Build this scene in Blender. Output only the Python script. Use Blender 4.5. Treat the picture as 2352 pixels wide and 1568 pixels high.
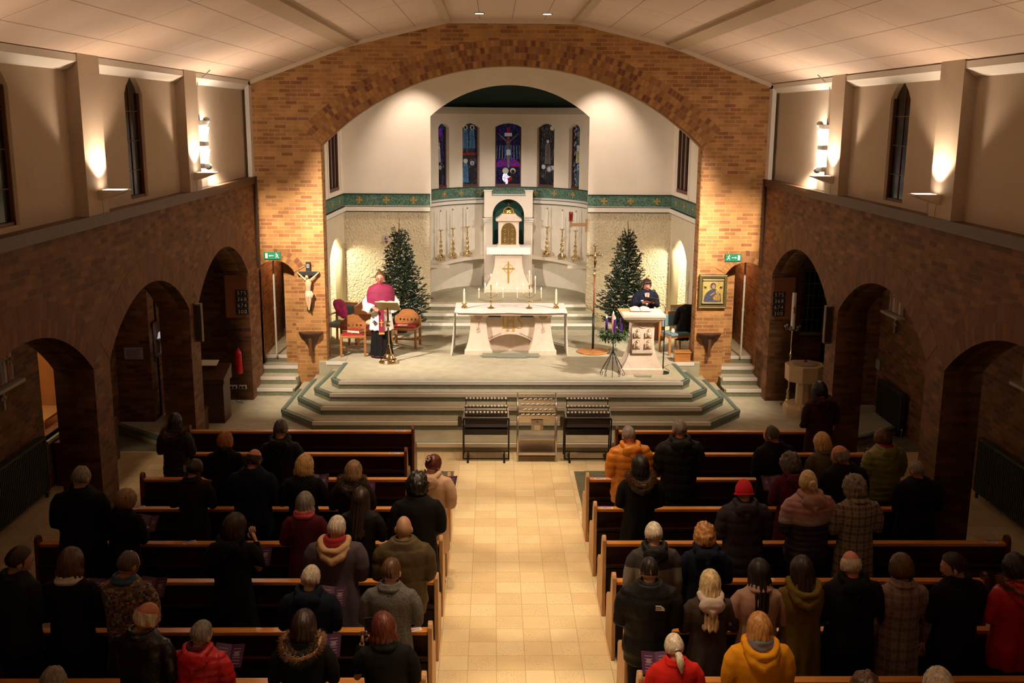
import bpy, bmesh, math, random
from mathutils import Vector, Matrix, noise, Euler
random.seed(7)
D=bpy.data
for o in list(D.objects): D.objects.remove(o)
SC=bpy.context.scene; COL=SC.collection
PI=math.pi
# ------------------------------------------------ camera, world, exposure
cam=D.cameras.new('camera'); cam.sensor_width=36; cam.lens=36.73; cam.clip_end=100; cam.clip_start=.05
co=D.objects.new('camera',cam); COL.objects.link(co)
p_,y_,r_=.2106,.0184,.0067
F_=Vector((math.sin(y_)*math.cos(p_),math.cos(y_)*math.cos(p_),-math.sin(p_)))
R_=Vector((math.cos(y_),-math.sin(y_),0)); U_=R_.cross(F_)
R2=R_*math.cos(r_)+U_*math.sin(r_); U2=-R_*math.sin(r_)+U_*math.cos(r_)
co.matrix_world=Matrix(((R2.x,U2.x,-F_.x,-.35),(R2.y,U2.y,-F_.y,0),(R2.z,U2.z,-F_.z,5.7),(0,0,0,1)))
SC.camera=co
w=D.worlds.new('night'); SC.world=w; w.use_nodes=True
w.node_tree.nodes['Background'].inputs[0].default_value=(.5,.6,1,1)
w.node_tree.nodes['Background'].inputs[1].default_value=.002
SC.view_settings.view_transform='Standard'; SC.view_settings.look='None'
SC.view_settings.exposure=0.0; SC.view_settings.gamma=1; SC.view_settings.use_curve_mapping=False
WARM=(1,.80,.58); WARM2=(1,.70,.44)
def light(name,kind,loc,energy,color=WARM,target=None,**k):
    l=D.lights.new(name,kind); l.energy=energy; l.color=color
    for a,b in k.items(): setattr(l,a,b)
    o=D.objects.new(name,l); COL.objects.link(o); o.location=loc
    if target is not None:
        o.rotation_euler=(Vector(target)-Vector(loc)).to_track_quat('-Z','Y').to_euler()
    return o
# floodlights high on both walls, aimed at the sanctuary
for s in (-1,1):
    light('flood_light','SPOT',(s*5.10,18.02,5.45),1900,(1,.84,.70),(-s*1.0,23.6,1.25),spot_size=1.18,spot_blend=.7,shadow_soft_size=.06)
    light('flood_light','SPOT',(s*5.10,18.02,5.05),1350,(1,.80,.58),(s*3.9,21.6,1.3),spot_size=1.25,spot_blend=.75,shadow_soft_size=.06)
    light('flood_glow','POINT',(s*5.06,17.98,5.45),26,(1,.86,.70),shadow_soft_size=.06)
    light('flood_glow','POINT',(s*5.06,17.98,5.0),26,(1,.86,.70),shadow_soft_size=.06)
    # lamps hidden behind the chancel arch, washing the back wall
    light('wash_light','SPOT',(s*2.25,24.3,7.1),280,(1,.78,.62),(s*2.25,25.6,4.7),spot_size=1.15,spot_blend=.8,shadow_soft_size=.05)
    light('niche_light','AREA',(s*4.52,24.6,3.0),115,(1,.86,.58),(s*4.72,24.7,.9),size=.3)
    for yy in (4.6,8.7,12.83,16.95):
        light('uplight','SPOT',(s*4.93,yy,4.90),105,(1,.74,.52),(s*4.90,yy,7.5),spot_size=2.15,spot_blend=.35,shadow_soft_size=.05)
# recessed ceiling downlights over the aisle
for yy in (1.5,4.0,6.4,8.9,11.4,13.8,16.2,19.9):
    for x in (-.62,.62):
        light('downlight','SPOT',(x,yy,7.50),520 if yy<18 else 300,(1,.72,.44),(x*.9 if yy<18 else x,yy+.2,0),spot_size=.95 if yy<18 else .5,spot_blend=1,shadow_soft_size=.06)
for yy in (1.5,4.0,6.4,8.9,11.4,13.8,16.2):
    light('aisle_downlight','SPOT',(0,yy,7.5),840,(1,.76,.48),(0,yy+.3,0),spot_size=.30,spot_blend=.6,shadow_soft_size=.05)
light('apse_light','SPOT',(0,22.2,6.45),620,(1,.86,.74),(0,28,2.6),spot_size=.75,spot_blend=.6,shadow_soft_size=.06)
# ------------------------------------------------ materials
MATS={}
def nt(name):
    m=D.materials.new(name); m.use_nodes=True; n=m.node_tree
    return m,n,n.nodes['Principled BSDF']
def mat(name,col,rough=.6,metal=0,var=0,vs=8,bump=0,bs=40,emit=0,ecol=None,spec=None,stretch=None,detail=4,alpha=None,trans=0):
    if name in MATS: return MATS[name]
    m,n,b=nt(name); b.inputs['Base Color'].default_value=(*col,1)
    b.inputs['Roughness'].default_value=rough; b.inputs['Metallic'].default_value=metal
    if spec is not None: b.inputs['Specular IOR Level'].default_value=spec
    if trans: b.inputs['Transmission Weight'].default_value=trans
    if emit:
        b.inputs['Emission Color'].default_value=(*(ecol or col),1); b.inputs['Emission Strength'].default_value=emit
    if var or bump:
        tc=n.nodes.new('ShaderNodeTexCoord'); mp=n.nodes.new('ShaderNodeMapping')
        n.links.new(tc.outputs['Object'],mp.inputs[0])
        if stretch: mp.inputs['Scale'].default_value=stretch
    if var:
        t=n.nodes.new('ShaderNodeTexNoise'); t.inputs['Scale'].default_value=vs; t.inputs['Detail'].default_value=detail
        n.links.new(mp.outputs[0],t.inputs[0])
        r=n.nodes.new('ShaderNodeValToRGB'); r.color_ramp.elements[0].position=.3; r.color_ramp.elements[1].position=.7
        r.color_ramp.elements[0].color=(*[c*(1-var) for c in col],1); r.color_ramp.elements[1].color=(*[min(1,c*(1+var)) for c in col],1)
        n.links.new(t.outputs[0],r.inputs[0]); n.links.new(r.outputs[0],b.inputs['Base Color'])
    if bump:
        t=n.nodes.new('ShaderNodeTexNoise'); t.inputs['Scale'].default_value=bs; t.inputs['Detail'].default_value=3
        n.links.new(mp.outputs[0],t.inputs[0]); bp=n.nodes.new('ShaderNodeBump'); bp.inputs['Strength'].default_value=min(1,bump); bp.inputs['Distance'].default_value=.02*max(1,bump)
        n.links.new(t.outputs[0],bp.inputs['Height']); n.links.new(bp.outputs[0],b.inputs['Normal'])
    MATS[name]=m; return m
def brickmat(name,c1,c2,mortar,bw=.235,rh=.077,ms=.009,off=.5,bump=.35,rough=.75,bias=0,nz=1):
    m,n,b=nt(name); b.inputs['Roughness'].default_value=rough
    uv=n.nodes.new('ShaderNodeUVMap'); t=n.nodes.new('ShaderNodeTexBrick'); t.offset=off
    t.inputs['Color1'].default_value=(*c1,1); t.inputs['Color2'].default_value=(*c2,1); t.inputs['Mortar'].default_value=(*mortar,1)
    t.inputs['Scale'].default_value=1; t.inputs['Brick Width'].default_value=bw; t.inputs['Row Height'].default_value=rh
    t.inputs['Mortar Size'].default_value=ms; t.inputs['Bias'].default_value=bias; t.inputs['Mortar Smooth'].default_value=.2
    n.links.new(uv.outputs[0],t.inputs[0])
    ns=n.nodes.new('ShaderNodeTexNoise'); ns.inputs['Scale'].default_value=3.2; ns.inputs['Detail'].default_value=6; n.links.new(uv.outputs[0],ns.inputs[0])
    rp=n.nodes.new('ShaderNodeValToRGB'); rp.color_ramp.elements[0].color=(1-.38*nz,1-.45*nz,1-.5*nz,1); rp.color_ramp.elements[1].color=(1+.25*nz,1+.2*nz,1+.15*nz,1)
    rp.color_ramp.elements[0].position=.3; rp.color_ramp.elements[1].position=.7
    n.links.new(ns.outputs[0],rp.inputs[0])
    mx=n.nodes.new('ShaderNodeMix'); mx.data_type='RGBA'; mx.blend_type='MULTIPLY'; mx.inputs[0].default_value=1
    n.links.new(t.outputs['Color'],mx.inputs[6]); n.links.new(rp.outputs[0],mx.inputs[7]); n.links.new(mx.outputs[2],b.inputs['Base Color'])
    bp=n.nodes.new('ShaderNodeBump'); bp.inputs['Strength'].default_value=bump; bp.inputs['Distance'].default_value=.01; bp.invert=True
    n.links.new(t.outputs['Fac'],bp.inputs['Height']); n.links.new(bp.outputs[0],b.inputs['Normal'])
    MATS[name]=m; return m
BRICK=brickmat('buff_brick',(.50,.25,.072),(.24,.08,.02),(.44,.28,.15),nz=.6,bias=-.15)
VOUS=brickmat('arch_brick',(.50,.25,.07),(.17,.055,.015),(.30,.16,.08),nz=.5,bias=0,bw=.085,rh=.125,ms=.008,off=.5)
DBRICK=brickmat('brown_brick',(.23,.10,.032),(.085,.026,.009),(.15,.075,.035),nz=.6)
CEIL=brickmat('ceiling_panels',(.70,.55,.44),(.67,.52,.42),(.40,.28,.2),bw=2.44,rh=.61,ms=.010,off=0,bump=.1,rough=.8,nz=.08)
TILE=brickmat('cream_floor_tile',(.80,.67,.42),(.70,.54,.31),(.50,.38,.23),bw=.305,rh=.305,ms=.004,off=0,bump=.05,rough=.32,nz=.15)
# flecks in half of the tiles
def fleck(m):
    n=m.node_tree; b=n.nodes['Principled BSDF']; src=b.inputs['Base Color'].links[0].from_socket
    uv=n.nodes['UV Map']; v=n.nodes.new('ShaderNodeTexNoise'); v.inputs['Scale'].default_value=70; v.inputs['Detail'].default_value=2
    n.links.new(uv.outputs[0],v.inputs[0]); r=n.nodes.new('ShaderNodeValToRGB'); r.color_ramp.elements[0].position=.60; r.color_ramp.elements[1].position=.68
    n.links.new(v.outputs[0],r.inputs[0])
    ck=n.nodes.new('ShaderNodeTexChecker'); ck.inputs['Scale'].default_value=1/.61; ck.inputs['Color1'].default_value=(1,1,1,1); ck.inputs['Color2'].default_value=(.25,.25,.25,1)
    ck.inputs['Scale'].default_value=1/.305; n.links.new(uv.outputs[0],ck.inputs[0])
    mu=n.nodes.new('ShaderNodeMath'); mu.operation='MULTIPLY'; n.links.new(r.outputs[0],mu.inputs[0]); n.links.new(ck.outputs[0],mu.inputs[1])
    mx=n.nodes.new('ShaderNodeMix'); mx.data_type='RGBA'; n.links.new(mu.outputs[0],mx.inputs[0]); n.links.new(src,mx.inputs[6]); mx.inputs[7].default_value=(.36,.22,.09,1)
    n.links.new(mx.outputs[2],b.inputs['Base Color'])
fleck(TILE)
PLASTER=mat('cream_plaster',(.50,.40,.30),.85,var=.05,vs=2)
WHITEP=mat('white_plaster',(.80,.72,.62),.8,var=.03,vs=2)
APSEP=mat('apse_plaster',(.74,.70,.60),.8,var=.05,vs=5,bump=.3,bs=45)
def roughcast():
    m=mat('roughcast_plaster',(.72,.63,.46),.9,var=.05,vs=3)
    n=m.node_tree; b=n.nodes['Principled BSDF']; tc=[x for x in n.nodes if x.type=='TEX_COORD'][0]
    v=n.nodes.new('ShaderNodeTexNoise'); v.inputs['Scale'].default_value=24; v.inputs['Detail'].default_value=2; v.inputs['Distortion'].default_value=.2
    n.links.new(tc.outputs['Object'],v.inputs[0]); bp=n.nodes.new('ShaderNodeBump'); bp.inputs['Strength'].default_value=1; bp.inputs['Distance'].default_value=.06
    n.links.new(v.outputs[0],bp.inputs['Height']); n.links.new(bp.outputs[0],b.inputs['Normal']); return m
ROUGHC=roughcast()
GREEN=mat('dark_green_paint',(.006,.028,.018),.6,var=.15,vs=3)
FRIEZE=None
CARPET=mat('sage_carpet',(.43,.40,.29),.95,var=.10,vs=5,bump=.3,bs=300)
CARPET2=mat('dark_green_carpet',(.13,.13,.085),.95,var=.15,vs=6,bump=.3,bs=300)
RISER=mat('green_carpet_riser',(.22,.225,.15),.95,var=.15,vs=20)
NOSE=mat('aluminium_nosing',(.92,.87,.82),.35,.25)
GSTRIP=mat('green_rubber_strip',(.07,.15,.12),.6)
STONE=mat('pale_pink_stone',(.72,.58,.47),.6,var=.06,vs=10,bump=.1,bs=60)
STONE2=mat('buff_stone',(.60,.46,.28),.6,var=.08,vs=10,bump=.1,bs=60)
GOLD=mat('gold_paint',(.60,.38,.08),.35,.7)
BRASS=mat('polished_brass',(.74,.57,.32),.18,1)
WOOD=mat('orange_oak',(.42,.17,.045),.35,var=.25,vs=6,stretch=(1,1,12))
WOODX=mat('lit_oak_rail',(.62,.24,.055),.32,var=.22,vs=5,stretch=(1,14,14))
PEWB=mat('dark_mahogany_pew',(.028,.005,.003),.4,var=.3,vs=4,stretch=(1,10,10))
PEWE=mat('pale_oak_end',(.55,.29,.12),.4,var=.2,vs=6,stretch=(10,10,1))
DWOOD=mat('dark_brown_wood',(.07,.027,.012),.5,var=.3,vs=5,stretch=(1,8,8))
BLACK=mat('black_metal',(.012,.012,.012),.45,.3)
STEEL=mat('brushed_steel',(.62,.57,.52),.3,.95)
WHITE=mat('white_paint',(.78,.74,.68),.6)
CLOTHW=mat('white_linen',(.88,.85,.82),.85,bump=.15,bs=150)
IVORY=mat('ivory_wax',(.80,.72,.48),.45)
WAXW=mat('white_wax',(.78,.74,.70),.45)
FLAME=mat('candle_flame',(1,.75,.4),.5,emit=30,ecol=(1,.72,.38))
REDV=mat('red_velvet',(.30,.012,.012),.8,var=.2,vs=30)
BLUE=mat('blue_upholstery',(.17,.27,.30),.8,var=.1,vs=40)
DARKG=mat('dark_glass',(.006,.008,.010),.12)
WBROWN=mat('brown_window_frame',(.10,.03,.015),.5)
# ------------------------------------------------ mesh helpers
class MB:
    def __init__(s): s.v=[];s.f=[];s.m=[]
    def add(s,vs,fs,mi=0):
        k=len(s.v); s.v+= [tuple(v) for v in vs]; s.f+=[tuple(i+k for i in f) for f in fs]; s.m+=[mi]*len(fs); return s
    def box(s,x0,x1,y0,y1,z0,z1,mi=0,M=None):
        vs=[Vector((x,y,z)) for x in (x0,x1) for y in (y0,y1) for z in (z0,z1)]
        if M is not None: vs=[M@v for v in vs]
        return s.add(vs,[(0,1,3,2),(4,6,7,5),(0,4,5,1),(2,3,7,6),(0,2,6,4),(1,5,7,3)],mi)
    def prism(s,pts,axis,a,b,mi=0):   # pts 2D in the plane normal to axis
        def P(u,v,d): return {'x':(d,u,v),'y':(u,d,v),'z':(u,v,d)}[axis]
        n=len(pts); vs=[P(u,v,a) for u,v in pts]+[P(u,v,b) for u,v in pts]
        fs=[tuple(range(n-1,-1,-1)),tuple(range(n,2*n))]+[(i,(i+1)%n,(i+1)%n+n,i+n) for i in range(n)]
        return s.add(vs,fs,mi)
    def tube(s,pts,rads,seg=10,mi=0,cap=True,up=(0,0,1)):
        pts=[Vector(p) for p in pts]; n=len(pts); vs=[]
        if not isinstance(rads,(list,tuple)): rads=[rads]*n
        prev=None
        for i,p in enumerate(pts):
            t=(pts[min(i+1,n-1)]-pts[max(i-1,0)])
            if t.length<1e-9: t=Vector((0,0,1))
            t.normalize()
            if prev is None:
                a=Vector(up)
                if abs(a.dot(t))>.95: a=Vector((0,1,0))
                x=a.cross(t).normalized()
            else: x=(prev-t*prev.dot(t)); x=x.normalized() if x.length>1e-6 else Vector((1,0,0))
            prev=x; y=t.cross(x); r=rads[i]
            rx,ry=r if isinstance(r,(list,tuple)) else (r,r)
            for k in range(seg):
                a=2*PI*k/seg; vs.append(p+x*(rx*math.cos(a))+y*(ry*math.sin(a)))
        fs=[(i*seg+k,i*seg+(k+1)%seg,(i+1)*seg+(k+1)%seg,(i+1)*seg+k) for i in range(n-1) for k in range(seg)]
        if cap: fs+=[tuple(range(seg-1,-1,-1)),tuple((n-1)*seg+k for k in range(seg))]
        return s.add(vs,fs,mi)
    def rings(s,rs,seg=20,mi=0,cap=True):  # rs: (z,rx,ry,cx,cy)
        vs=[]
        for (z,rx,ry,cx,cy) in rs:
            for k in range(seg):
                a=2*PI*k/seg; vs.append((cx+rx*math.cos(a),cy+ry*math.sin(a),z))
        n=len(rs); fs=[(i*seg+k,i*seg+(k+1)%seg,(i+1)*seg+(k+1)%seg,(i+1)*seg+k) for i in range(n-1) for k in range(seg)]
        if cap: fs+=[tuple(range(seg-1,-1,-1)),tuple((n-1)*seg+k for k in range(seg))]
        return s.add(vs,fs,mi)
    def lathe(s,prof,c=(0,0,0),seg=16,mi=0): # prof (r,z) bottom to top
        return s.rings([(z+c[2],max(r,1e-4),max(r,1e-4),c[0],c[1]) for r,z in prof],seg,mi)
    def ball(s,c,r,seg=12,rg=8,mi=0,M=None):
        if not isinstance(r,(list,tuple)): r=(r,r,r)
        vs=[];
        for i in range(rg+1):
            p=PI*i/rg
            for k in range(seg):
                a=2*PI*k/seg; v=Vector((r[0]*math.sin(p)*math.cos(a),r[1]*math.sin(p)*math.sin(a),r[2]*math.cos(p)))
                if M is not None: v=M@v
                vs.append(v+Vector(c))
        fs=[(i*seg+k,(i+1)*seg+k,(i+1)*seg+(k+1)%seg,i*seg+(k+1)%seg) for i in range(rg) for k in range(seg)]
        return s.add(vs,fs,mi)
    def build(s,name,mats,parent=None,smooth=False,uv=False,loc=None,bevel=0,auto=True):
        me=D.meshes.new(name); me.from_pydata(s.v,[],s.f)
        if not isinstance(mats,(list,tuple)): mats=[mats]
        for m in mats: me.materials.append(m)
        for i,p in enumerate(me.polygons): p.material_index=min(s.m[i],len(mats)-1)
        bm=bmesh.new(); bm.from_mesh(me); bmesh.ops.remove_doubles(bm,verts=bm.verts,dist=1e-5)
        bmesh.ops.recalc_face_normals(bm,faces=bm.faces); bm.to_mesh(me); bm.free()
        return link(name,me,parent,smooth,uv,loc,bevel)
def boxuv(me,off=(0,0)):
    l=me.uv_layers.new(name='UVMap') if not me.uv_layers else me.uv_layers[0]
    for p in me.polygons:
        n=p.normal; ax=max(range(3),key=lambda i:abs(n[i]))
        for li in p.loop_indices:
            v=me.vertices[me.loops[li].vertex_index].co
            l.data[li].uv=((v.y,v.z) if ax==0 else (v.x,v.z) if ax==1 else (v.x,v.y))
def link(name,me,parent=None,smooth=False,uv=False,loc=None,bevel=0):
    if uv: boxuv(me)
    o=D.objects.new(name,me); COL.objects.link(o)
    if parent is not None: o.parent=parent
    if loc is not None: o.location=loc
    if smooth:
        for p in me.polygons: p.use_smooth=True
        if smooth=='auto':
            try: me.set_sharp_from_angle(angle=.7)
            except Exception: pass
    if bevel:
        b=o.modifiers.new('bevel','BEVEL'); b.width=bevel; b.segments=2; b.limit_method='ANGLE'
    return o
def empty(name,loc,rz=0):
    o=D.objects.new(name,None); COL.objects.link(o); o.location=loc; o.rotation_euler=(0,0,rz); o.empty_display_size=.1; return o
def tag(o,label=None,cat=None,group=None,kind=None):
    if label: o['label']=label
    if cat: o['category']=cat
    if group: o['group']=group
    if kind: o['kind']=kind
    return o
def thing(name,label,cat,loc=(0,0,0),rz=0,group=None): return tag(empty(name,loc,rz),label,cat,group)
def struct(o): o['kind']='structure'; return o
def copytree(o,loc=None,rz=None,label=None,parent=None,group=None):
    c=o.copy(); COL.objects.link(c); c.parent=parent
    if loc is not None: c.location=loc
    if rz is not None: c.rotation_euler=(0,0,rz)
    if label: c['label']=label
    if group: c['group']=group
    for ch in list(o.children):
        copytree(ch,parent=c)
    return c
def plate(name,outline,holes,axis,a,b,m,parent=None,uv=True):
    cu=D.curves.new('t','CURVE'); cu.dimensions='2D'; cu.fill_mode='BOTH'; cu.extrude=abs(b-a)/2
    for pts in [outline]+holes:
        sp=cu.splines.new('POLY'); sp.points.add(len(pts)-1); sp.use_cyclic_u=True
        for i,(u,v) in enumerate(pts): sp.points[i].co=(u,v,0,1)
    t=D.objects.new('t',cu); COL.objects.link(t); dg=bpy.context.evaluated_depsgraph_get()
    me=D.meshes.new_from_object(t.evaluated_get(dg)); D.objects.remove(t); D.curves.remove(cu)
    mid=(a+b)/2
    for v in me.vertices:
        x,y,z=v.co
        v.co=(mid+z,x,y) if axis=='x' else (x,mid+z,y) if axis=='y' else (x,y,mid+z)
    me.materials.clear(); me.materials.append(m)
    bm=bmesh.new(); bm.from_mesh(me); bmesh.ops.remove_doubles(bm,verts=bm.verts,dist=1e-5); bmesh.ops.recalc_face_normals(bm,faces=bm.faces); bm.to_mesh(me); bm.free()
    me.name=name
    return link(name,me,parent,False,uv)
def arc(cx,zs,hw,rise,n=24):
    R=(hw*hw+rise*rise)/(2*rise); zc=zs+rise-R; a0=math.asin(min(1,hw/R))
    if rise>hw: a0=PI-a0
    return [(cx+R*math.sin(-a0+2*a0*i/n),zc+R*math.cos(-a0+2*a0*i/n)) for i in range(n+1)]
def boolcut(o,cutters):
    for c in cutters:
        m=o.modifiers.new('b','BOOLEAN'); m.operation='DIFFERENCE'; m.object=c; m.solver='EXACT'
    dg=bpy.context.evaluated_depsgraph_get(); me=D.meshes.new_from_object(o.evaluated_get(dg))
    o.modifiers.clear(); o.data=me
    for c in cutters: D.objects.remove(c)
    return o
def ringarch(name,cx,zs,hw,rise,wd,axis,a,b,m,parent=None,n=40):
    # band of arch bricks following an arc, proud of the wall; UV runs along the arc
    ins=arc(cx,zs,hw,rise,n); R=(hw*hw+rise*rise)/(2*rise); zc=zs+rise-R
    out=[(cx+(x-cx)*(R+wd)/R, zc+(z-zc)*(R+wd)/R) for x,z in ins]
    def P(u,v,d): return (d,u,v) if axis=='x' else (u,d,v)
    vs=[P(*p,a) for p in ins]+[P(*p,a) for p in out]+[P(*p,b) for p in out]+[P(*p,b) for p in ins]
    k=n+1; fs=[];uvs=[]
    L=[0]
    for i in range(n): L.append(L[-1]+math.dist(ins[i],ins[i+1])*(R+wd/2)/R)
    for i in range(n):
        fs.append((i,i+1,k+i+1,k+i)); uvs.append([(L[i],0),(L[i+1],0),(L[i+1],wd),(L[i],wd)])
        fs.append((k+i,k+i+1,2*k+i+1,2*k+i)); uvs.append([(L[i],wd),(L[i+1],wd),(L[i+1],wd+abs(b-a)),(L[i],wd+abs(b-a))])
        fs.append((3*k+i,3*k+i+1,i+1,i)); uvs.append([(L[i],0),(L[i+1],0),(L[i+1],abs(b-a)),(L[i],abs(b-a))])
    for i in (0,n):
        fs.append((i,k+i,2*k+i,3*k+i)); uvs.append([(0,0),(0,wd),(abs(b-a),wd),(abs(b-a),0)])
    me=D.meshes.new(name); me.from_pydata(vs,[],fs); l=me.uv_layers.new(name='UVMap')
    for p,u in zip(me.polygons,uvs):
        for li,q in zip(p.loop_indices,u): l.data[li].uv=q
    me.materials.append(m)
    o=link(name,me,parent)
    return o
# ------------------------------------------------ structure
AY=21.2   # face of the chancel arch wall
b=MB(); b.box(-7.6,7.6,-3,17.45,-.2,0); struct(b.build('floor',TILE,uv=True))
b=MB(); b.box(-7.6,7.6,17.45,21.2,-.2,.0); struct(b.build('floor_under_platform',CARPET2,uv=True)).name='trim_1'
for s in (-1,1):
    b=MB(); b.box(s*1.0,s*1.16,4,16.4,0,.006); b.box(s*1.16,s*5.0,3,16.4,0,.012); struct(b.build('carpet_under_pews',CARPET2)).name='floor_2' if s<0 else 'floor_3'
    b=MB(); b.box(s*.985,s*1.0,4,16.4,0,.012); tag(b.build('carpet_edge_strip',STEEL),'thin metal carpet edge strip along the %s side of the aisle'%('left' if s<0 else 'right'),'edge strip')
# low platform (first step)
b=MB(); b.prism([(-7.3,18.6),(-6.35,17.85),(-5.4,17.45),(5.4,17.4),(6.35,17.9),(7.3,18.6),(7.3,22),(-7.3,22)],'z',0,.15)
struct(b.build('floor_4',CARPET,uv=True))
def nosing(pts,z,dark=False,name='step_nosing',h=.06,parent=None):
    b=MB(); g=MB()
    for (x0,y0),(x1,y1) in zip(pts[:-1],pts[1:]):
        d=Vector((x1-x0,y1-y0,0)); L=d.length; d.normalize(); n=Vector((-d.y,d.x,0))  # n points into the step
        M=Matrix(((d.x,n.x,0,x0),(d.y,n.y,0,y0),(0,0,1,z),(0,0,0,1)))
        b.box(0,L,-.010,.045,-h,.005,0,M)
        g.box(0,L,.045,.085,-.01,.003,0,M)
    b.build(name,NOSE if not dark else mat('dark_nosing',(.19,.24,.21),.45,.4),parent); g.build('rubber_strip',GSTRIP,parent)
root=tag(empty('platform_edge',(0,0,0)),None,None); root['kind']='structure'; root.name='trim_2'
nosing([(-5.4,17.45),(5.4,17.4)],.15,parent=root)
nosing([(-6.35,17.85),(-5.4,17.45)],.15,True,parent=root); nosing([(5.4,17.4),(6.35,17.9)],.15,True,parent=root)
nosing([(-7.3,18.6),(-6.35,17.85)],.15,True,parent=root); nosing([(6.35,17.9),(7.3,18.6)],.15,True,parent=root)
steps=[(.30,3.62,18.25,4.34,19.07,20.59,4.30),(.45,3.54,18.7,4.09,19.42,20.83,4.03),(.60,3.43,19.1,3.79,19.54,20.9,3.66),(.75,3.31,19.46,3.48,19.70,21.0,3.42)]
rr=empty('sanctuary_steps',(0,0,0)); rr['kind']='structure'; rr.name='trim_3'
for i,(z,a,ya,c,yc,yd,e) in enumerate(steps):
    pts=[(-a,ya),(a,ya),(c,yc),(e,yd),(e,21.60),(-e,21.60),(-e,yd),(-c,yc)]
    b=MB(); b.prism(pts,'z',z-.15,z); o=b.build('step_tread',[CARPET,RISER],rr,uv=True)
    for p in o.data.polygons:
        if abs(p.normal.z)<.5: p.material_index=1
    nosing([(-a,ya),(a,ya)],z,parent=rr)
    nosing([(-e,yd),(-c,yc),(-a,ya)],z,True,parent=rr); nosing([(a,ya),(c,yc),(e,yd)],z,True,parent=rr)
# sanctuary floor and altar-end steps
b=MB(); b.prism([(-4.36,21.62),(4.36,21.62),(4.36,25.7),(2.3,25.7),(-2.3,25.7),(-4.36,25.7)],'z',.3,.75); struct(b.build('floor_5',CARPET,uv=True))
b=MB()
for s in (-1,1): b.box(s*3.425,s*3.95,21.08,21.615,.45,.75)
o=struct(b.build('floor_6',[CARPET,RISER],uv=True))
r6=struct(empty('trim_4',(0,0,0)))
nosing([(-3.8,21.08),(-3.42,21.08)],.75,parent=r6); nosing([(3.42,21.08),(3.83,21.08)],.75,parent=r6)
for i,(z,y,hx) in enumerate(((.90,24.5,2.09),(1.05,24.95,2.07),(1.20,25.4,1.93))):
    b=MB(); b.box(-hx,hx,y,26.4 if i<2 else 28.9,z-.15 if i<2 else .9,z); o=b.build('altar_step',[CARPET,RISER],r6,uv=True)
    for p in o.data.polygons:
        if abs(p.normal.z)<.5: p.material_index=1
    nosing([(-hx,y),(hx,y)],z,parent=r6)
# apse floor wide
b=MB(); b.prism([(x,y) for x,y in [(-2.1,25.75),(2.15,25.75)]+[(.03+2.17*math.cos(t*PI/16),26.4+2.22*math.sin(t*PI/16)) for t in range(17)]],'z',1.0,1.195)
struct(b.build('floor_7',CARPET,uv=True))
# side stairs and corridors
for s in (-1,1):
    r7=struct(empty('trim_5' if s<0 else 'trim_6',(0,0,0)))
    x0,x1=(s*5.40,s*4.38)
    for z,y in ((.30,20.62),(.45,20.98),(.60,21.35),(.75,21.72)):
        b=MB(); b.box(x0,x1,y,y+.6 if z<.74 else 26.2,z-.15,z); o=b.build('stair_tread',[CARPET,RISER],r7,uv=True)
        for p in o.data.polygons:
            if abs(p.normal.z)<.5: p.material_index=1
        xs=sorted((s*5.18,s*4.42)); nosing([(xs[0],y),(xs[1],y)],z,parent=r7)
CP=[(-5.26,6.34),(-3.13,7.13),(-1.25,7.57),(1.25,7.57),(3.15,7.13),(5.28,6.34)]
# chancel arch wall
main=arc(.02,5.14,3.815,1.56,40)
dl=arc(-4.80,2.60,.39,.24,10); dr=arc(4.83,2.60,.40,.24,10)
out=[(-5.6,0),(-5.19,0)]+dl+[(-4.41,0),(-3.795,0)]+main+[(3.835,0),(4.43,0)]+dr+[(5.23,0),(5.65,0),(5.65,6.6),(5.28,6.6)]+CP[::-1][0:0]+[(5.28,6.6),(3.15,7.4),(1.25,7.85),(-1.25,7.85),(-3.13,7.4),(-5.26,6.6),(-5.6,6.6)]
out=[p for i,p in enumerate(out) if i==0 or math.dist(p,out[i-1])>1e-4]
struct(plate('wall_arch',out,[],'y',AY,AY+.45,BRICK))
o=struct(ringarch('trim_7',.02,5.14,3.815,1.56,.50,'y',AY-.012,AY+.2,VOUS))
for cx,hw in ((-4.80,.39),(4.83,.40)):
    struct(ringarch('trim_8' if cx<0 else 'trim_9',cx,2.60,hw,.24,.24,'y',AY-.012,AY+.1,VOUS,n=12))
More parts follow.
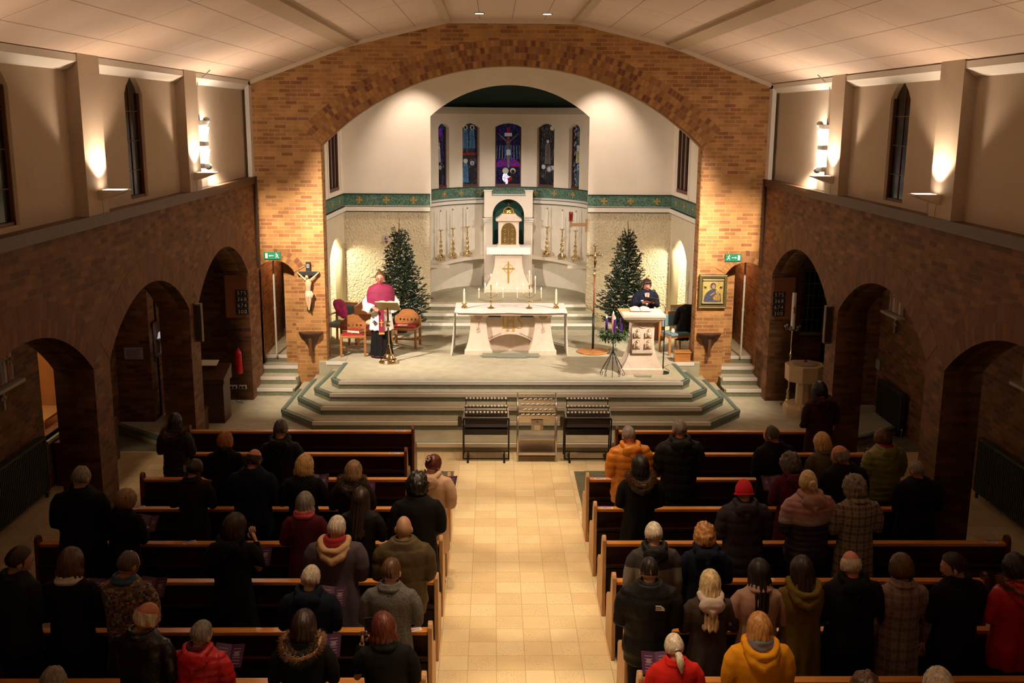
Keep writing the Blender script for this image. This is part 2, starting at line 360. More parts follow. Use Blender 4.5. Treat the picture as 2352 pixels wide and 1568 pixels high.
# arcade walls
for s in (-1,1):
    side='left' if s<0 else 'right'
    o_=[(-3,0)]
    for cy in (2.5,6.52,10.52,14.54,18.55):
        o_+=[(cy-1.745,0)]+arc(cy,2.72,1.745,.70,24)+[(cy+1.745,0)]
    o_+=[(21.25,0),(21.25,4.47),(-3,4.47)]
    struct(plate('wall_'+side,o_,[],'x',s*5.14,s*5.62,DBRICK))
    for i,cy in enumerate((6.52,10.52,14.54,18.55)):
        struct(ringarch('trim_%d'%(10+i+(0 if s<0 else 4)),cy,2.72,1.745,  .70,.40,'x',s*5.136,s*5.3,brickmat('arcade_arch_brick',(.21,.085,.026),(.11,.034,.011),(.14,.065,.03),bw=.085,rh=.20,nz=.6) if 'arcade_arch_brick' not in MATS else MATS['arcade_arch_brick'],n=24))
    b=MB(); b.box(s*5.085,s*5.30,-3,21.16,4.47,4.53); b.box(s*5.10,s*5.14,-3,21.17,4.39,4.47); b.box(s*5.085,s*5.14,21.09,21.19,2.75,4.53)
    struct(b.build('trim_%d'%(20 if s<0 else 21),DWOOD,uv=True))
    # clerestory
    wins=[]
    for cy in (2.5,6.45,10.58,14.70):
        wins.append([(cy-.36,4.58),(cy+.36,4.58),(cy+.36,5.98),(cy+.27,6.09),(cy+.12,6.2),(cy,6.23),(cy-.12,6.2),(cy-.27,6.09),(cy-.36,5.98)])
    struct(plate('wall_clerestory_'+side,[(-3,4.46),(21.25,4.46),(21.25,6.5),(-3,6.5)],wins,'x',s*5.26,s*5.75,PLASTER))
    for i,cy in enumerate((2.5,6.45,10.58,14.70)):
        r=struct(empty('window_%d'%(i+1+(0 if s<0 else 4)),(s*5.68,cy,4.5)))
        b=MB(); b.prism(wins[i],'x',s*5.335,s*5.35); o=b.build('pane',DARKG); o.parent=r; o.matrix_parent_inverse=Matrix.Translation((-s*5.68,-cy,-4.5))
        b=MB(); 
        for k in (-.36,.33): b.box(s*5.30,s*5.34,cy+k,cy+k+.03,4.58,6.0)
        b.box(s*5.30,s*5.34,cy-.36,cy+.36,4.58,4.62)
        for zz in (4.95,5.35,5.75): b.box(s*5.325,s*5.335,cy-.36,cy+.36,zz,zz+.012)
        b.box(s*5.325,s*5.335,cy-.006,cy+.006,4.6,6.2)
        o=b.build('window_frame',WBROWN); o.parent=r; o.matrix_parent_inverse=Matrix.Translation((-s*5.68,-cy,-4.5))
    b=MB()
    for cy in (4.4,8.62,12.75,16.95): b.box(s*5.108,s*5.27,cy-.33,cy+.33,4.46,6.62)
    struct(b.build('trim_%d'%(22 if s<0 else 23),PLASTER))
    b=MB(); b.prism([(s*5.27,6.35),(s*5.27,6.20),(s*5.22,6.22),(s*5.12,6.30),(s*5.12,6.38)],'y',-3,21.2); b.box(s*5.12,s*5.2,20.98,21.2,4.5,6.36)
    struct(b.build('trim_%d'%(24 if s<0 else 25),WHITE))
    # outer aisle: roof, outer wall
    b=MB(); b.box(s*5.6,s*7.5,-3,26.3,3.75,3.9); struct(b.build('ceiling_aisle_'+side,mat('aisle_ceiling',(.35,.27,.2),.9)))
# nave ceiling
b=MB(); 
prof=CP; up=[(x,z+.25) for x,z in CP]
vs=[];
me=D.meshes.new('ceiling'); V=[];Fc=[];UV=[]
s_=0
ext=[(-5.3,6.325)]+CP[1:-1]+[(5.32,6.325)]
for (x0,z0),(x1,z1) in zip(ext[:-1],ext[1:]):
    L=math.dist((x0,z0),(x1,z1)); k=len(V); V+=[(x0,-3,z0),(x1,-3,z1),(x1,21.2,z1),(x0,21.2,z0)]; Fc.append((k,k+3,k+2,k+1)); UV.append([(-3,0),(21.2,0),(21.2,.61*round(L/.61) if L>1 else L),(-3,.61*round(L/.61))])
me.from_pydata(V,[],Fc); l=me.uv_layers.new(name='UVMap')
for p,u in zip(me.polygons,UV):
    for li,q in zip(p.loop_indices,u): l.data[li].uv=q
me.materials.append(CEIL); o=struct(link('ceiling',me)); sm=o.modifiers.new('s','SOLIDIFY'); sm.thickness=.2; sm.offset=-1
# ceiling ribs along the folds and cornice against the arch wall
b=MB()
RIB=mat('ceiling_rib_paint',(.50,.38,.26),.8)
for (x,z,wd,dx,dz) in ((-3.13,7.13,.13,.94,.33),(3.15,7.13,.13,.94,-.33),(-1.25,7.57,.07,.99,.12),(1.25,7.57,.07,.99,-.12)):
    b.prism([(x-wd*dx,z-wd*dz-.0),(x-wd*dx,z-wd*dz-.07),(x+wd*dx,z+wd*dz-.07),(x+wd*dx,z+wd*dz)],'y',-3,21.15)
struct(b.build('trim_26',RIB))
b=MB()
for (x0,z0),(x1,z1) in zip(CP[:-1],CP[1:]):
    b.prism([(x0,z0+.01),(x0,z0-.075),(x1,z1-.075),(x1,z1+.01)],'y',AY-.09,AY+.01)
struct(b.build('trim_27',mat('cream_cornice',(.70,.57,.43),.7)))
b=MB(); b.box(-7.6,7.6,-3.2,-3,0,8); struct(b.build('wall_back',PLASTER))
# chancel interior walls
BY=25.6
ap=arc(.04,5.73,1.91,.74,24)
struct(plate('wall_chancel_upper',[(-4.4,3.6),(-1.87,3.6)]+ap+[(1.95,3.6),(4.5,3.6),(4.5,7.5),(-4.4,7.5)],[],'y',BY,BY+.12,WHITEP))
b=MB(); b.box(-4.2,-1.91,BY,BY+.2,.4,3.62); b.box(1.95,4.3,BY,BY+.2,.4,3.62); struct(b.build('wall_chancel_lower',ROUGHC))
b=MB(); b.box(-4.6,4.6,AY+.4,BY+.1,7.2,7.3); struct(b.build('ceiling_chancel',WHITEP))
# side chancel walls (splayed)
def sidewall(s):
    A=Vector((s*4.0,BY+.02,0)); B=Vector((s*4.15,21.6,0)); d=(B-A); L=d.length; d.normalize()
    n=Vector((-s*abs(d.y),-abs(d.x),0)).normalized()
    # local: u along A->B, v up, w outward
    wv=Vector((s*abs(d.y),0,0)); 
    M=Matrix(((d.x,s*1.0,0,A.x),(d.y,0,0,A.y),(0,0,1,0),(0,0,0,1)))
    def mk(name,out,holes,m,t):
        o=plate(name,out,holes,'y',0,t,m,uv=False)   # x=u, y=thickness, z=v
        for v in o.data.vertices:
            u,w_,z=v.co; v.co=(A.x+d.x*u+s*w_,A.y+d.y*u,z)
        bm=bmesh.new(); bm.from_mesh(o.data); bmesh.ops.recalc_face_normals(bm,faces=bm.faces); bm.to_mesh(o.data); bm.free()
        return struct(o)
    win=[(.45,4.0),(1.75,4.0),(1.75,5.40),(1.60,5.60),(1.1,5.72),(.6,5.60),(.45,5.40)]
    side='left' if s<0 else 'right'
    mk('wall_chancel_upper_'+side,[(0,3.6),(L,3.6),(L,7.5),(0,7.5)],[win],WHITEP,.3)
    dn=[(.12,.4)]+[(a,b_) for a,b_ in arc(1.02,2.52,.90,.40,14)]+[(1.92,.4)]
    mk('wall_chancel_lower_'+side,[(0,.4)]+dn+[(L,.4),(L,3.62),(0,3.62)],[],ROUGHC if False else mat('cream_smooth_plaster',(.70,.62,.48),.85,var=.04,vs=4),.22)
    b=MB(); b.box(.3,1.9,.05,.08,3.9,5.8)
    r=struct(empty('window_%d'%(9 if s<0 else 10),(0,0,0)))
    def tr(o):
        for v in o.data.vertices:
            u,w_,z=v.co; v.co=(A.x+d.x*u+s*w_,A.y+d.y*u,z)
        return o
    tr(b.build('pane',DARKG,r)); b=MB()
    for u in (.45,.85,1.28,1.70): b.box(u,u+.05,.02,.06,4.0,5.55)
    b.box(.45,1.75,.01,.06,3.98,4.08); tr(b.build('window_frame',WBROWN,r))
    b=MB(); b.box(.38,1.82,-.02,.04,3.90,3.98); b.box(.30,.38,-.025,.02,3.9,5.6); b.box(1.82,1.9,-.025,.02,3.9,5.6); tr(b.build('window_surround',WHITEP,r))
    # lit roughcast wall beyond the opening
    b=MB(); b.box(s*4.75,s*4.85,23.2,25.9,.75,3.2); b.box(s*4.2,s*4.8,25.55,25.65,.75,3.2); b.box(s*4.2,s*4.85,23.2,25.65,3.05,3.15)
    struct(b.build('wall_niche_'+side,ROUGHC))
    return A,d
SW={s:sidewall(s) for s in (-1,1)}
# frieze, cornice mouldings along the chancel
def friezemat():
    m,n,b=nt('painted_frieze'); b.inputs['Roughness'].default_value=.7
    tc=n.nodes.new('ShaderNodeTexCoord'); v=n.nodes.new('ShaderNodeTexNoise'); v.inputs['Scale'].default_value=16; v.inputs['Detail'].default_value=3; v.inputs['Distortion'].default_value=2.5
    n.links.new(tc.outputs['Object'],v.inputs[0]); r=n.nodes.new('ShaderNodeValToRGB'); e=r.color_ramp.elements
    e[0].position=.44; e[0].color=(.025,.085,.065,1); e[1].position=.55; e[1].color=(.14,.25,.18,1); r.color_ramp.interpolation='LINEAR'
    n.links.new(v.outputs[0],r.inputs[0]); n.links.new(r.outputs[0],b.inputs['Base Color']); return m
FRIEZE=friezemat()
ORN=mat('frieze_gold_cross',(.45,.27,.06),.6)
def crossorn(b,c,right,up,sz,nrm):
    c=Vector(c);right=Vector(right);up=Vector(up);nrm=Vector(nrm)
    for a in range(4):
        q=a*PI/2; d1=right*math.cos(q)+up*math.sin(q); d2=-right*math.sin(q)+up*math.cos(q)
        pts=[c+d1*.1*sz+d2*.12*sz,c+d1*sz+d2*.38*sz,c+d1*.85*sz,c+d1*sz-d2*.38*sz,c+d1*.1*sz-d2*.12*sz]
        k=[p+nrm*.004 for p in pts]+[p-nrm*.003 for p in pts]
        b.add(k,[(0,1,2,3,4),(9,8,7,6,5)]+[(i,(i+1)%5,(i+1)%5+5,i+5) for i in range(5)])
    k=[c+right*(.2*sz*math.cos(t*PI/4))+up*(.2*sz*math.sin(t*PI/4))+nrm*.006 for t in range(8)]
    b.add(k+[p-nrm*.008 for p in k],[tuple(range(8)),tuple(range(15,7,-1))]+[(i,(i+1)%8,(i+1)%8+8,i+8) for i in range(8)])
fr=struct(empty('trim_28',(0,0,0)))
b=MB(); c=MB(); g=MB(); orn=MB()
for x0,x1 in ((-4.02,-1.89),(1.95,4.04)):
    b.box(x0,x1,BY-.012,BY+.02,3.60,3.87); c.box(x0,x1,BY-.07,BY+.02,3.47,3.58); c.box(x0,x1,BY-.045,BY+.02,3.575,3.60); g.box(x0,x1,BY-.05,BY+.02,3.45,3.47); g.box(x0,x1,BY-.03,BY+.02,3.865,3.89); g.box(x0,x1,BY-.075,BY,3.578,3.59)
    for k in range(3):
        crossorn(orn,(x0+(x1-x0)*(.19+.31*k),BY-.016,3.735),(1,0,0),(0,0,1),.085,(0,-1,0))
for s in (-1,1):
    A,d=SW[s]; L=4.0
    for (t0,t1,z0,z1,q) in ((.0,.012,3.60,3.87,b),(0,.07,3.47,3.58,c),(0,.05,3.45,3.47,g),(0,.03,3.865,3.89,g),(0,.075,3.578,3.59,g)):
        vs=[]
        for u in (0,L):
            for w_ in (-.01,t1):
                for z in (z0,z1): vs.append((A.x+d.x*u-s*w_,A.y+d.y*u,z))
        q.add(vs,[(0,1,3,2),(4,6,7,5),(0,4,5,1),(2,3,7,6),(0,2,6,4),(1,5,7,3)])
    for k in range(3):
        u=.6+.9*k; crossorn(orn,(A.x+d.x*u-s*.016,A.y+d.y*u,3.735),(d.x,d.y,0),(0,0,1),.085,(-s,0,0))
# apse
def ell(t,a=2.15,bb=2.2): return (.03+a*math.cos(t),26.4+bb*math.sin(t))
def apsestrip(B,a0,a1,z0,z1,t0=-.0,t1=PI,n=48,legs=True,b0=None,b1=None):
    pts0=[];pts1=[]
    if legs: pts0.append((.03+a0,25.68));pts1.append((.03+a1,25.68))
    for i in range(n+1):
        t=t0+(t1-t0)*i/n; pts0.append(ell(t,a0,a0+.05)); pts1.append(ell(t,a1,a1+.05))
    if legs: pts0.append((.03-a0,25.68));pts1.append((.03-a1,25.68))
    k=len(pts0); vs=[(x,y,z) for (x,y) in pts0 for z in (z0,z1)]+[(x,y,z) for (x,y) in pts1 for z in (z0,z1)]
    fs=[]
    for i in range(k-1):
        p=2*i; q=2*k+2*i
        fs+=[(p,p+2,p+3,p+1),(q,q+1,q+3,q+2),(p,q,q+2,p+2),(p+1,p+3,q+3,q+1)]
    fs+=[(0,1,2*k+1,2*k),(2*k-2,4*k-2,4*k-1,2*k-1)]
    B.add(vs,fs)
# windows in the apse: (x centre, half width)
def onapse(x,a=2.15):
    t=math.acos(max(-1,min(1,(x-.03)/a))); px,py=ell(t,a,a+.05); tx=Vector((-a*math.sin(t),(a+.05)*math.cos(t),0)).normalized()
    return Vector((px,py,0)),-tx
WN=[(-1.66,.16),(-.96,.235),(.04,.35),(1.04,.235),(1.76,.16)]
wb=MB(); apsestrip(wb,2.15,2.5,3.6,5.95); o=wb.build('wall_apse_upper',WHITEP); struct(o)
cut=[]
def archprof(hw,z0,z1,rise,n=10): return [(-hw,z0),(hw,z0)]+[(u,v) for u,v in arc(0,z1-rise,hw,rise,n)][::-1]
WF={}
for i,(x,hw) in enumerate(WN):
    P,tx=onapse(x)
    if tx.x<0: tx=-tx
    if i in (0,4): tx=Vector((1,(-.75 if i==0 else .75)*-1*(-1),0)).normalized() if False else tx
    nn=Vector((-tx.y,tx.x,0))  # pointing outward (+y)
    if i in (0,4): hw=hw*1.35
    if i in (1,3): hw=hw*1.08
    b2=MB(); pr=archprof(hw,3.885,5.56,.10 if i==2 else .12)
    vs=[P+tx*u+nn*(-.5)+Vector((0,0,v)) for u,v in pr]+[P+tx*u+nn*.7+Vector((0,0,v)) for u,v in pr]; n_=len(pr)
    b2.add(vs,[tuple(range(n_)),tuple(range(2*n_-1,n_-1,-1))]+[(j,(j+1)%n_,(j+1)%n_+n_,j+n_) for j in range(n_)])
    cut.append(b2.build('cut',WHITEP)); WF[i]=(P,tx,nn,hw)
boolcut(o,cut)
wb=MB(); apsestrip(wb,2.15,2.35,1.0,3.62); struct(wb.build('wall_apse_lower',APSEP,smooth='auto'))
wb=MB(); apsestrip(wb,2.135,2.17,3.60,3.86); wb.build('frieze_band',FRIEZE,fr,smooth='auto')
wb=MB(); apsestrip(wb,2.08,2.17,3.45,3.54); apsestrip(wb,2.10,2.17,3.55,3.58); wb.build('apse_moulding',WHITE,fr,smooth='auto')
wb=MB(); apsestrip(wb,2.10,2.17,3.43,3.45); apsestrip(wb,2.12,2.17,3.865,3.885); apsestrip(wb,2.06,2.17,3.54,3.552); wb.build('green_line',GREEN,fr)
for x in (-1.65,-1.22,-.72,.78,1.28,1.74):
    P,tx=onapse(x,2.135)
    if tx.x<0: tx=-tx
    nn=Vector((-tx.y,tx.x,0)); crossorn(orn,P-nn*.002+Vector((0,0,3.735)),tx,(0,0,1),.08,-nn)
b.build('frieze_band',FRIEZE,fr); c.build('cornice_moulding',WHITE,fr); g.build('green_line',GREEN,fr); orn.build('frieze_crosses',ORN,fr)
# cornice and semi dome
wb=MB(); apsestrip(wb,2.02,2.2,5.86,5.97); apsestrip(wb,2.07,2.2,5.80,5.86); struct(wb.build('trim_29',mat('stone_cornice',(.52,.46,.38),.7),smooth='auto'))
wb=MB()
vs=[];N=24;M_=10
for j in range(M_+1):
    ph=PI/2*j/M_; a=2.2*math.cos(ph)
    for i in range(N+1):
        t=PI*i/N; vs.append((.03+a*math.cos(t),26.4*1+ (2.25*math.cos(ph))*math.sin(t),5.9+.9*math.sin(ph)))
fs=[(j*(N+1)+i,j*(N+1)+i+1,(j+1)*(N+1)+i+1,(j+1)*(N+1)+i) for j in range(M_) for i in range(N)]
wb.add(vs,fs)
wb.box(-2.2,2.25,25.7,26.42,6.79,6.82); wb.box(-2.25,-2.2,25.7,26.42,5.9,6.8); wb.box(2.25,2.28,25.7,26.42,5.9,6.8)
struct(wb.build('ceiling_apse',GREEN,smooth='auto'))
# shelf on the apse wall
for x0,x1 in ((1,0),):
    pass
def shelf(s):
    inn=[];outp=[]
    n=18
    t0=math.acos(.30) if s>0 else math.acos(-.30)
    tend=-.02 if s>0 else PI+.02
    for i in range(n+1):
        t=t0+(tend-t0)*i/n; outp.append(ell(t,2.16,2.21)); f=i/n
        a=1.78-.10*math.sin(PI*f); inn.append((.03+a*math.cos(t),26.4+(1.85-.62*f**2.0)*math.sin(t)+(-.0)))
    inn.append((.03+s*1.5,26.33)); inn.append((.03+s*1.95,26.33)); outp.append((.03+s*2.16,26.33)); 
    pts=inn+outp[::-1]
    b=MB(); b.prism(pts,'z',1.97,2.05); return b.build('credence_shelf',mat('painted_shelf',(.74,.68,.57),.6))
for s in (-1,1): 
    o=shelf(s); struct(o); o.name='trim_30' if s<0 else 'trim_31'
# outer aisle walls, end walls and corridor walls
for s in (-1,1):
    side='left' if s<0 else 'right'
    hole=[[(15.55,.78),(17.15,.78),(17.15,2.35),(15.55,2.35)]] if s<0 else []
    struct(plate('wall_aisle_'+side,[(-3,0),(26.3,0),(26.3,3.8),(-3,3.8)],hole,'x',s*7.25,s*7.5,DBRICK))
    b=MB(); b.box(s*6.62,s*7.3,18.75,19.2,0,3.8); b.box(s*5.25,s*6.7,20.92,21.2,0,3.8); b.box(s*6.62,s*6.9,19.1,21.1,0,3.8)
    if s>0: b=MB(); b.box(s*6.3,s*7.3,20.0,20.3,0,3.8); b.box(s*5.25,s*6.4,20.92,21.2,0,3.8)
    struct(b.build('wall_aisle_end_'+side,DBRICK,uv=True))
    b=MB(); b.box(s*5.19,s*5.45,21.2,23.75,.15,3.8); b.box(s*5.35,s*5.7,23.75,26.3,.15,3.8); b.box(s*4.5,s*5.7,26.0,26.3,.15,3.8); b.box(s*4.9,s*5.1,25.5,26.1,.75,3.8)
    struct(b.build('wall_corridor_'+side,BRICK,uv=True))
    b=MB(); b.box(s*4.46,s*4.72,21.655,23.15,.15,3.8); b.box(s*4.42,s*4.93,23.10,23.15,.75,3.8); b.box(s*4.87,s*4.93,23.1,26,.75,3.4); struct(b.build('wall_corridor_inner_'+side,BRICK,uv=True))
    b=MB(); b.box(s*4.35,s*5.6,21.6,26.2,3.3,3.4); struct(b.build('ceiling_corridor_'+side,mat('aisle_ceiling',(.35,.27,.2),.9)))
light('corridor_light','POINT',(-5.0,22.9,3.1),26,WARM2,shadow_soft_size=.1)
light('corridor_light','POINT',(5.0,22.9,3.1),26,WARM2,shadow_soft_size=.1)
light('side_room_light','AREA',(-8.6,15.9,3.3),45,(1,.72,.42),(-8.6,15.9,0),size=.8)
for s in (-1,1):
    for yy,e in ((6,6),(12,7),(18.2,7)): light('aisle_light','POINT',(s*6.5,yy,3.4),e*.6,(1,.72,.5),shadow_soft_size=.15)
# ------------------------------------------------ stained glass
def glass(name,cols,scale,seed,emit=0.35):
    m,n,b=nt(name); b.inputs['Roughness'].default_value=.15
    tc=n.nodes.new('ShaderNodeTexCoord'); mp=n.nodes.new('ShaderNodeMapping'); mp.inputs['Location'].default_value=(seed*3.1,seed,seed*7.7); mp.inputs['Scale'].default_value=(1.3,.2,.75)
    n.links.new(tc.outputs['Object'],mp.inputs[0])
    v=n.nodes.new('ShaderNodeTexVoronoi'); v.inputs['Scale'].default_value=scale; n.links.new(mp.outputs[0],v.inputs[0])
    e=n.nodes.new('ShaderNodeTexVoronoi'); e.feature='DISTANCE_TO_EDGE'; e.inputs['Scale'].default_value=scale; n.links.new(mp.outputs[0],e.inputs[0])
    sp=n.nodes.new('ShaderNodeSeparateColor'); n.links.new(v.outputs['Color'],sp.inputs[0])
    r=n.nodes.new('ShaderNodeValToRGB'); r.color_ramp.interpolation='CONSTANT'
    el=r.color_ramp.elements; el[0].position=0; el[0].color=(*cols[0],1); el[1].position=1/len(cols); el[1].color=(*cols[1],1)
    for i,c in enumerate(cols[2:],2): x=el.new(i/len(cols)); x.color=(*c,1)
    n.links.new(sp.outputs[0],r.inputs[0])
    g=n.nodes.new('ShaderNodeMath'); g.operation='GREATER_THAN'; g.inputs[1].default_value=.045; n.links.new(e.outputs[0],g.inputs[0])
    mx=n.nodes.new('ShaderNodeMix'); mx.data_type='RGBA'; n.links.new(g.outputs[0],mx.inputs[0]); mx.inputs[6].default_value=(.004,.004,.006,1); n.links.new(r.outputs[0],mx.inputs[7])
    n.links.new(mx.outputs[2],b.inputs['Base Color']); n.links.new(mx.outputs[2],b.inputs['Emission Color']); b.inputs['Emission Strength'].default_value=emit  # faint emission stands in for interior light on the panes
    return m
BL=(.010,.015,.10);BD=(.006,.007,.028);TL=(.012,.05,.08);VI=(.035,.008,.11);GR=(.06,.06,.065);WH=(.25,.26,.30);RD=(.09,.008,.015);YE=(.28,.22,.04);BK=(.01,.01,.012)
G=[glass('blue_glass',[BL,BD,TL,BD,BL,VI,GR,BK],22,1,.25),glass('teal_glass',[TL,BD,BL,BD,BK,GR,BL],20,2,.25),glass('violet_glass',[VI,BD,BL,BD,BK,BD,BL],20,3,.3),glass('smoky_glass',[BK,GR,BD,BK,(.03,.03,.035),BK,GR],22,4,.15),glass('mixed_glass',[BL,YE,GR,BD,TL,BK,WH],20,5,.25)]
GW=mat('pale_figure_glass',(.42,.42,.50),.2,emit=.18); GWB=mat('bright_white_glass',(.85,.80,.95),.2,emit=.7,ecol=(.8,.7,1),var=.35,vs=25); GH=mat('halo_glass',(.45,.42,.22),.2,emit=.15)  # glow of the figure pieces stands in for light falling on them
GLD=mat('grey_figure_glass',(.20,.18,.20),.2,var=.5,vs=25); LEAD=mat('lead_came',(.01,.01,.012),.5); GROB=mat('blue_robe_glass',(.05,.16,.32),.2,emit=.12,var=.4,vs=20); GDK=mat('dark_robe_glass',(.012,.012,.02),.2); GRED=mat('red_glass',(.22,.010,.02),.2,emit=.12,var=.5,vs=15); GP=mat('purple_ray_glass',(.10,.015,.30),.2,emit=.25,var=.6,vs=10)
names=['leftmost arched stained glass window of the apse in blue and grey','arched stained glass window with two teal robed haloed figures, left of centre','wide central stained glass window showing a crucifixion over purple rays','dark smoky stained glass window right of the central crucifixion window','rightmost narrow stained glass window of the apse in blue and yellow']
def disc(b,c,r,mi,y0=0,seg=16,ry=None):
    pts=[(c[0]+r*math.cos(2*PI*k/seg),c[1]+(ry or r)*math.sin(2*PI*k/seg)) for k in range(seg)]; b.prism(pts,'y',y0,y0-.004,mi)
def limb(b,p,q,w0,w1,mi,y0):
    d=Vector((q[0]-p[0],q[1]-p[1])).normalized(); n=Vector((-d.y,d.x))
    b.prism([(p[0]+n.x*w0,p[1]+n.y*w0),(q[0]+n.x*w1,q[1]+n.y*w1),(q[0]-n.x*w1,q[1]-n.y*w1),(p[0]-n.x*w0,p[1]-n.y*w0)],'y',y0,y0-.004,mi)
def robed(b,x,z0,z1,w,mi,hmi,skin,y0):
    h=z1-z0; b.prism([(x-w,z0),(x+w,z0),(x+w*.85,z0+h*.45),(x+w*.7,z0+h*.78),(x+w*.3,z0+h*.86),(x-w*.3,z0+h*.86),(x-w*.7,z0+h*.78),(x-w*.85,z0+h*.45)],'y',y0,y0-.004,mi)
    disc(b,(x,z0+h*.92),w*.75,hmi,y0-.001,14); disc(b,(x,z0+h*.91),w*.42,skin,y0-.004,12,w*.52)
    for k in (-.4,0,.4): limb(b,(x+w*k,z0),(x+w*k*.6,z0+h*.7),.004,.004,1,y0-.003)
for i,(x,_h) in enumerate(WN):
    P,tx,nn,hw=WF[i]; z0,z1=3.90,5.56
    r=struct(empty('window_%d'%(11+i),(0,0,0))); r['label']=names[i]
    M=Matrix(((tx.x,nn.x,0,P.x),(tx.y,nn.y,0,P.y),(0,0,1,0),(0,0,0,1)))
    dep=.10 if i==2 else .13
    b=MB(); b.box(-hw-.02,hw+.02,dep,dep+.02,z0-.02,z1+.02); 
    def put(o):
        o.matrix_world=M; o.parent=r; return o
    put(b.build('glass',G[i]))
    f=MB(); w=.022 if i!=2 else .018
    for sx in (-1,1): f.box(sx*hw,sx*(hw-w*1.6),dep-.035,dep+.01,z0,z1-.08)
    f.box(-hw,hw,dep-.05,dep+.01,z0-.015,z0+.05)
    put(f.build('frame',WBROWN))
    f=MB(); 
    for zz in (4.30,4.80,5.22): f.box(-hw,hw,dep-.008,dep,zz,zz+.010)
    put(f.build('glazing_bars',LEAD))
    c=MB(); y=dep-.004
    ms=[GW,LEAD,GH,GLD,GROB,GDK,GRED,GP,GWB]
    if i==2:
        for k in range(14):
            a=PI*(k+.5)/14; limb(c,(.0+.05*math.cos(a),4.42),(.33*math.cos(a),4.42+.26*math.sin(a)-.02),.006,.028,7 if k%3 else 6,y)
        for k in range(-4,5):
            if k: limb(c,(0.08*k,4.62),(.075*k,4.98),.012,.016,4 if k%2 else 3,y)
        c.box(-.04,.04,y-.003,y,4.45,5.45,6); c.box(-.10,.10,y-.008,y-.002,5.22,5.31,0)
        limb(c,(-.28,5.30),(-.03,5.07),.014,.024,3,y-.003); limb(c,(.28,5.30),(.03,5.07),.014,.024,3,y-.003)
        limb(c,(0,5.1),(0,4.86),.06,.04,3,y-.004); limb(c,(0,4.87),(.01,4.72),.055,.06,0,y-.005); limb(c,(.0,4.74),(.01,4.38),.045,.022,3,y-.003); disc(c,(0,5.16),.04,3,y-.006)
        disc(c,(-.07,4.30),.085,2,y-.002); disc(c,(-.07,4.28),.055,0,y-.006,12,.062); disc(c,(.13,4.30),.075,2,y-.002); disc(c,(.13,4.28),.05,5,y-.006)
        c.prism([(-.15,4.06),(-.09,3.99),(-.02,4.05),(.0,4.15),(-.03,4.23),(-.13,4.22),(-.155,4.14)],'y',y-.002,y-.008,8); c.prism([(-.03,4.12),(.06,4.09),(.09,4.15),(.02,4.15),(-.02,4.19)],'y',y-.003,y-.009,8); c.prism([(-.07,3.94),(-.01,3.94),(.0,4.05),(-.06,4.07)],'y',y-.003,y-.009,8)
        for q in ((-.15,4.12,-.02,4.10),(-.10,4.0,-.08,4.2),(-.05,4.2,.02,4.05)): limb(c,q[:2],q[2:],.004,.004,1,y-.009)
        c.prism([(.0,3.98),(.12,4.05),(.09,4.16),(.02,4.12)],'y',y-.006,y-.011,6); c.prism([(.06,3.96),(.24,3.96),(.2,4.25),(.1,4.25)],'y',y-.001,y-.006,5)
    elif i==1:
        robed(c,-.10,4.90,5.5,.085,4,2,5,y); robed(c,.10,4.90,5.5,.085,4,2,5,y); c.box(-.2,.2,y-.003,y,4.72,4.78,6); c.box(-.18,.16,y-.005,y,4.62,4.72,5)
        robed(c,-.1,4.0,4.62,.09,4,2,0,y); robed(c,.1,4.0,4.55,.08,5,0,3,y)
    elif i==0:
        robed(c,-.05,4.55,5.05,.07,0,2,3,y); robed(c,.0,3.98,4.45,.07,5,2,4,y); disc(c,(.02,5.32),.07,7,y,12,.12)
    elif i==3:
        disc(c,(.12,5.44),.06,2,y); robed(c,.0,4.5,5.15,.09,3,5,0,y); disc(c,(-.12,4.42),.06,0,y); disc(c,(.14,4.40),.06,0,y); robed(c,.05,4.0,4.4,.12,5,3,0,y)
    else:
        robed(c,.0,4.55,5.0,.08,2,2,0,y); robed(c,.03,4.0,4.5,.09,4,0,4,y); disc(c,(0,5.3),.08,3,y)
    put(c.build('figure_panels',ms))
# central reredos with niche
b=MB(); niche=[(-.40,2.2),(.40,2.2)]+arc(0,3.17,.42,.42,16)[::-1]
nn_=[(-.42,2.15),(.42,2.15)]+[(u,v) for u,v in arc(0,3.17,.42,.419,18)][::-1]
rr=struct(empty('trim_32',(.045,27.95,0)))
o=plate('niche_wall',[(-.645,1.2),(.645,1.2),(.645,3.80),(-.645,3.80)],[nn_],'y',0,.15,WHITEP,rr,uv=False)
b.box(-.645,-.44,.14,.62,1.2,3.8); b.box(.44,.645,.14,.62,1.2,3.8); b.box(-.645,.645,.14,.62,3.62,3.8); b.build('niche_side_walls',WHITEP,rr)
b=MB(); b.box(-.44,.44,.5,.55,2.1,3.65); b.box(-.46,-.425,.14,.52,2.1,3.65); b.box(.425,.46,.14,.52,2.1,3.65); b.build('niche_back',mat('deep_green_paint',(.012,.09,.065),.6),rr)
b=MB()
for s in (-1,1):
    b.box(s*.43,s*.68,-.05,.1,3.05,3.09); b.box(s*.44,s*.66,-.035,.1,2.99,3.03); b.box(s*.44,s*.65,-.02,.1,2.94,2.975)
    b.box(s*.42,s*.66,-.03,.3,3.80,3.84)
b.box(-.43,.43,-.02,.1,3.70,3.73); b.build('pilaster_caps',WHITE,rr)
b=MB(); b.box(-.44,.44,-.04,.2,3.73,3.82); b.build('frieze_block',FRIEZE,rr)
b=MB()
for s in (-1,1): b.box(s*.44,s*.69,-.052,.1,3.09,3.10); b.box(s*.43,s*.67,-.035,.1,3.84,3.85)
b.box(-.45,.45,-.03,.1,3.69,3.70); b.build('green_line',GREEN,rr)
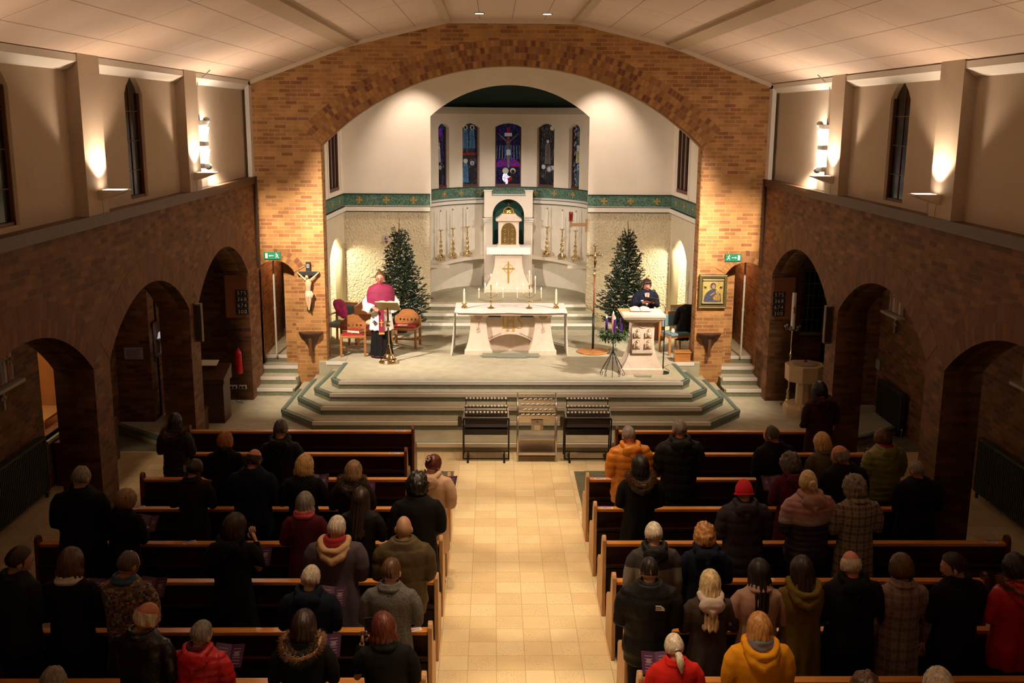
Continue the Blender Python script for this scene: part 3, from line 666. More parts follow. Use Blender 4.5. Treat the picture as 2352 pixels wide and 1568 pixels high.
# tabernacle on its pedestal
t=thing('tabernacle_pedestal','flared pale pink stone pedestal with a gold wheel cross under the white lace cloth','altar',(.045,27.55,1.2))
b=MB(); b.rings([(0,.62,.42,0,.0)],4,cap=False) if False else None
def flare(prof,seg=24,mi=0):  # rectangular flared solid: (z,hx,hy)
    B=MB(); vs=[]
    for z,hx,hy in prof:
        vs+=[(-hx,-hy,z),(hx,-hy,z),(hx,hy,z),(-hx,hy,z)]
    n=len(prof); fs=[(4*i+k,4*i+(k+1)%4,4*i+4+(k+1)%4,4*i+4+k) for i in range(n-1) for k in range(4)]+[(3,2,1,0),(4*n-4,4*n-3,4*n-2,4*n-1)]
    return B.add(vs,fs,mi)
b=flare([(0,.64,.33),(.10,.64,.33),(.13,.60,.31)]+[(.13+.82*k/10,.60-.245*(1-(1-k/10)**2.2),.31-.1*(1-(1-k/10)**2.2)) for k in range(1,11)]+[(1.02,.40,.27),(1.10,.52,.32),(1.18,.56,.33)])
b.build('pedestal',STONE,t,bevel=.008)
b=MB(); b.box(-.022,.022,-.335,-.30,.24,.80); b.box(-.165,.165,-.34,-.30,.60,.635)
for k in range(24):
    a0=2*PI*k/24;a1=2*PI*(k+1)/24; b.prism([(.12*math.cos(a0),.62+.12*math.sin(a0)),(.12*math.cos(a1),.62+.12*math.sin(a1)),(.105*math.cos(a1),.62+.105*math.sin(a1)),(.105*math.cos(a0),.62+.105*math.sin(a0))],'y',-.33,-.3)
for v in range(len(b.v)): x,y,z=b.v[v]; b.v[v]=(x,y+.33-(.31-.1*(1-(1-min(1,max(0,(z-.13)/.82)))**2.2))-.003,z)
b.build('wheel_cross',GOLD,t)
b=MB(); b.box(-.575,.575,-.345,.34,1.175,1.19)
n=40
vs=[];
for k in range(n+1):
    x=-.575+1.15*k/n; vs+=[(x,-.345-.002,1.19),(x,-.352-.006*math.sin(k*1.7),1.10),(x,-.356-.008*math.sin(k*1.7),1.02 -(.018 if k%2 else 0))]
b.add(vs,[(3*k+j,3*k+3+j,3*k+4+j,3*k+1+j) for k in range(n) for j in (0,1)])
for s in (-1,1): b.box(s*.575,s*.578,-.345,.34,1.02,1.19)
c_=b.build('lace_cloth',CLOTHW); c_.location=t.location; tag(c_,'white lace edged cloth hanging over the tabernacle pedestal','cloth')
t=thing('tabernacle','stone tabernacle with pierced gold gothic doors and a gold dome','tabernacle',(.045,27.52,2.391))
b=MB(); b.box(-.30,.30,-.20,.22,0,.045); b.box(-.27,-.20,-.17,.2,.045,.66); b.box(.20,.27,-.17,.2,.045,.66); b.box(-.27,.27,.15,.2,.045,.66)
gp=[(-.21,.05),(.21,.05)]+[(.21,.34)]
lanc=[(.20*math.cos(a)*1.0,.38+.26*math.sin(a)) for a in [PI*k/14 for k in range(15)]]
o=plate('stone_front',[(-.26,.04),(.26,.04),(.26,.67),(-.26,.67)],[[(-.20,.06),(.20,.06)]+lanc],'y',-.19,-.15,STONE,t,uv=False)
b.build('stone_shrine',STONE,t,bevel=.005)
b=flare([(.66,.29,.22),(.69,.34,.27),(.72,.34,.27),(.78,.25,.2),(.84,.19,.15),(.86,.18,.15)]); b.build('stone_roof',STONE,t,bevel=.006)
b=MB(); b.lathe([(.15,.86),(.15,.88),(.145,.93),(.115,.985),(.06,1.02),(0.01,1.035)],seg=20); b.build('dome',mat('gold_leaf',(.85,.60,.15),.2,1),t,smooth=True)
b=MB(); b.box(-.008,.008,-.008,.008,1.03,1.15); b.box(-.035,.035,-.008,.008,1.09,1.105); b.build('dome_cross',BRASS,t)
b=MB(); b.box(-.2,.2,-.165,-.155,.06,.64,1)
for (x0) in (-.1,.1):
    for zz in (.14,.27,.40,.52):
        for k in range(12):
            a0=2*PI*k/12;a1=2*PI*(k+1)/12
            b.tube([(x0+.055*math.cos(a0),-.175,zz+.055*math.sin(a0)),(x0+.055*math.cos(a1),-.175,zz+.055*math.sin(a1))],.008,6)
        b.ball((x0,-.178,zz),.02,8,6)
b.box(-.012,.012,-.185,-.17,.06,.63); b.box(-.2,.2,-.182,-.17,.065,.085)
for i in range(11):
    b.tube([( .19*math.cos(PI*i/11),-.175,.38+.25*math.sin(PI*i/11)),(.19*math.cos(PI*(i+1)/11),-.175,.38+.25*math.sin(PI*(i+1)/11))],.012,6)
b.box(-.195,-.175,-.18,-.17,.06,.4); b.box(.175,.195,-.18,-.17,.06,.4)
b.build('gold_doors',[BRASS,mat('dark_gold',(.25,.16,.05),.4,.8)],t,smooth='auto')
# ------------------------------------------------ candles
def candle(h,r,m=IVORY,loc=(0,0,0),label='',group=None,cat='candle',lit=True,name='candle',tip=False):
    t=thing(name,label,cat,loc,0,group)
    b=MB(); b.lathe([(r,0),(r,h-.01),(r*.8,h),(r*.2,h-.004)],seg=12); b.build('wax',m,t,smooth='auto')
    b=MB(); b.tube([(0,0,h-.006),(0.001,0,h+.012)],.0018,5); b.build('wick',BLACK,t)
    if lit: b=MB(); b.lathe([(.002,h+.006),(.009,h+.018),(.010,h+.028),(.005,h+.045),(.001,h+.058)],seg=8); b.build('flame',FLAME,t,smooth=True)
    if tip: b=MB(); b.lathe([(r+.002,h-.03),(r+.002,h),(r*.4,h+.012),(.002,h+.014)],seg=10); b.build('burner_cap',BRASS,t,smooth='auto')
    return t
# six big ornate candlesticks on the curved ledge
def bigstick():
    t=thing('altar_candlestick','x','candlestick',(0,0,0))
    b=MB(); prof=[(.10,.10),(.085,.13),(.04,.17),(.035,.20),(.055,.235),(.06,.26),(.035,.30),(.022,.33),(.045,.36),(.05,.39),(.03,.42),(.018,.45),(.036,.48),(.036,.50),(.018,.53),(.016,.60),(.028,.63),(.02,.66),(.013,.74),(.022,.76),(.03,.775)]
    b.lathe(prof,seg=14); b.build('stem',BRASS,t,smooth='auto')
    b=MB(); b.lathe([(.02,.77),(.06,.785),(.072,.80),(.072,.81),(.02,.80)],seg=16); b.build('drip_pan',BRASS,t,smooth='auto')
    b=MB()
    for k in range(3):
        a=2*PI*k/3-PI/2; c,s=math.cos(a),math.sin(a)
        b.tube([(c*.03,s*.03,.14),(c*.08,s*.08,.12),(c*.11,s*.11,.07),(c*.095,s*.095,.03),(c*.12,s*.12,.0)],[.03,.032,.028,.018,.022],8)
        b.ball((c*.085,s*.085,.115),.032,8,6); a+=PI/3; b.ball((math.cos(a)*.07,math.sin(a)*.07,.075),(.05,.05,.04),10,6)
    b.lathe([(.05,.05),(.09,.06),(.07,.12)],seg=12)
    b.build('tripod_base',BRASS,t,smooth='auto')
    return t
bs0=bigstick(); spots=[(-1.72,27.12),(-1.42,27.57),(-1.05,28.02),(1.09,28.05),(1.46,27.50),(1.79,27.15)]
wh=['outermost on the left end of the curved ledge','middle one left of the tabernacle','nearest the tabernacle on its left','nearest the tabernacle on its right','middle one right of the tabernacle','on the right end of the ledge behind the red lamp']
for i,(x,y) in enumerate(spots):
    lb='tall ornate brass candlestick, '+wh[i]
    if i==0: bs0.location=(x,y,2.05); bs0['label']=lb; o=bs0
    else: o=copytree(bs0,(x,y,2.05),0,lb)
    o['group']='six brass candlesticks on the ledge'; o.rotation_euler.z=.3*i
    candle(.50,.019,WAXW,(x,y,2.05+.802),'tall unlit white candle, '+wh[i],'six tall white candles',lit=False,tip=True,name='altar_candle')
# sanctuary lamp bracket
t=thing('sanctuary_lamp','red glass sanctuary lamp on a bracket at the right edge of the apse','lamp',(1.93,25.55,0))
b=MB(); b.box(-.03,.02,.0,.05,2.98,3.30); b.box(-.40,-.03,-.02,.02,3.12,3.20); b.box(-.42,-.36,-.03,.03,3.10,3.24); b.build('wall_bracket',mat('bracket_wood',(.30,.17,.07),.5),t)
b=MB(); b.lathe([(.03,3.24),(.07,3.25),(.075,3.262),(.02,3.262)],(-.39,0,0),14); b.build('lamp_dish',BRASS,t,smooth='auto')
b=MB(); b.lathe([(.045,3.265),(.05,3.30),(.05,3.46),(.047,3.47),(.04,3.47)],(-.39,0,0),14); b.build('red_glass',mat('red_glass_cup',(.14,.003,.005),.15),t,smooth='auto')
# wall sconce crosses
for s,x in ((-1,-2.99),(1,3.01)):
    t=thing('consecration_cross','small pale wall plaque with a cross and candle holder above the %s tree'%('left' if s<0 else 'right'),'plaque',(x,25.585,2.78))
    b=MB(); b.box(-.075,.075,-.02,.01,-.075,.09); b.build('plaque',mat('lilac_marble',(.52,.45,.46),.4),t)
    b=MB(); b.box(-.008,.008,-.026,-.02,-.05,.07); b.box(-.045,.045,-.026,-.02,.0,.015); b.build('cross',DWOOD,t)
    b=MB(); b.tube([(-.03*s,-.0,-.10),(-.03*s,-.07,-.11),(-.03*s,-.09,-.07)],.008,6); b.lathe([(.01,-.08),(.03,-.07),(.035,-.03),(.03,-.03)],(-.03*s,-.09,0),10); b.build('candle_holder',mat('dark_red_glass',(.20,.015,.01),.3),t)
# ------------------------------------------------ high altar
t=thing('altar','pale stone altar carved with gold IHS letters on two flared piers','altar',(.02,22.1,.75))
b=MB()
b.box(-1.12,1.12,-.46,.48,.88,.955); b.build('table_slab',STONE,t,bevel=.006)
for s in (-1,1):
    b=flare([(0,.295,.34),(.10,.295,.34),(.12,.27,.32)]+[(.12+.60*k/8,.27-.10*(1-(1-k/8)**2),.32-.08*(1-(1-k/8)**2)) for k in range(1,9)]+[(.80,.17,.24),(.88,.22,.28)])
    for i,v in enumerate(b.v): b.v[i]=(v[0]+s*.685,v[1]-.02,v[2])
    b.build('pier',STONE,t,bevel=.006)
    b=MB()
    for k in range(26):
        a=random.random()*6.28; rr_=random.random(); b.ball((s*.685+.05*rr_*math.cos(a),-.268,.47+.17*math.sin(a)*rr_),(.014+.012*random.random(),.010,.014+.01*random.random()),7,5)
    b.box(s*.685-.003,s*.685+.003,-.275,-.25,.22,.70); b.build('carved_vine',mat('carved_stone',(.50,.39,.31),.7),t)
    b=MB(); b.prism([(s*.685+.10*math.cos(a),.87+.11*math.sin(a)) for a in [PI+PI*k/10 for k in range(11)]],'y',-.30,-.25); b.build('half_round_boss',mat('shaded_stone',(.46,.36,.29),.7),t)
# centre screen with arch
ar=[(-.52,0)]+[(u,v) for u,v in arc(0,.26,.50,.17,16)]+[(.52,0)]
plate('centre_panel',[(-.52,0)]+[(-.5,.0)]+arc(0,.25,.48,.17,16)+[(.5,0),(.52,0),(.52,.88),(-.52,.88)],[],'y',-.16,.0,STONE,t,uv=False)
b=MB(); b.box(-.5,.5,.12,.2,0,.5); b.build('inner_panel',STONE,t)
for s in (-1,1):
    b=MB()
    for k in range(6):
        u=s*(.22+.045*k); b.ball((u,-.165,.44-.018*k-.02*(k/5)**2),(.026,.012,.018),8,5)
    b.build('carved_band',mat('carved_stone',(.50,.39,.31),.7),t)
b=MB(); # IHS letters
def bar(x0,z0,x1,z1,w): limb(b,(x0,z0),(x1,z1),w,w,0,-.162)
y_=-.162
b.box(-.170,-.142,-.174,-.16,.56,.80); b.box(-.18,-.13,-.172,-.16,.80,.812); b.box(-.18,-.13,-.172,-.16,.548,.56)
for x in (-.062,.062): b.box(x-.014,x+.014,-.174,-.16,.50,.865); b.box(x-.03,x+.03,-.172,-.16,.865,.876); b.box(x-.03,x+.03,-.172,-.16,.49,.501)
b.box(-.055,.055,-.172,-.16,.675,.687); b.tube([(-.055,-.168,.70),(-.02,-.168,.73),(0,-.168,.715),(.02,-.168,.73),(.055,-.168,.70)],.005,6)
sp=[(.235,.775),(.215,.80),(.18,.80),(.157,.775),(.165,.73),(.20,.69),(.232,.65),(.240,.60),(.22,.565),(.18,.56),(.155,.585)]
b.tube([(x,-.168,z) for x,z in sp],.012,6)
b.build('gold_letters',mat('gold_inlay',(.62,.36,.05),.5),t)
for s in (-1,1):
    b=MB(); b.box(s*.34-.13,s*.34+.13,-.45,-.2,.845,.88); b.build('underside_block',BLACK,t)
# altar cloth
m=MB(); n=60
m.box(-1.185,1.185,-.55,.52,.962,.972)
vs=[]
for k in range(n+1):
    x=-1.185+2.37*k/n; vs+=[(x,-.55,.972),(x,-.556,.952-.006*math.sin(k*.55)-.012*abs(math.sin(k*.11))),(x,-.552,.945-.012*abs(math.sin(k*.11)))]
m.add(vs,[(3*k+j,3*k+3+j,3*k+4+j,3*k+1+j) for k in range(n) for j in (0,1)])
for s in (-1,1):
    vs=[]; nn_=30
    for k in range(nn_+1):
        y=-.55+1.07*k/nn_
        for j in range(9):
            f=j/8; vs.append((s*(1.187+.012*math.sin(k*1.1)*f+.03*f*f+(.05*f*(1-k/nn_) if s<0 else .0)),y+.03*f*math.sin(k*.9+1),.972-(.965 if k<28 else .965)*f+.0))
    m.add(vs,[(9*k+j,9*k+9+j,9*k+10+j,9*k+1+j) for k in range(nn_) for j in range(8)])
o=m.build('altar_cloth',CLOTHW,smooth='auto'); o.location=(.02,22.15,.75); tag(o,'long white linen cloth over the altar, hanging to the floor at both ends','cloth')
b=MB(); b.prism([(-.60,-.12),(.60,-.12),(.60,.12),(-.60,.12)],'z',0,.05); b.prism([(-.3,-.17),(.33,-.17),(.33,-.12),(-.3,-.12)],'z',0,.035)
o=b.build('green_kneeling_mat',mat('green_mat',(.22,.24,.17),.9),bevel=.015); o.location=(.02,21.63,.75); tag(o,'flat green carpeted board on the floor before the altar','mat')
AZ=.75+.972
def squat(x,lb):
    t=thing('candle_holder',lb,'candle holder',(x,21.98,AZ),0,'squat holders on the altar')
    b=MB(); b.lathe([(.06,0),(.068,.015),(.06,.045),(.03,.065),(.02,.075),(.035,.085)],seg=16); b.build('foot',BRASS,t,smooth='auto')
    b=MB(); b.lathe([(.02,.082),(.045,.092),(.062,.108),(.058,.108),(.02,.096)],seg=16); b.build('drip_pan',BRASS,t,smooth='auto')
    candle(.27,.022,IVORY,(x,21.98,AZ+.097),'thick ivory candle burning in the squat holder '+lb.split(',')[1].strip(),'thick altar candles')
squat(-.97,'squat brass candle holder, at the left end of the altar'); squat(.99,'squat brass candle holder, at the right end of the altar')
def branch(x,hs,lb,sd):
    t=thing('candelabrum',lb,'candelabrum',(x,21.98,AZ),0,'five-branched candelabra on the altar')
    b=MB(); b.lathe([(.075,0),(.07,.02),(.03,.035),(.015,.06),(.02,.09),(.026,.11),(.012,.14),(.01,.20),(.018,.215),(.018,.235),(.009,.25),(.009,.38),(.02,.395),(.012,.41),(.01,.475),(.02,.485)],seg=14); b.build('stem',BRASS,t,smooth='auto')
    ps=[(-.255,.205),(-.125,.30),(0,.485),(.125,.30),(.255,.205)]
    for i,(px,pz) in enumerate(ps):
        if i!=2:
            b=MB(); z0=.145 if abs(px)>.2 else .225; b.tube([(0,0,z0),(px*.5,0,z0+(pz-z0)*.30),(px*.92,0,pz-.025),(px,0,pz-.005)],.005,6); b.build('arm',mat('bronze_arm',(.30,.19,.09),.3,.9),t,smooth=True)
        b=MB(); b.lathe([(.008,pz-.012),(.028,pz),(.03,pz+.006),(.012,pz+.004),(.013,pz+.02),(.011,pz+.02)],(px,0,0),12); b.build('cup',BRASS,t,smooth='auto')
        nm=['outer left branch','inner left branch','tall centre stem','inner right branch','outer right branch'][i]
        candle(hs[i],.0115,IVORY,(x+px,21.98,AZ+pz+.006),'thin ivory candle burning on the %s of the %s candelabrum'%(nm,sd),'thin candles in the candelabra')
branch(-.40,[.17,.18,.20,.19,.19],'brass five-branched candelabrum left of centre on the altar','left')
branch(.415,[.19,.19,.27,.34,.19],'brass five-branched candelabrum right of centre on the altar','right')
# ------------------------------------------------ ambo
t=thing('ambo','pale pink stone reading desk with four carved evangelist reliefs','lectern',(2.60,20.35,.75))
b=flare([(0,.42,.30),(.10,.42,.30),(.12,.40,.28)]+[(.12+.50*k/8,.40-.17*(1-(1-k/8)**1.8),.28-.07*(1-(1-k/8)**1.8)) for k in range(1,9)]+[(.98,.22,.20),(1.02,.20,.20)])
b.build('stone_column',STONE,t,bevel=.006)
b=MB(); b.prism([(-.21,.42),(.21,.42),(.225,.98),(.15,1.05),(-.15,1.05),(-.225,.98)],'y',-.26,-.2); b.build('relief_panel',STONE,t,bevel=.005)
REL=mat('carved_relief_stone',(.60,.47,.37),.7)
for ix in (-1,1):
    for iz in (0,1):
        b=MB(); cx,cz=ix*.11,.60+iz*.22
        b.prism([(cx-.06,cz-.07),(cx+.065,cz-.075),(cx+.07,cz+.03),(cx+.03,cz+.06),(cx-.03,cz+.06),(cx-.07,cz+.02)],'y',-.275,-.25); b.ball((cx,-.28,cz-.005),(.04,.022,.055),10,8); b.ball((cx+.005,-.285,cz+.055),(.022,.02,.026),8,6)
        b.tube([(cx-.05,-.28,cz-.06),(cx-.03,-.29,cz-.02),(cx+.02,-.29,cz-.03),(cx+.05,-.28,cz)],.010,6); b.tube([(cx-.06,-.278,cz-.07),(cx-.065,-.278,cz+.03)],.008,6)
        o=b.build('evangelist_relief',REL,t,smooth='auto')
        h=MB(); h.tube([(cx+.005+.034*math.cos(a),-.275,cz+.06+.034*math.sin(a)) for a in [PI*k/8 for k in range(9)]],.006,6); h.build('gold_halo',GOLD,o)
b=MB(); b.tube([(.1*math.cos(a),-.262,1.03+.09*math.sin(a)) for a in [PI+PI*k/12 for k in range(13)]],.010,6); b.tube([(.075*math.cos(a),-.262,1.03+.06*math.sin(a)) for a in [PI+PI*k/12 for k in range(13)]],.006,6)
for k in range(5): b.ball((-.03+.015*k,-.262,1.01+.008*(k%2)),(.01,.006,.012),6,5)
b.build('round_boss',REL,t,smooth='auto')
b=MB(); vs=[]
# sloping desk top: low at congregation side? top edge facing the nave
for (hx,y0,z0,y1,z1) in ((.22,-.24,1.02,.24,1.02),(.37,-.33,1.10,.30,1.10),(.40,-.36,1.125,.33,1.13)):
    vs+=[(-hx,y0,z0),(hx,y0,z0),(hx,y1,z1),(-hx,y1,z1)]
b.add(vs,[(0,1,2,3)]+[(4*i+k,4*i+(k+1)%4,4*i+4+(k+1)%4,4*i+4+k) for i in range(2) for k in range(4)]+[(8,9,10,11)])
b.box(-.40,.40,-.37,.33,1.125,1.15); b.box(-.415,.415,-.38,.34,1.155,1.215); b.build('desk_top',STONE,t,bevel=.004)
t2=thing('open_book','open red-edged book lying on the stone reading desk','book',(2.57,20.42,.75+1.216))
b=MB(); n=12
for s in (-1,1):
    vs=[]
    for k in range(n+1):
        u=k/n; x=s*(.005+.19*u); z=.028*math.sin(PI*min(1,u*1.15))*.9+.004
        vs+=[(x,-.13,z),(x,.13,z+.03),(x,-.13,.0),(x,.13,.0)]
    fs=[]
    for k in range(n):
        a=4*k; c=a+4; fs+=[(a,c,c+1,a+1),(a+2,a+3,c+3,c+2),(a,a+2,c+2,c),(a+1,c+1,c+3,a+3)]
    fs+=[(4*n,4*n+2,4*n+3,4*n+1)]; b.add(vs,fs)
b.build('pages',mat('book_pages',(.70,.62,.48),.8),t2,smooth='auto')
b=MB(); b.box(-.205,.205,-.14,.14,-.001,.003); b.build('red_cover',mat('red_book_cover',(.35,.02,.02),.5),t2)
b=MB(); b.box(-.30,.02,-.1,.14,0,.012); o=b.build('folder',mat('tan_folder',(.45,.28,.1),.6)); o.location=(2.44,20.45,.75+1.2155); tag(o,'tan folder tucked under the open book on the stone desk','folder')
o.location.z=1.9655; t2.location.z=1.9785
# microphone stand
t=thing('microphone_stand','tall black gooseneck microphone stand right of the stone reading desk','microphone stand',(3.03,20.17,.75))
b=MB(); b.lathe([(.12,0),(.125,.015),(.11,.03),(.03,.045),(.012,.05)],seg=20); b.build('base',BLACK,t,smooth='auto')
b=MB(); b.tube([(0,0,.04),(0,0,.75),(0,0,1.22)],[.012,.012,.008],8); b.build('pole',BLACK,t,smooth=True)
b=MB(); b.tube([(0,0,1.2),(0,0,1.32),(-.03,.02,1.37),(-.12,.05,1.415),(-.24,.08,1.43),(-.28,.09,1.43)],[.008,.006,.005,.005,.005,.010],8); b.build('gooseneck',BLACK,t,smooth=True)
b=MB(); b.tube([(.0,0,.70),(0,0,.80)],.018,8); b.build('clutch',BLACK,t)
b=MB(); b.tube([(.12,.02,.008),(.16,.2,.006),(.10,.5,.006),(.25,.75,.006)],.004,6); b.build('cable',BLACK,t,smooth=True)
# little black/green plate before the ambo
b=MB(); b.prism([(-.16,0),(.13,0),(.17,.14),(-.2,.14)],'z',0,.012); o=b.build('floor_plate',mat('green_mat',(.22,.24,.17),.9)); o.location=(2.62,19.83,.75); tag(o,'thin green floor plate in front of the stone reading desk','floor plate')
# ------------------------------------------------ advent wreath
t=thing('wreath_stand','black wrought iron stand with a fan of scrolled legs under the advent wreath','stand',(2.01,20.05,.75))
b=MB(); b.tube([(0,0,.1),(0,0,.82)],.011,8); b.build('pole',BLACK,t,smooth=True)
for k in range(10):
    a=2*PI*k/10+.2; c,s=math.cos(a),math.sin(a); b=MB(); R0=.255
    pts=[(0.01*c,.01*s,.47),(.05*c,.05*s,.40),(.14*c,.14*s,.24),(.22*c,.22*s,.10),(R0*c,R0*s,.035),((R0-.015)*c,(R0-.015)*s,.008),((R0-.045)*c,(R0-.045)*s,.012),((R0-.055)*c,(R0-.055)*s,.04),((R0-.035)*c,(R0-.035)*s,.05)]
    b.tube(pts,.0055,6); b.build('scroll_leg',BLACK,t,smooth=True)
b=MB()
for s in (-1,1): b.tube([(0,0,.44),(s*.03,0,.50),(s*.07,0,.53),(s*.085,0,.50),(s*.06,0,.475)],.005,6)
b.build('top_scrolls',BLACK,t,smooth=True)
b=MB(); b.lathe([(.02,.80),(.15,.815),(.16,.83),(.02,.83)],seg=16)
for k in range(4): a=PI/2*k+.7; b.lathe([(.035,.83),(.04,.85),(.03,.85)],(.13*math.cos(a),.13*math.sin(a),0),10)
b.build('candle_tray',BLACK,t,smooth='auto')
LEAF=[mat('fir_green',(.035,.085,.03),.6,var=.3,vs=30),mat('light_leaf',(.12,.20,.06),.5,var=.3,vs=30)]
b=MB()
for k in range(900):
    a=random.random()*6.283; R=.20+.07*random.gauss(0,1)*.6; z=.80+.045*random.gauss(0,1)
    d=Vector((math.cos(a)*random.uniform(-.2,1)+random.uniform(-.7,.7),math.sin(a)*random.uniform(-.2,1)+random.uniform(-.7,.7),random.uniform(-.9,.6))).normalized()
    L=random.uniform(.05,.12); w=random.uniform(.008,.016); p=Vector((R*math.cos(a),R*math.sin(a),z)); q=d.cross(Vector((0,0,1))).normalized()*w
    b.add([p-q*.3,p+d*L*.5-q,p+d*L,p+d*L*.5+q,p+q*.3,p+Vector((0,0,.004))],[(0,1,2,3,4),(0,5,2),(4,5,2)],1 if random.random()<.35 else 0)
o=b.build('advent_wreath',LEAF); o.location=(2.01,20.05,.75); tag(o,'green fir and ivy advent wreath around the purple candles','wreath')
PUR=mat('purple_wax',(.06,.012,.16),.45); PNK=mat('pink_wax',(.75,.30,.32),.45)
for k,(dx,dy,h,m,lit,lb) in enumerate(((-.165,.0,.30,PUR,1,'lit purple candle on the left of the advent wreath'),(.0,.11,.36,PNK,1,'lit pink candle behind in the advent wreath'),(.01,-.12,.30,PUR,1,'lit purple candle at the front of the advent wreath'),(.175,.01,.31,PUR,0,'unlit purple candle on the right of the advent wreath'))):
    candle(h,.026,m,(2.01+dx*.85,20.05+dy*.95,.75+.832),lb,'advent wreath candles',lit=bool(lit),name='advent_candle')
# ------------------------------------------------ processional cross
t=thing('processional_cross','tall processional crucifix on a wooden pole standing in a round wooden base','crucifix',(1.81,22.09,.75))
b=MB(); b.lathe([(.34,0),(.345,.02),(.33,.035),(.04,.04),(.03,.07)],seg=32); b.build('round_base',WOOD,t,smooth='auto')
b=MB(); b.tube([(0,0,.04),(0,0,.85)],.026,10); b.build('pole_sleeve',BLACK,t,smooth=True)
b=MB(); b.tube([(0,0,.85),(0.005,0,1.65)],.018,10); b.build('pole',mat('red_brown_pole',(.22,.06,.03),.4),t,smooth=True)
GM=mat('aged_brass',(.42,.28,.14),.3,.9)
b=MB(); b.lathe([(.02,1.64),(.03,1.66),(.03,1.70),(.015,1.74),(.035,1.79),(.03,1.83),(.012,1.86),(.02,1.89)],seg=12); b.build('knop',GM,t,smooth='auto')
b=MB(); b.box(-.014,.014,-.012,.012,1.87,2.30); b.box(-.13,.13,-.012,.012,2.09,2.12)
for (x,z) in ((-.145,2.105),(.145,2.105),(0,2.31),(0,1.92)): b.ball((x,0,z),(.028,.014,.028),10,6)
for (x,z) in ((-.145,2.14),(-.17,2.105),(-.145,2.07),(.145,2.14),(.17,2.105),(.145,2.07),(-.03,2.32),(.03,2.32),(0,2.345)): b.ball((x,0,z),.016,8,5)
b.tube([(.05*math.cos(a),0,2.105+.05*math.sin(a)) for a in [2*PI*k/16 for k in range(17)]],.006,6); b.build('cross',GM,t,smooth='auto')
def corpus(parent,M,sk,cl,hair,sc=1):
    b=MB()
    b.tube([(0,-.02,.0),(0,-.035,.12),(0.005,-.03,.22),(.0,-.02,.30)],[(.045,.035),(.055,.04),(.075,.045),(.03,.03)],12)
    for s in (-1,1):
        b.tube([(s*.05,-.02,.27),(s*.13,-.01,.34),(s*.215,-.005,.42)],[.026,.02,.013],8); b.ball((s*.225,-.008,.43),(.018,.012,.018),8,5)
    b.tube([(-.025,-.03,.02),(-.03,-.06,-.17),(-.005,-.03,-.34),(.005,-.05,-.40)],[.042,.034,.022,.014],8)
    b.tube([(.025,-.03,.02),(.035,-.06,-.17),(.008,-.04,-.34),(.012,-.06,-.40)],[.042,.034,.022,.014],8)
    b.ball((-.02,-.05,.345),(.038,.042,.05),10,8); b.ball((-.022,-.09,.335),(.008,.012,.012),6,4)
    for i,v in enumerate(b.v): b.v[i]=tuple(Vector(v)*sc)
    o=b.build('corpus',sk,parent,smooth='auto'); o.matrix_local=M
    b=MB(); b.rings([(-.09*sc,.075*sc,.055*sc,0,-.04*sc),(-.04*sc,.075*sc,.055*sc,0,-.035*sc),(.03*sc,.065*sc,.05*sc,0,-.03*sc)],12); b.tube([(.06*sc,-.04*sc,.02*sc),(.085*sc,-.05*sc,-.05*sc),(.07*sc,-.04*sc,-.12*sc)],[.02*sc,.03*sc,.015*sc],6); q=b.build('loincloth',cl,o,smooth='auto')
    b=MB(); b.ball((-.018*sc,-.035*sc,.362*sc),(.043*sc,.045*sc,.048*sc),10,8); b.build('hair',hair,o,smooth=True)
    return o
SKN=mat('painted_flesh',(.62,.42,.26),.5)
corpus(t,Matrix.Translation((0,-.02,2.0)),BRASS,BRASS,BRASS,.42)
# crucifix on the left pillar
t=thing('wall_crucifix','black wooden crucifix with a pale painted figure on the left brick pillar','crucifix',(-4.12,AY-.01,1.80))
b=MB(); b.box(-.045,.045,-.045,-.012,0,1.02); b.box(-.215,.215,-.048,-.010,.74,.82); b.build('cross',mat('black_wood',(.022,.024,.024),.5),t,bevel=.004)
b=MB(); b.box(-.028,.028,-.052,-.045,.90,.97); b.build('title_plate',mat('plate_grey',(.45,.42,.38),.6),t)
b=MB(); 
for k in range(4): b.box(-.02+.011*k,-.015+.011*k,-.054,-.052,.915,.955)
b.build('title_letters',BLACK,t)
corpus(t,Matrix.Translation((0,-.052,.40)),SKN,mat('cream_cloth_paint',(.70,.58,.42),.6),mat('dark_brown_hair_paint',(.05,.02,.01),.6),.92)
# wall brackets on both pillars
for s,x in ((-1,-4.115),(1,4.13)):
    t=thing('wall_bracket','half-round dark wooden bracket shelf low on the %s brick pillar'%('left' if s<0 else 'right'),'shelf',(x,AY-.01,.93))
    half=lambda R,n=16:[(R*math.cos(a),-R*.72*math.sin(a)) for a in [PI*k/n for k in range(n+1)]]
    b=MB(); b.prism(half(.25),'z',.40,.435); b.prism(half(.235),'z',.375,.40); b.build('shelf_top',DWOOD,t,bevel=.004)
    b=MB(); vs=[];lv=[(.375,.20),(.30,.155),(.2,.10),(.1,.06),(.0,.035)]
    for z,R in lv: vs+= [(px*.0+px, py,z) for px,py in half(R,10)]
    b.add(vs,[(11*i+k,11*i+k+1,11*i+12+k,11*i+11+k) for i in range(4) for k in range(10)]+[tuple(range(11)),tuple(range(44,55))])
    b.build('bracket_web',DWOOD,t,smooth='auto')
    b=MB(); b.prism([(-.18,.36),(.18,.36),(.12,.2),(.0,.05),(-.12,.2)],'y',-.01,-.0); b.box(-.03,.03,-.12,0,-.06,.32); b.build('centre_rib',mat('mid_brown_wood',(.13,.05,.018),.5),t,bevel=.004)
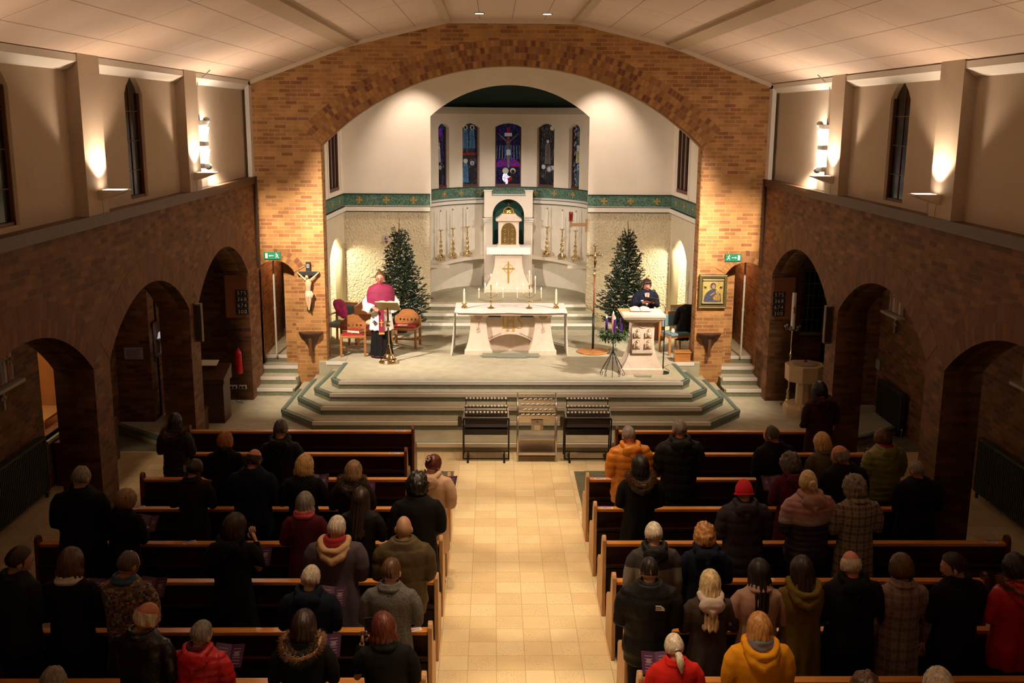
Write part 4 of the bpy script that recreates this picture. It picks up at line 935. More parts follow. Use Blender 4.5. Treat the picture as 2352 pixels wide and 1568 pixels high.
# icon picture
t=thing('icon_painting','gold framed icon of a blue veiled mother and child on the right pillar','painting',(4.165,AY-.01,1.89))
b=MB(); b.box(-.285,.285,-.03,0,0,.70); b.build('backing',mat('dark_frame',(.07,.06,.03),.5),t)
b=MB(); 
for (x0,x1,z0,z1) in ((-.285,-.235,.06,.64),(.235,.285,.06,.64),(-.285,.285,.64,.70),(-.285,.285,.0,.06)): b.box(x0,x1,-.055,-.02,z0,z1)
b.build('outer_frame',mat('olive_gold_frame',(.20,.16,.06),.35,.5),t)
b=MB()
for (x0,x1,z0,z1) in ((-.215,.215,.10,.125),(-.215,.215,.58,.605),(-.27,.27,.015,.03),(-.27,.27,.675,.69)): b.box(x0,x1,-.062,-.03,z0,z1)
b.build('gilt_fillets',mat('gilt',(.80,.68,.42),.3,.6),t)
IC=[mat('icon_gold_ground',(.50,.38,.10),.45,.2,var=.2,vs=15),mat('icon_blue_robe',(.05,.06,.10),.6,var=.5,vs=25),mat('icon_skin',(.35,.20,.08),.6),mat('icon_ochre_robe',(.32,.19,.05),.6,var=.4,vs=25),mat('icon_halo',(.62,.48,.16),.4,.4),mat('icon_dark_angel',(.12,.11,.08),.6)]
b=MB(); b.box(-.21,.21,-.036,-.03,.125,.58,0); y=-.037
disc(b,(-.0,.47),.085,4,y); disc(b,(.0,.465),.062,1,y-.002,14,.07); disc(b,(.008,.45),.036,2,y-.005,12,.046)
b.prism([(-.19,.13),(.18,.13),(.16,.30),(.09,.38),(.03,.41),(-.05,.39),(-.13,.33),(-.17,.25)],'y',y-.001,y-.005,1)
disc(b,(.10,.345),.045,4,y-.005); disc(b,(.10,.335),.027,2,y-.008); b.prism([(.02,.17),(.15,.16),(.155,.25),(.12,.31),(.07,.30),(.0,.23)],'y',y-.005,y-.008,3); b.prism([(-.06,.28),(.03,.34),(.04,.32),(-.04,.26)],'y',y-.006,y-.010,2)
for sx in (-1,1):
    disc(b,(sx*.15,.45),.02,4,y); b.prism([(sx*.13,.40),(sx*.18,.42),(sx*.17,.46),(sx*.14,.45)],'y',y-.001,y-.004,5); b.prism([(sx*.16,.42),(sx*.2,.48),(sx*.19,.41)],'y',y-.001,y-.004,5)
b.build('painting',IC,t)
# exit signs
EG=mat('exit_green',(.012,.22,.13),.4); EW=mat('exit_white',(.85,.88,.82),.5)
for s,x in ((-1,-4.84),(1,4.555)):
    t=thing('exit_sign','green emergency exit sign with running figure and arrow on the %s doorway arch'%('left' if s<0 else 'right'),'sign',(x,AY-.03,2.865))
    b=MB(); b.box(-.165,.165,-.008,.008,0,.15); b.build('board',EG,t)
    b=MB(); k=s
    b.box(k*.09 if s>0 else -.135,k*.135 if s>0 else -.09,-.012,-.008,.025,.125)
    b.box(-.035+.0,.035,-.012,-.008,.068,.080); hx=k*.04
    b.prism([(hx,.05),(hx,.098),(hx+k*.028,.074)],'y',-.012,-.008)
    rx=-k*.095
    disc(b,(rx+k*.01,.118),.011,0,-.009)
    for p,q,w_ in (((rx,.105),(rx-k*.012,.07),.008),((rx,.10),(rx+k*.028,.088),.005),((rx,.10),(rx-k*.028,.092),.005),((rx-k*.012,.07),(rx+k*.018,.055),.006),((rx+k*.018,.055),(rx+k*.018,.028),.005),((rx-k*.012,.07),(rx-k*.018,.045),.006),((rx-k*.018,.045),(rx-k*.042,.035),.005)): limb(b,p,q,w_,w_,0,-.0085)
    b.build('pictogram',EW,t)
# ------------------------------------------------ christmas trees
NEED=[mat('fir_needles',(.010,.034,.014),.6,var=.4,vs=20),mat('fir_bark',(.10,.055,.03),.8)]
def fir(name,x,y,z,H,R,seed,label):
    rnd=random.Random(seed); t=thing(name,label,'christmas tree',(x,y,z))
    b=MB(); b.tube([(0,0,.0),(0.01,0,H*.5),(.02*rnd.choice((-1,1)),.01,H*.86),(.0,0,H)],[.045,.03,.012,.004],8); b.build('trunk',NEED[1],t,smooth=True)
    b=MB(); br=MB()
    def needles(p,q,n,L):
        d=(q-p); ln=d.length; d.normalize(); s=d.cross(Vector((0,0,1)))
        s=s.normalized() if s.length>.01 else Vector((1,0,0)); u=s.cross(d)
        for i in range(n):
            f=(i+rnd.random())/n; c=p+(q-p)*f; a=rnd.random()*6.283; dirn=(d*.75+(s*math.cos(a)+u*math.sin(a))*.9).normalized(); l=L*rnd.uniform(.7,1.2)
            w=dirn.cross(d).normalized()*.008; b.add([c-w,c+w,c+dirn*l],[(0,1,2)])
    z0=.22; lv=0
    while z0<H*.88:
        f=(z0-.22)/(H-.22); rad=R*(1-f)**1.08*(0.8 if z0<.4 else 1)+.03; n=10 if f<.6 else 7 if f<.85 else 5
        for k in range(n):
            a=2*PI*(k+.5*(lv%2))/n+rnd.uniform(-.25,.25); rr_=rad*rnd.uniform(.72,1.12); rise=rr_*(.10+.75*f)+rnd.uniform(-.02,.06)
            c=Vector((math.cos(a),math.sin(a),0)); p0=Vector((0,0,z0)); pm=p0+c*rr_*.55+Vector((0,0,rise*.25)); p1=p0+c*rr_+Vector((0,0,rise+.06))
            br.tube([p0,pm,p1],[.009,.006,.002],4,cap=False)
            ns=int(12+rr_*70)
            needles(p0+c*.02,pm,ns,.030); needles(pm,p1,ns,.034)
            sd=Vector((-c.y,c.x,0))
            for j in range(int(2+rr_*9)):
                g=.28+.68*(j+rnd.random())/int(2+rr_*9); base=p0+(pm-p0)*(g/.55) if g<.55 else pm+(p1-pm)*((g-.55)/.45)
                L=rr_*.42*(1.15-g)+.05; e=base+(c*.65+sd*rnd.choice((-1,1))*.8+Vector((0,0,rnd.uniform(-.15,.30)))).normalized()*L
                needles(base,e,int(16+L*110),.036)
        z0+=.085 if f<.8 else .11; lv+=1
    needles(Vector((0,0,H*.86)),Vector((0,0,H)),40,.018)
    b.build('needles',NEED[0],t); br.build('branches',NEED[1],t)
    b=MB(); wires=[]
    for seg in range(34):
        zz=rnd.uniform(.45,H*.72); f=(zz-.22)/(H-.22); rad=R*(1-f)**1.08*.95; a=rnd.uniform(PI,2*PI) if rnd.random()<.75 else rnd.uniform(0,PI)
        pts=[]
        for j in range(6):
            aa=a+j*.05/max(.15,rad); pts.append((rad*math.cos(aa)*rnd.uniform(.93,1.05),rad*math.sin(aa)*rnd.uniform(.93,1.05),zz+.03*math.sin(j*1.3+seg)-.006*j))
        b.tube(pts,.0025,4,0)
        b.ball(pts[2],.007,6,4,1); b.ball(pts[5],.006,6,4,1)
    tag(b.build('string_lights',[mat('white_wire',(.55,.58,.55),.5),mat('tiny_bulb',(.9,.92,.9),.4,emit=.6)],t),kind='stuff')
    b=MB(); b.lathe([(.14,0),(.19,.25),(.20,.26),(.20,.29),(.17,.29)],seg=18); b.build('pot',mat('dark_brown_pot',(.05,.02,.012),.4),t,smooth='auto')
fir('christmas_tree',-2.52,24.15,.75,2.68,.78,3,'fir tree with sparse pointed top and white string lights, behind the robed clergyman')
fir('christmas_tree',2.76,24.15,.75,2.64,.76,5,'bushy fir tree with white string lights, behind the reading desk')
b=MB(); b.box(-.26,.26,-.14,.14,0,.17); b.box(-.28,.28,-.16,.16,.17,.20); o=b.build('wooden_planter',mat('red_brown_box',(.15,.04,.015),.5),bevel=.006); o.location=(2.28,24.62-.9,.75); o.location=(2.35,24.9-.6,.75)
o.location=(-2.13,25.2,.75); o.scale=(.6,1,1); tag(o,'low reddish wooden box at the foot of the left fir tree','box')
# ------------------------------------------------ sanctuary chairs
CHW=mat('chair_oak',(.36,.15,.05),.35,var=.2,vs=8,stretch=(1,1,6))
def carved(name,lb,x,y,rz,arms,w=.56,bh=1.0,seatm=REDV):
    t=thing(name,lb,'chair',(x,y,.75),rz); d=.50
    for sx in (-1,1):
        for sy in (-1,1):
            b=MB(); h=.43 if sy<0 and not arms else (.66 if sy<0 else bh-.18); b.box(sx*(w/2-.02)-.025,sx*(w/2-.02)+.025,sy*(d/2-.02)-.025,sy*(d/2-.02)+.025,0,h); b.build('leg',CHW,t,bevel=.004)
    b=MB(); b.box(-w/2,w/2,-d/2,d/2,.40,.45); b.build('seat_frame',CHW,t,bevel=.008)
    b=MB(); b.box(-w/2+.05,w/2-.05,-d/2+.04,d/2-.05,.445,.48); b.build('cushion',seatm,t,bevel=.012)
    b=MB()
    for sx in (-1,1): b.box(sx*(w/2-.02)-.015,sx*(w/2-.02)+.015,-d/2,d/2,.14,.18)
    b.box(-w/2,w/2,-.015,.015,.14,.18); b.build('stretcher',CHW,t)
    cr=[(-w/2,bh-.34),(w/2,bh-.34),(w/2,bh-.16),(w/2-.06,bh-.13),(w*.22,bh-.02),(0,bh),(-w*.22,bh-.02),(-w/2+.06,bh-.13),(-w/2,bh-.16)]
    hs=[[(cx+.022*math.cos(2*PI*k/8),bh-.235+.03*math.sin(2*PI*k/8)) for k in range(8)] for cx in (-.17,-.085,0,.085,.17)]
    plate('crest_rail',cr,hs,'y',d/2-.04,d/2,CHW,t,uv=False)
    if arms:
        for sx in (-1,1):
            b=MB(); b.box(sx*(w/2-.02)-.035,sx*(w/2-.02)+.035,-d/2-.05,d/2,.655,.69); b.build('armrest',CHW,t,bevel=.01)
    return t
carved('carved_chair','low carved oak chair with red cushion and red book, nearest the left pillar',-3.33,21.80,.12,False,.54,.82)
carved('carved_armchair','carved oak armchair with arms and red seat, directly behind the robed clergyman',-3.02,22.62,.25,True,.70,1.02)
carved('carved_chair','low carved oak chair with red cushion, right of the robed clergyman',-2.28,22.62,-.15,False,.58,.80)
b=MB(); b.box(-.14,.14,-.11,.11,0,.05,1); b.box(-.145,.145,-.115,.115,.05,.06); b.box(-.145,.145,-.115,.115,-.005,.0); b.box(-.147,-.14,-.115,.115,0,.055); b.box(-.01,.01,-.18,-.10,-.001,.004,1)
o=b.build('missal',[mat('dark_red_leather',(.30,.025,.02),.4),mat('book_pages',(.70,.62,.48),.8)]); o.location=(-3.27,21.78,1.243); o.rotation_euler.z=-.35; tag(o,'thick red book lying on the red cushion of the low chair by the left pillar','book')
b=MB(); b.prism([(-.10,-.07),(.11,-.06),(.13,.08),(-.08,.07)],'z',0,.003); o=b.build('paper_sheet',WHITE); o.location=(-2.36,22.56,1.233); tag(o,'white sheet of paper on the red seat right of the clergyman','paper')
b=MB(); b.ball((0,0,.09),(.16,.13,.09),14,8); o=b.build('cushion',mat('pale_green_cushion',(.45,.42,.28),.8),smooth=True); o.location=(-3.02,22.50,1.232); o.scale=(.8,1,.8); tag(o,'pale rounded cushion on the carved armchair seat','cushion')
def modern(lb,x,y,rz,arms=True):
    t=thing('upholstered_chair',lb,'chair',(x,y,.75),rz,'blue seated oak chairs'); LO=mat('light_oak',(.48,.22,.08),.35,var=.15,vs=8)
    for sx in (-1,1):
        for sy in (-1,1):
            b=MB(); b.box(sx*.25-.022,sx*.25+.022,sy*.22-.022,sy*.22+.022,0,(.62 if arms else .42) if sy<0 else .88); b.build('leg',LO,t,bevel=.004)
        if arms: b=MB(); b.box(sx*.25-.025,sx*.25+.025,-.25,.24,.62,.65); b.build('armrest',LO,t,bevel=.006)
    b=MB(); b.box(-.25,.25,-.22,.22,.36,.41); b.build('seat_frame',LO,t); b=MB(); b.box(-.25,.25,.20,.24,.82,.88); b.build('top_rail',LO,t)
    b=MB(); b.box(-.235,.235,-.25,.20,.41,.47); b.build('seat',BLUE,t,bevel=.015)
    b=MB(); b.box(-.22,.22,.18,.235,.55,.82); b.build('backrest',BLUE,t,bevel=.015)
    return t
modern('oak chair with blue seat draped with a black coat, beside the right pillar',3.58,22.05,.35,False)
modern('blue upholstered oak armchair behind the coat-draped chair on the right',3.92,22.85,.1)
modern('blue upholstered oak armchair half hidden behind the left pillar',-3.72,23.05,-.3)
# coat
def blob(name,parts,m,vox=.02,sm=4,disp=0,ds=8,parent=None):
    b=MB()
    for p in parts: p(b)
    me=D.meshes.new(name); me.from_pydata(b.v,[],b.f); o=D.objects.new(name,me); COL.objects.link(o)
    r=o.modifiers.new('r','REMESH'); r.mode='VOXEL'; r.voxel_size=vox
    s=o.modifiers.new('s','SMOOTH'); s.iterations=sm; s.factor=.6
    dg=bpy.context.evaluated_depsgraph_get(); m2=D.meshes.new_from_object(o.evaluated_get(dg)); o.modifiers.clear(); o.data=m2
    if disp:
        ns=[v.normal.copy() for v in m2.vertices]
        for v,n_ in zip(m2.vertices,ns):
            k=noise.noise(v.co*ds)+.5*noise.noise(v.co*ds*2.3+Vector((5,1,2))); v.co+=n_*k*disp
    m2.materials.clear(); m2.materials.append(m)
    for p in m2.polygons: p.use_smooth=True
    o.parent=parent; m2.name=name; return o
BLKF=mat('black_padded_cloth',(.008,.008,.009),.8,var=.5,vs=8,bump=.2,bs=20,spec=.2)
b=MB(); b.lathe([(.0,0),(.035,.01),(.04,.05),(.02,.09),(.0,.10)],seg=7); o=b.build('crumpled_tissue',WHITE); o.location=(3.50,21.87,1.222); tag(o,'small crumpled white tissue on the blue chair seat','tissue')
b=MB(); b.box(-.16,.16,-.12,.12,0,.19); b.box(-.175,.175,-.135,.135,.19,.215); o=b.build('wooden_box_stool',WOOD,bevel=.005); o.location=(3.60,21.25,.75); tag(o,'small square wooden box stool on the floor at the foot of the right pillar','stool')
for s,x,y in ((1,3.34,23.5),(-1,-3.38,23.9)):
    t=thing('side_table','small box-like wooden side table %s'%('with a purple box on top, right of the reader' if s>0 else 'behind the carved armchair on the left'),'table',(x,y,.75))
    b=MB(); b.box(-.22,.22,-.2,.2,.02,.52); b.build('cabinet',mat('red_oak',(.20,.07,.025),.45),t,bevel=.004); b=MB(); b.box(-.25,.25,-.23,.23,.52,.545); b.build('top',WOOD,t,bevel=.004)
    b=MB(); 
    for sx in (-1,1):
        b.box(sx*.2-.02,sx*.2+.02,-.19,.19,0,.03)
    b.build('plinth',DWOOD,t)
b=MB(); b.box(-.13,.10,-.1,.1,0,.09); o=b.build('purple_box',mat('purple_card',(.32,.05,.28),.4),bevel=.01); o.location=(3.28,23.5,1.296); tag(o,'purple box on the small wooden table right of the reader','box')
b=MB(); b.box(-.07,.1,-.1,.1,0,.03); o=b.build('orange_book',mat('orange_card',(.60,.12,.03),.4)); o.location=(3.47,23.5,1.296); tag(o,'flat orange book beside the purple box on the small table','book')
o=blob('magenta_vestment',[lambda b:b.tube([(0,.1,.98),(.02,0,.95),(.12,-.1,.75),(.18,-.12,.62)],[(.1,.05),(.14,.05),(.13,.05),(.06,.03)],10)],mat('magenta_cloth',(.35,.01,.10),.7,var=.3,vs=12),.018,3,.015,10)
o.location=(-3.78,22.75,.75); tag(o,'magenta cloth thrown over the chair half hidden by the left pillar','cloth')
# brass lectern of the clergyman
t=thing('brass_lectern','polished brass pedestal book stand in front of the robed clergyman','lectern',(-2.50,21.02,.75),0)
b=MB(); b.lathe([(.20,0),(.205,.02),(.19,.04),(.175,.05),(.165,.08),(.12,.10),(.105,.15),(.085,.18),(.06,.20),(.05,.26),(.03,.34),(.035,.37),(.022,.40)],seg=24); b.build('base',BRASS,t,smooth='auto')
b=MB(); b.lathe([(.020,.40),(.020,.74),(.035,.75),(.045,.78),(.04,.82),(.028,.84),(.024,.88),(.022,1.15),(.012,1.16)],seg=14); b.build('column',BRASS,t,smooth='auto')
Ml=Matrix.Translation((0,.0,1.19))@Matrix.Rotation(-.15,4,'Z')@Matrix.Rotation(math.radians(-38),4,'X')
b=MB(); b.box(-.235,.235,-.16,.17,-.008,.008,0,Ml); b.box(-.235,.235,.16,.175,-.008,.04,0,Ml); b.build('book_plate',mat('brass_plate',(.45,.36,.17),.35,.8),t,bevel=.003)
t2=empty('open_book',(-2.50,21.02,1.94)); tag(t2,'open book with white pages on the brass stand','book')
b=MB()
for s in (-1,1):
    vs=[]
    for k in range(9):
        u=k/8; x=s*.21*u; z=.014+.025*math.sin(PI*min(1,u*1.2)); 
        for (y,zz) in ((-.15,z),(.15,z),(-.15,.009),(.15,.009)): vs.append(Ml@Vector((x,y,zz))-Vector((0,0,1.19)))
    fs=[]
    for k in range(8): a=4*k;c=a+4; fs+=[(a,c,c+1,a+1),(a+2,a+3,c+3,c+2),(a,a+2,c+2,c),(a+1,c+1,c+3,a+3)]
    fs+=[(32,34,35,33)]; b.add(vs,fs)
b.build('pages',mat('book_pages',(.70,.62,.48),.8),t2,smooth='auto')
# ------------------------------------------------ votive racks
NTH=['first','second','third','fourth','fifth','sixth','seventh','eighth','ninth','tenth','eleventh','twelfth']
CUP=[mat('votive_white',(.90,.86,.80),.4),mat('tea_light_metal',(.5,.45,.4),.3,.8)]
bm_=MB(); bm_.lathe([(.018,0),(.02,.012),(.017,.013)],seg=10,mi=1); bm_.lathe([(.0165,.013),(.0165,.022),(.0,.023)],seg=10,mi=0); cupmesh=bm_.build('tea_light',CUP).data; D.objects.remove(D.objects['tea_light'])
def cup(x,y,z,lb,gr):
    o=D.objects.new('tea_light',cupmesh); COL.objects.link(o); o.location=(x,y,z); tag(o,lb,'candle',gr)
def rack(x0,x1,nm,rz):
    w=x1-x0; cx=(x0+x1)/2; y0=16.95; t=thing('votive_candle_rack','black metal votive candle rack with three shelves, %s of the steel one'%nm,'candle rack',(cx,y0,0),0)
    hw=w/2-.03
    b=MB()
    for sx in (-1,1):
        for yy in (-.0,.28): b.box(sx*hw-.012,sx*hw+.012,yy-.012,yy+.012,0.03,.74)
        b.box(sx*hw-.01,sx*hw+.01,.0,.28,.72,.745); b.box(sx*hw-.01,sx*hw+.01,0,.28,.15,.17)
    b.box(-hw,hw,-.012,.012,.73,.755); b.box(-hw,hw,.27,.29,.73,.755); b.box(-hw,hw,-.012,.012,.03,.05); b.box(-hw,hw,-.012,.012,.16,.18); b.build('frame',BLACK,t)
    for sx in (-1,1):
        b=MB(); b.box(sx*hw*.8-.018,sx*hw*.8+.018,-.13,.30,0,.035); b.box(sx*hw*.8-.012,sx*hw*.8+.012,-.01,.01,.03,.17); b.build('foot',BLACK,t,bevel=.004)
    b=MB(); b.box(-hw+.02,hw-.02,.02,.26,.46,.48); b.box(-hw+.02,hw-.02,.25,.26,.46,.72); b.box(-hw+.02,hw-.02,.0,.02,.46,.56); b.build('lower_box',mat('black_panel',(.006,.006,.007),.35),t)
    b=MB(); b.add([(-hw+.02,-.02,.60),(hw-.02,-.02,.60),(hw-.04,.02,.72),(-hw+.04,.02,.72),(-hw+.02,-.015,.60),(hw-.02,-.015,.60),(hw-.04,.025,.72),(-hw+.04,.025,.72)],[(0,1,2,3),(7,6,5,4),(0,4,5,1),(2,6,7,3),(0,3,7,4),(1,5,6,2)]); b.build('glass_guard',mat('smoked_glass',(.12,.11,.12),.08,.5),t)
    b=MB(); b.add([(-hw,0,.755),(hw,0,.755),(hw,.28,.86),(-hw,.28,.86),(-hw,0,.765),(hw,0,.765),(hw,.28,.87),(-hw,.28,.87)],[(3,2,1,0),(4,5,6,7),(0,1,5,4),(2,3,7,6),(0,4,7,3),(1,2,6,5)]); b.build('drip_tray',mat('worn_steel',(.55,.52,.50),.35,.6),t)
    for k,(yy,zz) in enumerate(((.04,.82),(.15,.90),(.27,1.0))):
        b=MB(); b.box(-hw+.02,hw-.02,yy-.04,yy+.04,zz,zz+.012); 
        for sx in (-1,1): b.box(sx*(hw-.04)-.006,sx*(hw-.04)+.006,yy-.006,yy+.006,.76+.1*yy/.28,zz)
        b.build('shelf',BLACK,t)
        for i in range(12):
            for j in (0,1):
                xx=-hw+.05+(2*hw-.10)*(i+ (.08 if i%2 else .0))/11.1
                cup(cx+xx+ (.0),y0+yy-.018+.036*j,zz+.012,'tea light on the %s black rack, %s shelf, %s row, %s from the left'%(nm,['bottom','middle','top'][k],['front','back'][j],NTH[i]),'tea lights, %s shelf of the %s black rack'%(['bottom','middle','top'][k],nm))
    b=MB(); b.box(-hw-.09,-hw-.02,-.06,.04,.62,.78); b.box(-hw-.04,-hw,-.01,.01,.66,.70); b.box(-hw-.085,-hw-.025,-.065,.045,.78,.80); b.build('coin_box',mat('dark_coin_box',(.05,.03,.025),.4),t,bevel=.005)
rack(-.88,-.05,'left',0); rack(.84,1.68,'right',0)
t=thing('steel_candle_rack','brushed steel votive candle rack between the two black racks','candle rack',(.395,16.9,0))
for sx in (-1,1):
    for yy,h in ((0,.80),(.34,1.12)):
        b=MB(); b.tube([(sx*.325,yy,0),(sx*.325,yy,h)],.013,8); b.build('leg',STEEL,t,smooth=True)
    b=MB(); b.tube([(sx*.325,0,.80),(sx*.325,.34,1.12)],.013,8); b.build('side_rail',STEEL,t,smooth=True)
b=MB(); b.box(-.31,.31,.0,.32,.10,.115); b.box(-.31,.31,.30,.33,.10,.38); b.box(-.31,.31,-.0,.02,.10,.16); b.box(-.30,.30,.08,.30,.36,.38)
b.build('lower_shelf',mat('pale_steel',(.60,.55,.52),.4,.7),t)
b=MB(); b.box(-.31,.31,.02,.04,.70,.78); b.box(-.33,.33,-.01,.01,.76,.78); b.build('front_rail',STEEL,t)
b=MB(); b.box(-.10,.10,-.012,-.004,.56,.74); b.box(-.05,.05,-.016,-.012,.57,.65,1); b.box(-.02,.02,-.016,-.012,.705,.715,2); b.build('coin_slot_plate',[mat('grey_steel_plate',(.36,.34,.32),.4,.6),mat('cream_card',(.75,.60,.48),.7),BLACK],t)
for k in range(5):
    yy=.03+.075*k; zz=.80+.07*k
    b=MB(); b.box(-.31,.31,yy-.035,yy+.03,zz,zz+.008); b.box(-.31,.31,yy-.037,yy-.034,zz-.02,zz+.008); b.build('shelf',STEEL,t)
    for i in range(7 if k%2==0 else 6):
        for j in (0,1):
            if j and k>3: continue
            xx=-.26+.087*i+(.043 if k%2 else 0)+(.03*j); cup(.395+xx,16.9+yy-.012+.028*j,zz+.008,'tea light on the steel rack, %s shelf, %s row, %s from the left'%(['lowest','second','middle','fourth','highest'][k],['front','back'][j],NTH[i]),'tea lights, steel rack shelf %s'%['one','two','three','four','five'][k])
# ------------------------------------------------ pews
PY=[15.83,14.70,13.6,12.5,11.4,10.38,9.28,8.35,7.35,6.3,5.3]
orda=['front','second','third','fourth','fifth','sixth','seventh','eighth','ninth','tenth','eleventh']
def pew(s,k):
    Y=PY[k]; 
    xi=1.60 if k<2 else .94
    if s<0 and k==1: xi=1.62
    xo={-1:[5.12,5.05,5.12,4.93,5.60,4.95,5.05,5.6,5.6,5.0,5.0],1:[5.05,5.20,5.0,4.95,5.69,4.95,5.05,5.6,5.6,5.0,5.0]}[s][k]
    x0,x1=sorted((s*xi,s*xo)); cx=(x0+x1)/2; t=thing('church_pew','dark wooden pew with oak top rail, %s row on the %s of the aisle'%(orda[k],'left' if s<0 else 'right'),'pew',(cx,Y,0),0,'rows of wooden pews')
    L=(x1-x0)/2-.03
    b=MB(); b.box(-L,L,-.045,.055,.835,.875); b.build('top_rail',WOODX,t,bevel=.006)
    b=MB(); b.add([(-L,-.02,.20),(L,-.02,.20),(L,-.02,.84),(-L,-.02,.84),(-L,.05,.20),(L,.05,.20),(L,.015,.84),(-L,.015,.84)],[(0,1,2,3),(7,6,5,4),(0,4,5,1),(2,6,7,3),(0,3,7,4),(1,5,6,2)])
    n=max(3,int(L*2/1.4))
    for i in range(1,n): xx=-L+2*L*i/n; b.box(xx-.03,xx+.03,-.032,-.015,.2,.84)
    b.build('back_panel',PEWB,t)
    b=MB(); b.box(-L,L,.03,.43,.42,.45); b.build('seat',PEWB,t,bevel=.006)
    b=MB(); b.box(-L,L,-.14,-.02,.60,.615); b.box(-L,L,-.14,-.13,.60,.65); b.build('book_ledge',PEWB,t)
    for sx in (-1,1):
        pts=[(-.13,0),(.46,0),(.46,.50),(.40,.55),(.12,.62),(.07,.88),(.05,.94),(.01,.965),(-.04,.955),(-.07,.92),(-.075,.85),(-.10,.5)]
        b=MB(); b.prism(pts,'x',sx*L,sx*(L+.045)); 
        inner=(sx*s<0)
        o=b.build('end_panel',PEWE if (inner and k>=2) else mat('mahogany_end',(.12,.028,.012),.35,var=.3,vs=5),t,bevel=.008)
for k in range(9):
    for s in (-1,1): pew(s,k)
# leaflets resting on the pew rails
LF=[mat('leaflet_white',(.75,.70,.72),.5),mat('leaflet_purple',(.30,.03,.16),.4),mat('leaflet_photo',(.35,.30,.33),.4,var=.7,vs=40)]
def leaflet(x,y,z,rz,lb,tilt=0,w=.15,h=.10):
    b=MB(); b.box(-w/2,w/2,-h/2,h/2,0,.003,0); b.box(-w/2,w/2,h/2-.025,h/2,.003,.004,1); b.box(-w/2+.01,w/2-.02,-h/2+.01,h/2-.04,.003,.004,2)
    o=b.build('leaflet',LF); o.location=(x,y,z); o.rotation_euler=(tilt,0,rz); tag(o,lb,'leaflet','leaflets left on the pew rails')
zr=.873
for x,y,rz,lb in ((-1.80,15.84,0,'picture leaflet on the right end of the front left pew rail'),(-1.80,14.71,0,'picture leaflet on the right end of the second left pew rail'),(1.76,15.84,0,'picture leaflet on the aisle end of the front right pew rail'),(1.12,13.61,0,'picture leaflet on the aisle end of the third right pew rail'),(1.10,12.51,0,'picture leaflet on the aisle end of the fourth right pew rail'),(-3.86,11.41,.5,'orange picture booklet lying on the fifth left pew rail'),(-1.11,9.29,.3,'white and blue leaflet on the aisle end of the seventh left pew rail'),(5.50,11.41,-.2,'small leaflets at the outer end of the fifth right pew rail'),(-4.80,12.51,.6,'white leaflet at the outer end of the fourth left pew rail')):
    leaflet(x,y,zr,rz,lb,h=.085)
# ------------------------------------------------ font and paschal candle
t=thing('baptismal_font','octagonal buff stone font standing at the right of the platform','font',(5.62,19.35,.15))
oc=lambda R,z,c=0:(z,R)
def octo(b,prof): 
    vs=[]
    for z,R in prof:
        for k in range(8): a=2*PI*(k+.5)/8; vs.append((R*math.cos(a),R*math.sin(a),z))
    n=len(prof); b.add(vs,[(8*i+k,8*i+(k+1)%8,8*i+8+(k+1)%8,8*i+8+k) for i in range(n-1) for k in range(8)]+[tuple(range(7,-1,-1)),tuple(8*n-8+k for k in range(8))])
b=MB(); octo(b,[(0,.38),(.16,.38),(.22,.34)]); b.build('base',STONE2,t,bevel=.006)
b=MB(); octo(b,[(.21,.15),(.62,.15),(.66,.17)]); b.build('shaft',STONE2,t,bevel=.005)
b=MB(); octo(b,[(.64,.22),(.68,.37),(.95,.38),(.99,.38)]); b.build('bowl',STONE2,t,bevel=.008)
b=MB(); b.lathe([(.24,.99),(.245,1.01),(.2,1.02),(.03,1.025),(.02,1.05),(0,1.05)],seg=24); b.build('lid',mat('greyish_lid',(.40,.31,.26),.5),t,smooth='auto')
b=MB(); b.box(-.01,.01,-.03,.03,1.03,1.07); b.box(-.04,.04,-.01,.01,1.03,1.045); b.build('lid_handle',BLACK,t)
t=thing('paschal_candle_stand','tall slim brass stand holding the paschal candle behind the font','candle stand',(5.50,19.93,.15))
b=MB(); b.lathe([(.15,0),(.15,.03),(.10,.06),(.06,.12),(.04,.16),(.05,.20),(.03,.24),(.045,.30),(.022,.36)],seg=18); b.build('base',BRASS,t,smooth='auto')
b=MB(); b.lathe([(.018,.36),(.018,1.0),(.03,1.02),(.03,1.06),(.016,1.08),(.016,1.50),(.03,1.52)],(0,0,0),12); b.build('shaft',BRASS,t,smooth='auto')
b=MB(); b.lathe([(.03,1.52),(.07,1.54),(.075,1.56),(.05,1.56)],seg=14)
for k in range(6): a=k*PI/3; b.tube([(.06*math.cos(a),.06*math.sin(a),1.55),(.12*math.cos(a),.12*math.sin(a),1.54),(.14*math.cos(a),.14*math.sin(a),1.59)],.008,5); b.ball((.14*math.cos(a),.14*math.sin(a),1.61),.028,8,6)
b.build('crown',mat('grey_leaf_metal',(.25,.23,.20),.4,.5),t,smooth='auto')
t=thing('paschal_candle','thick ivory paschal candle with a red cross design, on the tall brass stand','candle',(5.50,19.93,1.712))
b=MB(); b.lathe([(.042,0),(.042,.70),(.035,.71),(.0,.705)],seg=16); b.build('wax',WAXW,t,smooth='auto')
b=MB(); b.box(-.008,.008,-.046,-.04,.30,.46); b.box(-.028,.028,-.045,-.036,.40,.415); b.tube([(.0,-.044,.42),(.02,-.04,.36),(.01,-.043,.30)],.004,5); b.build('red_cross',mat('wax_red',(.35,.03,.02),.5),t)
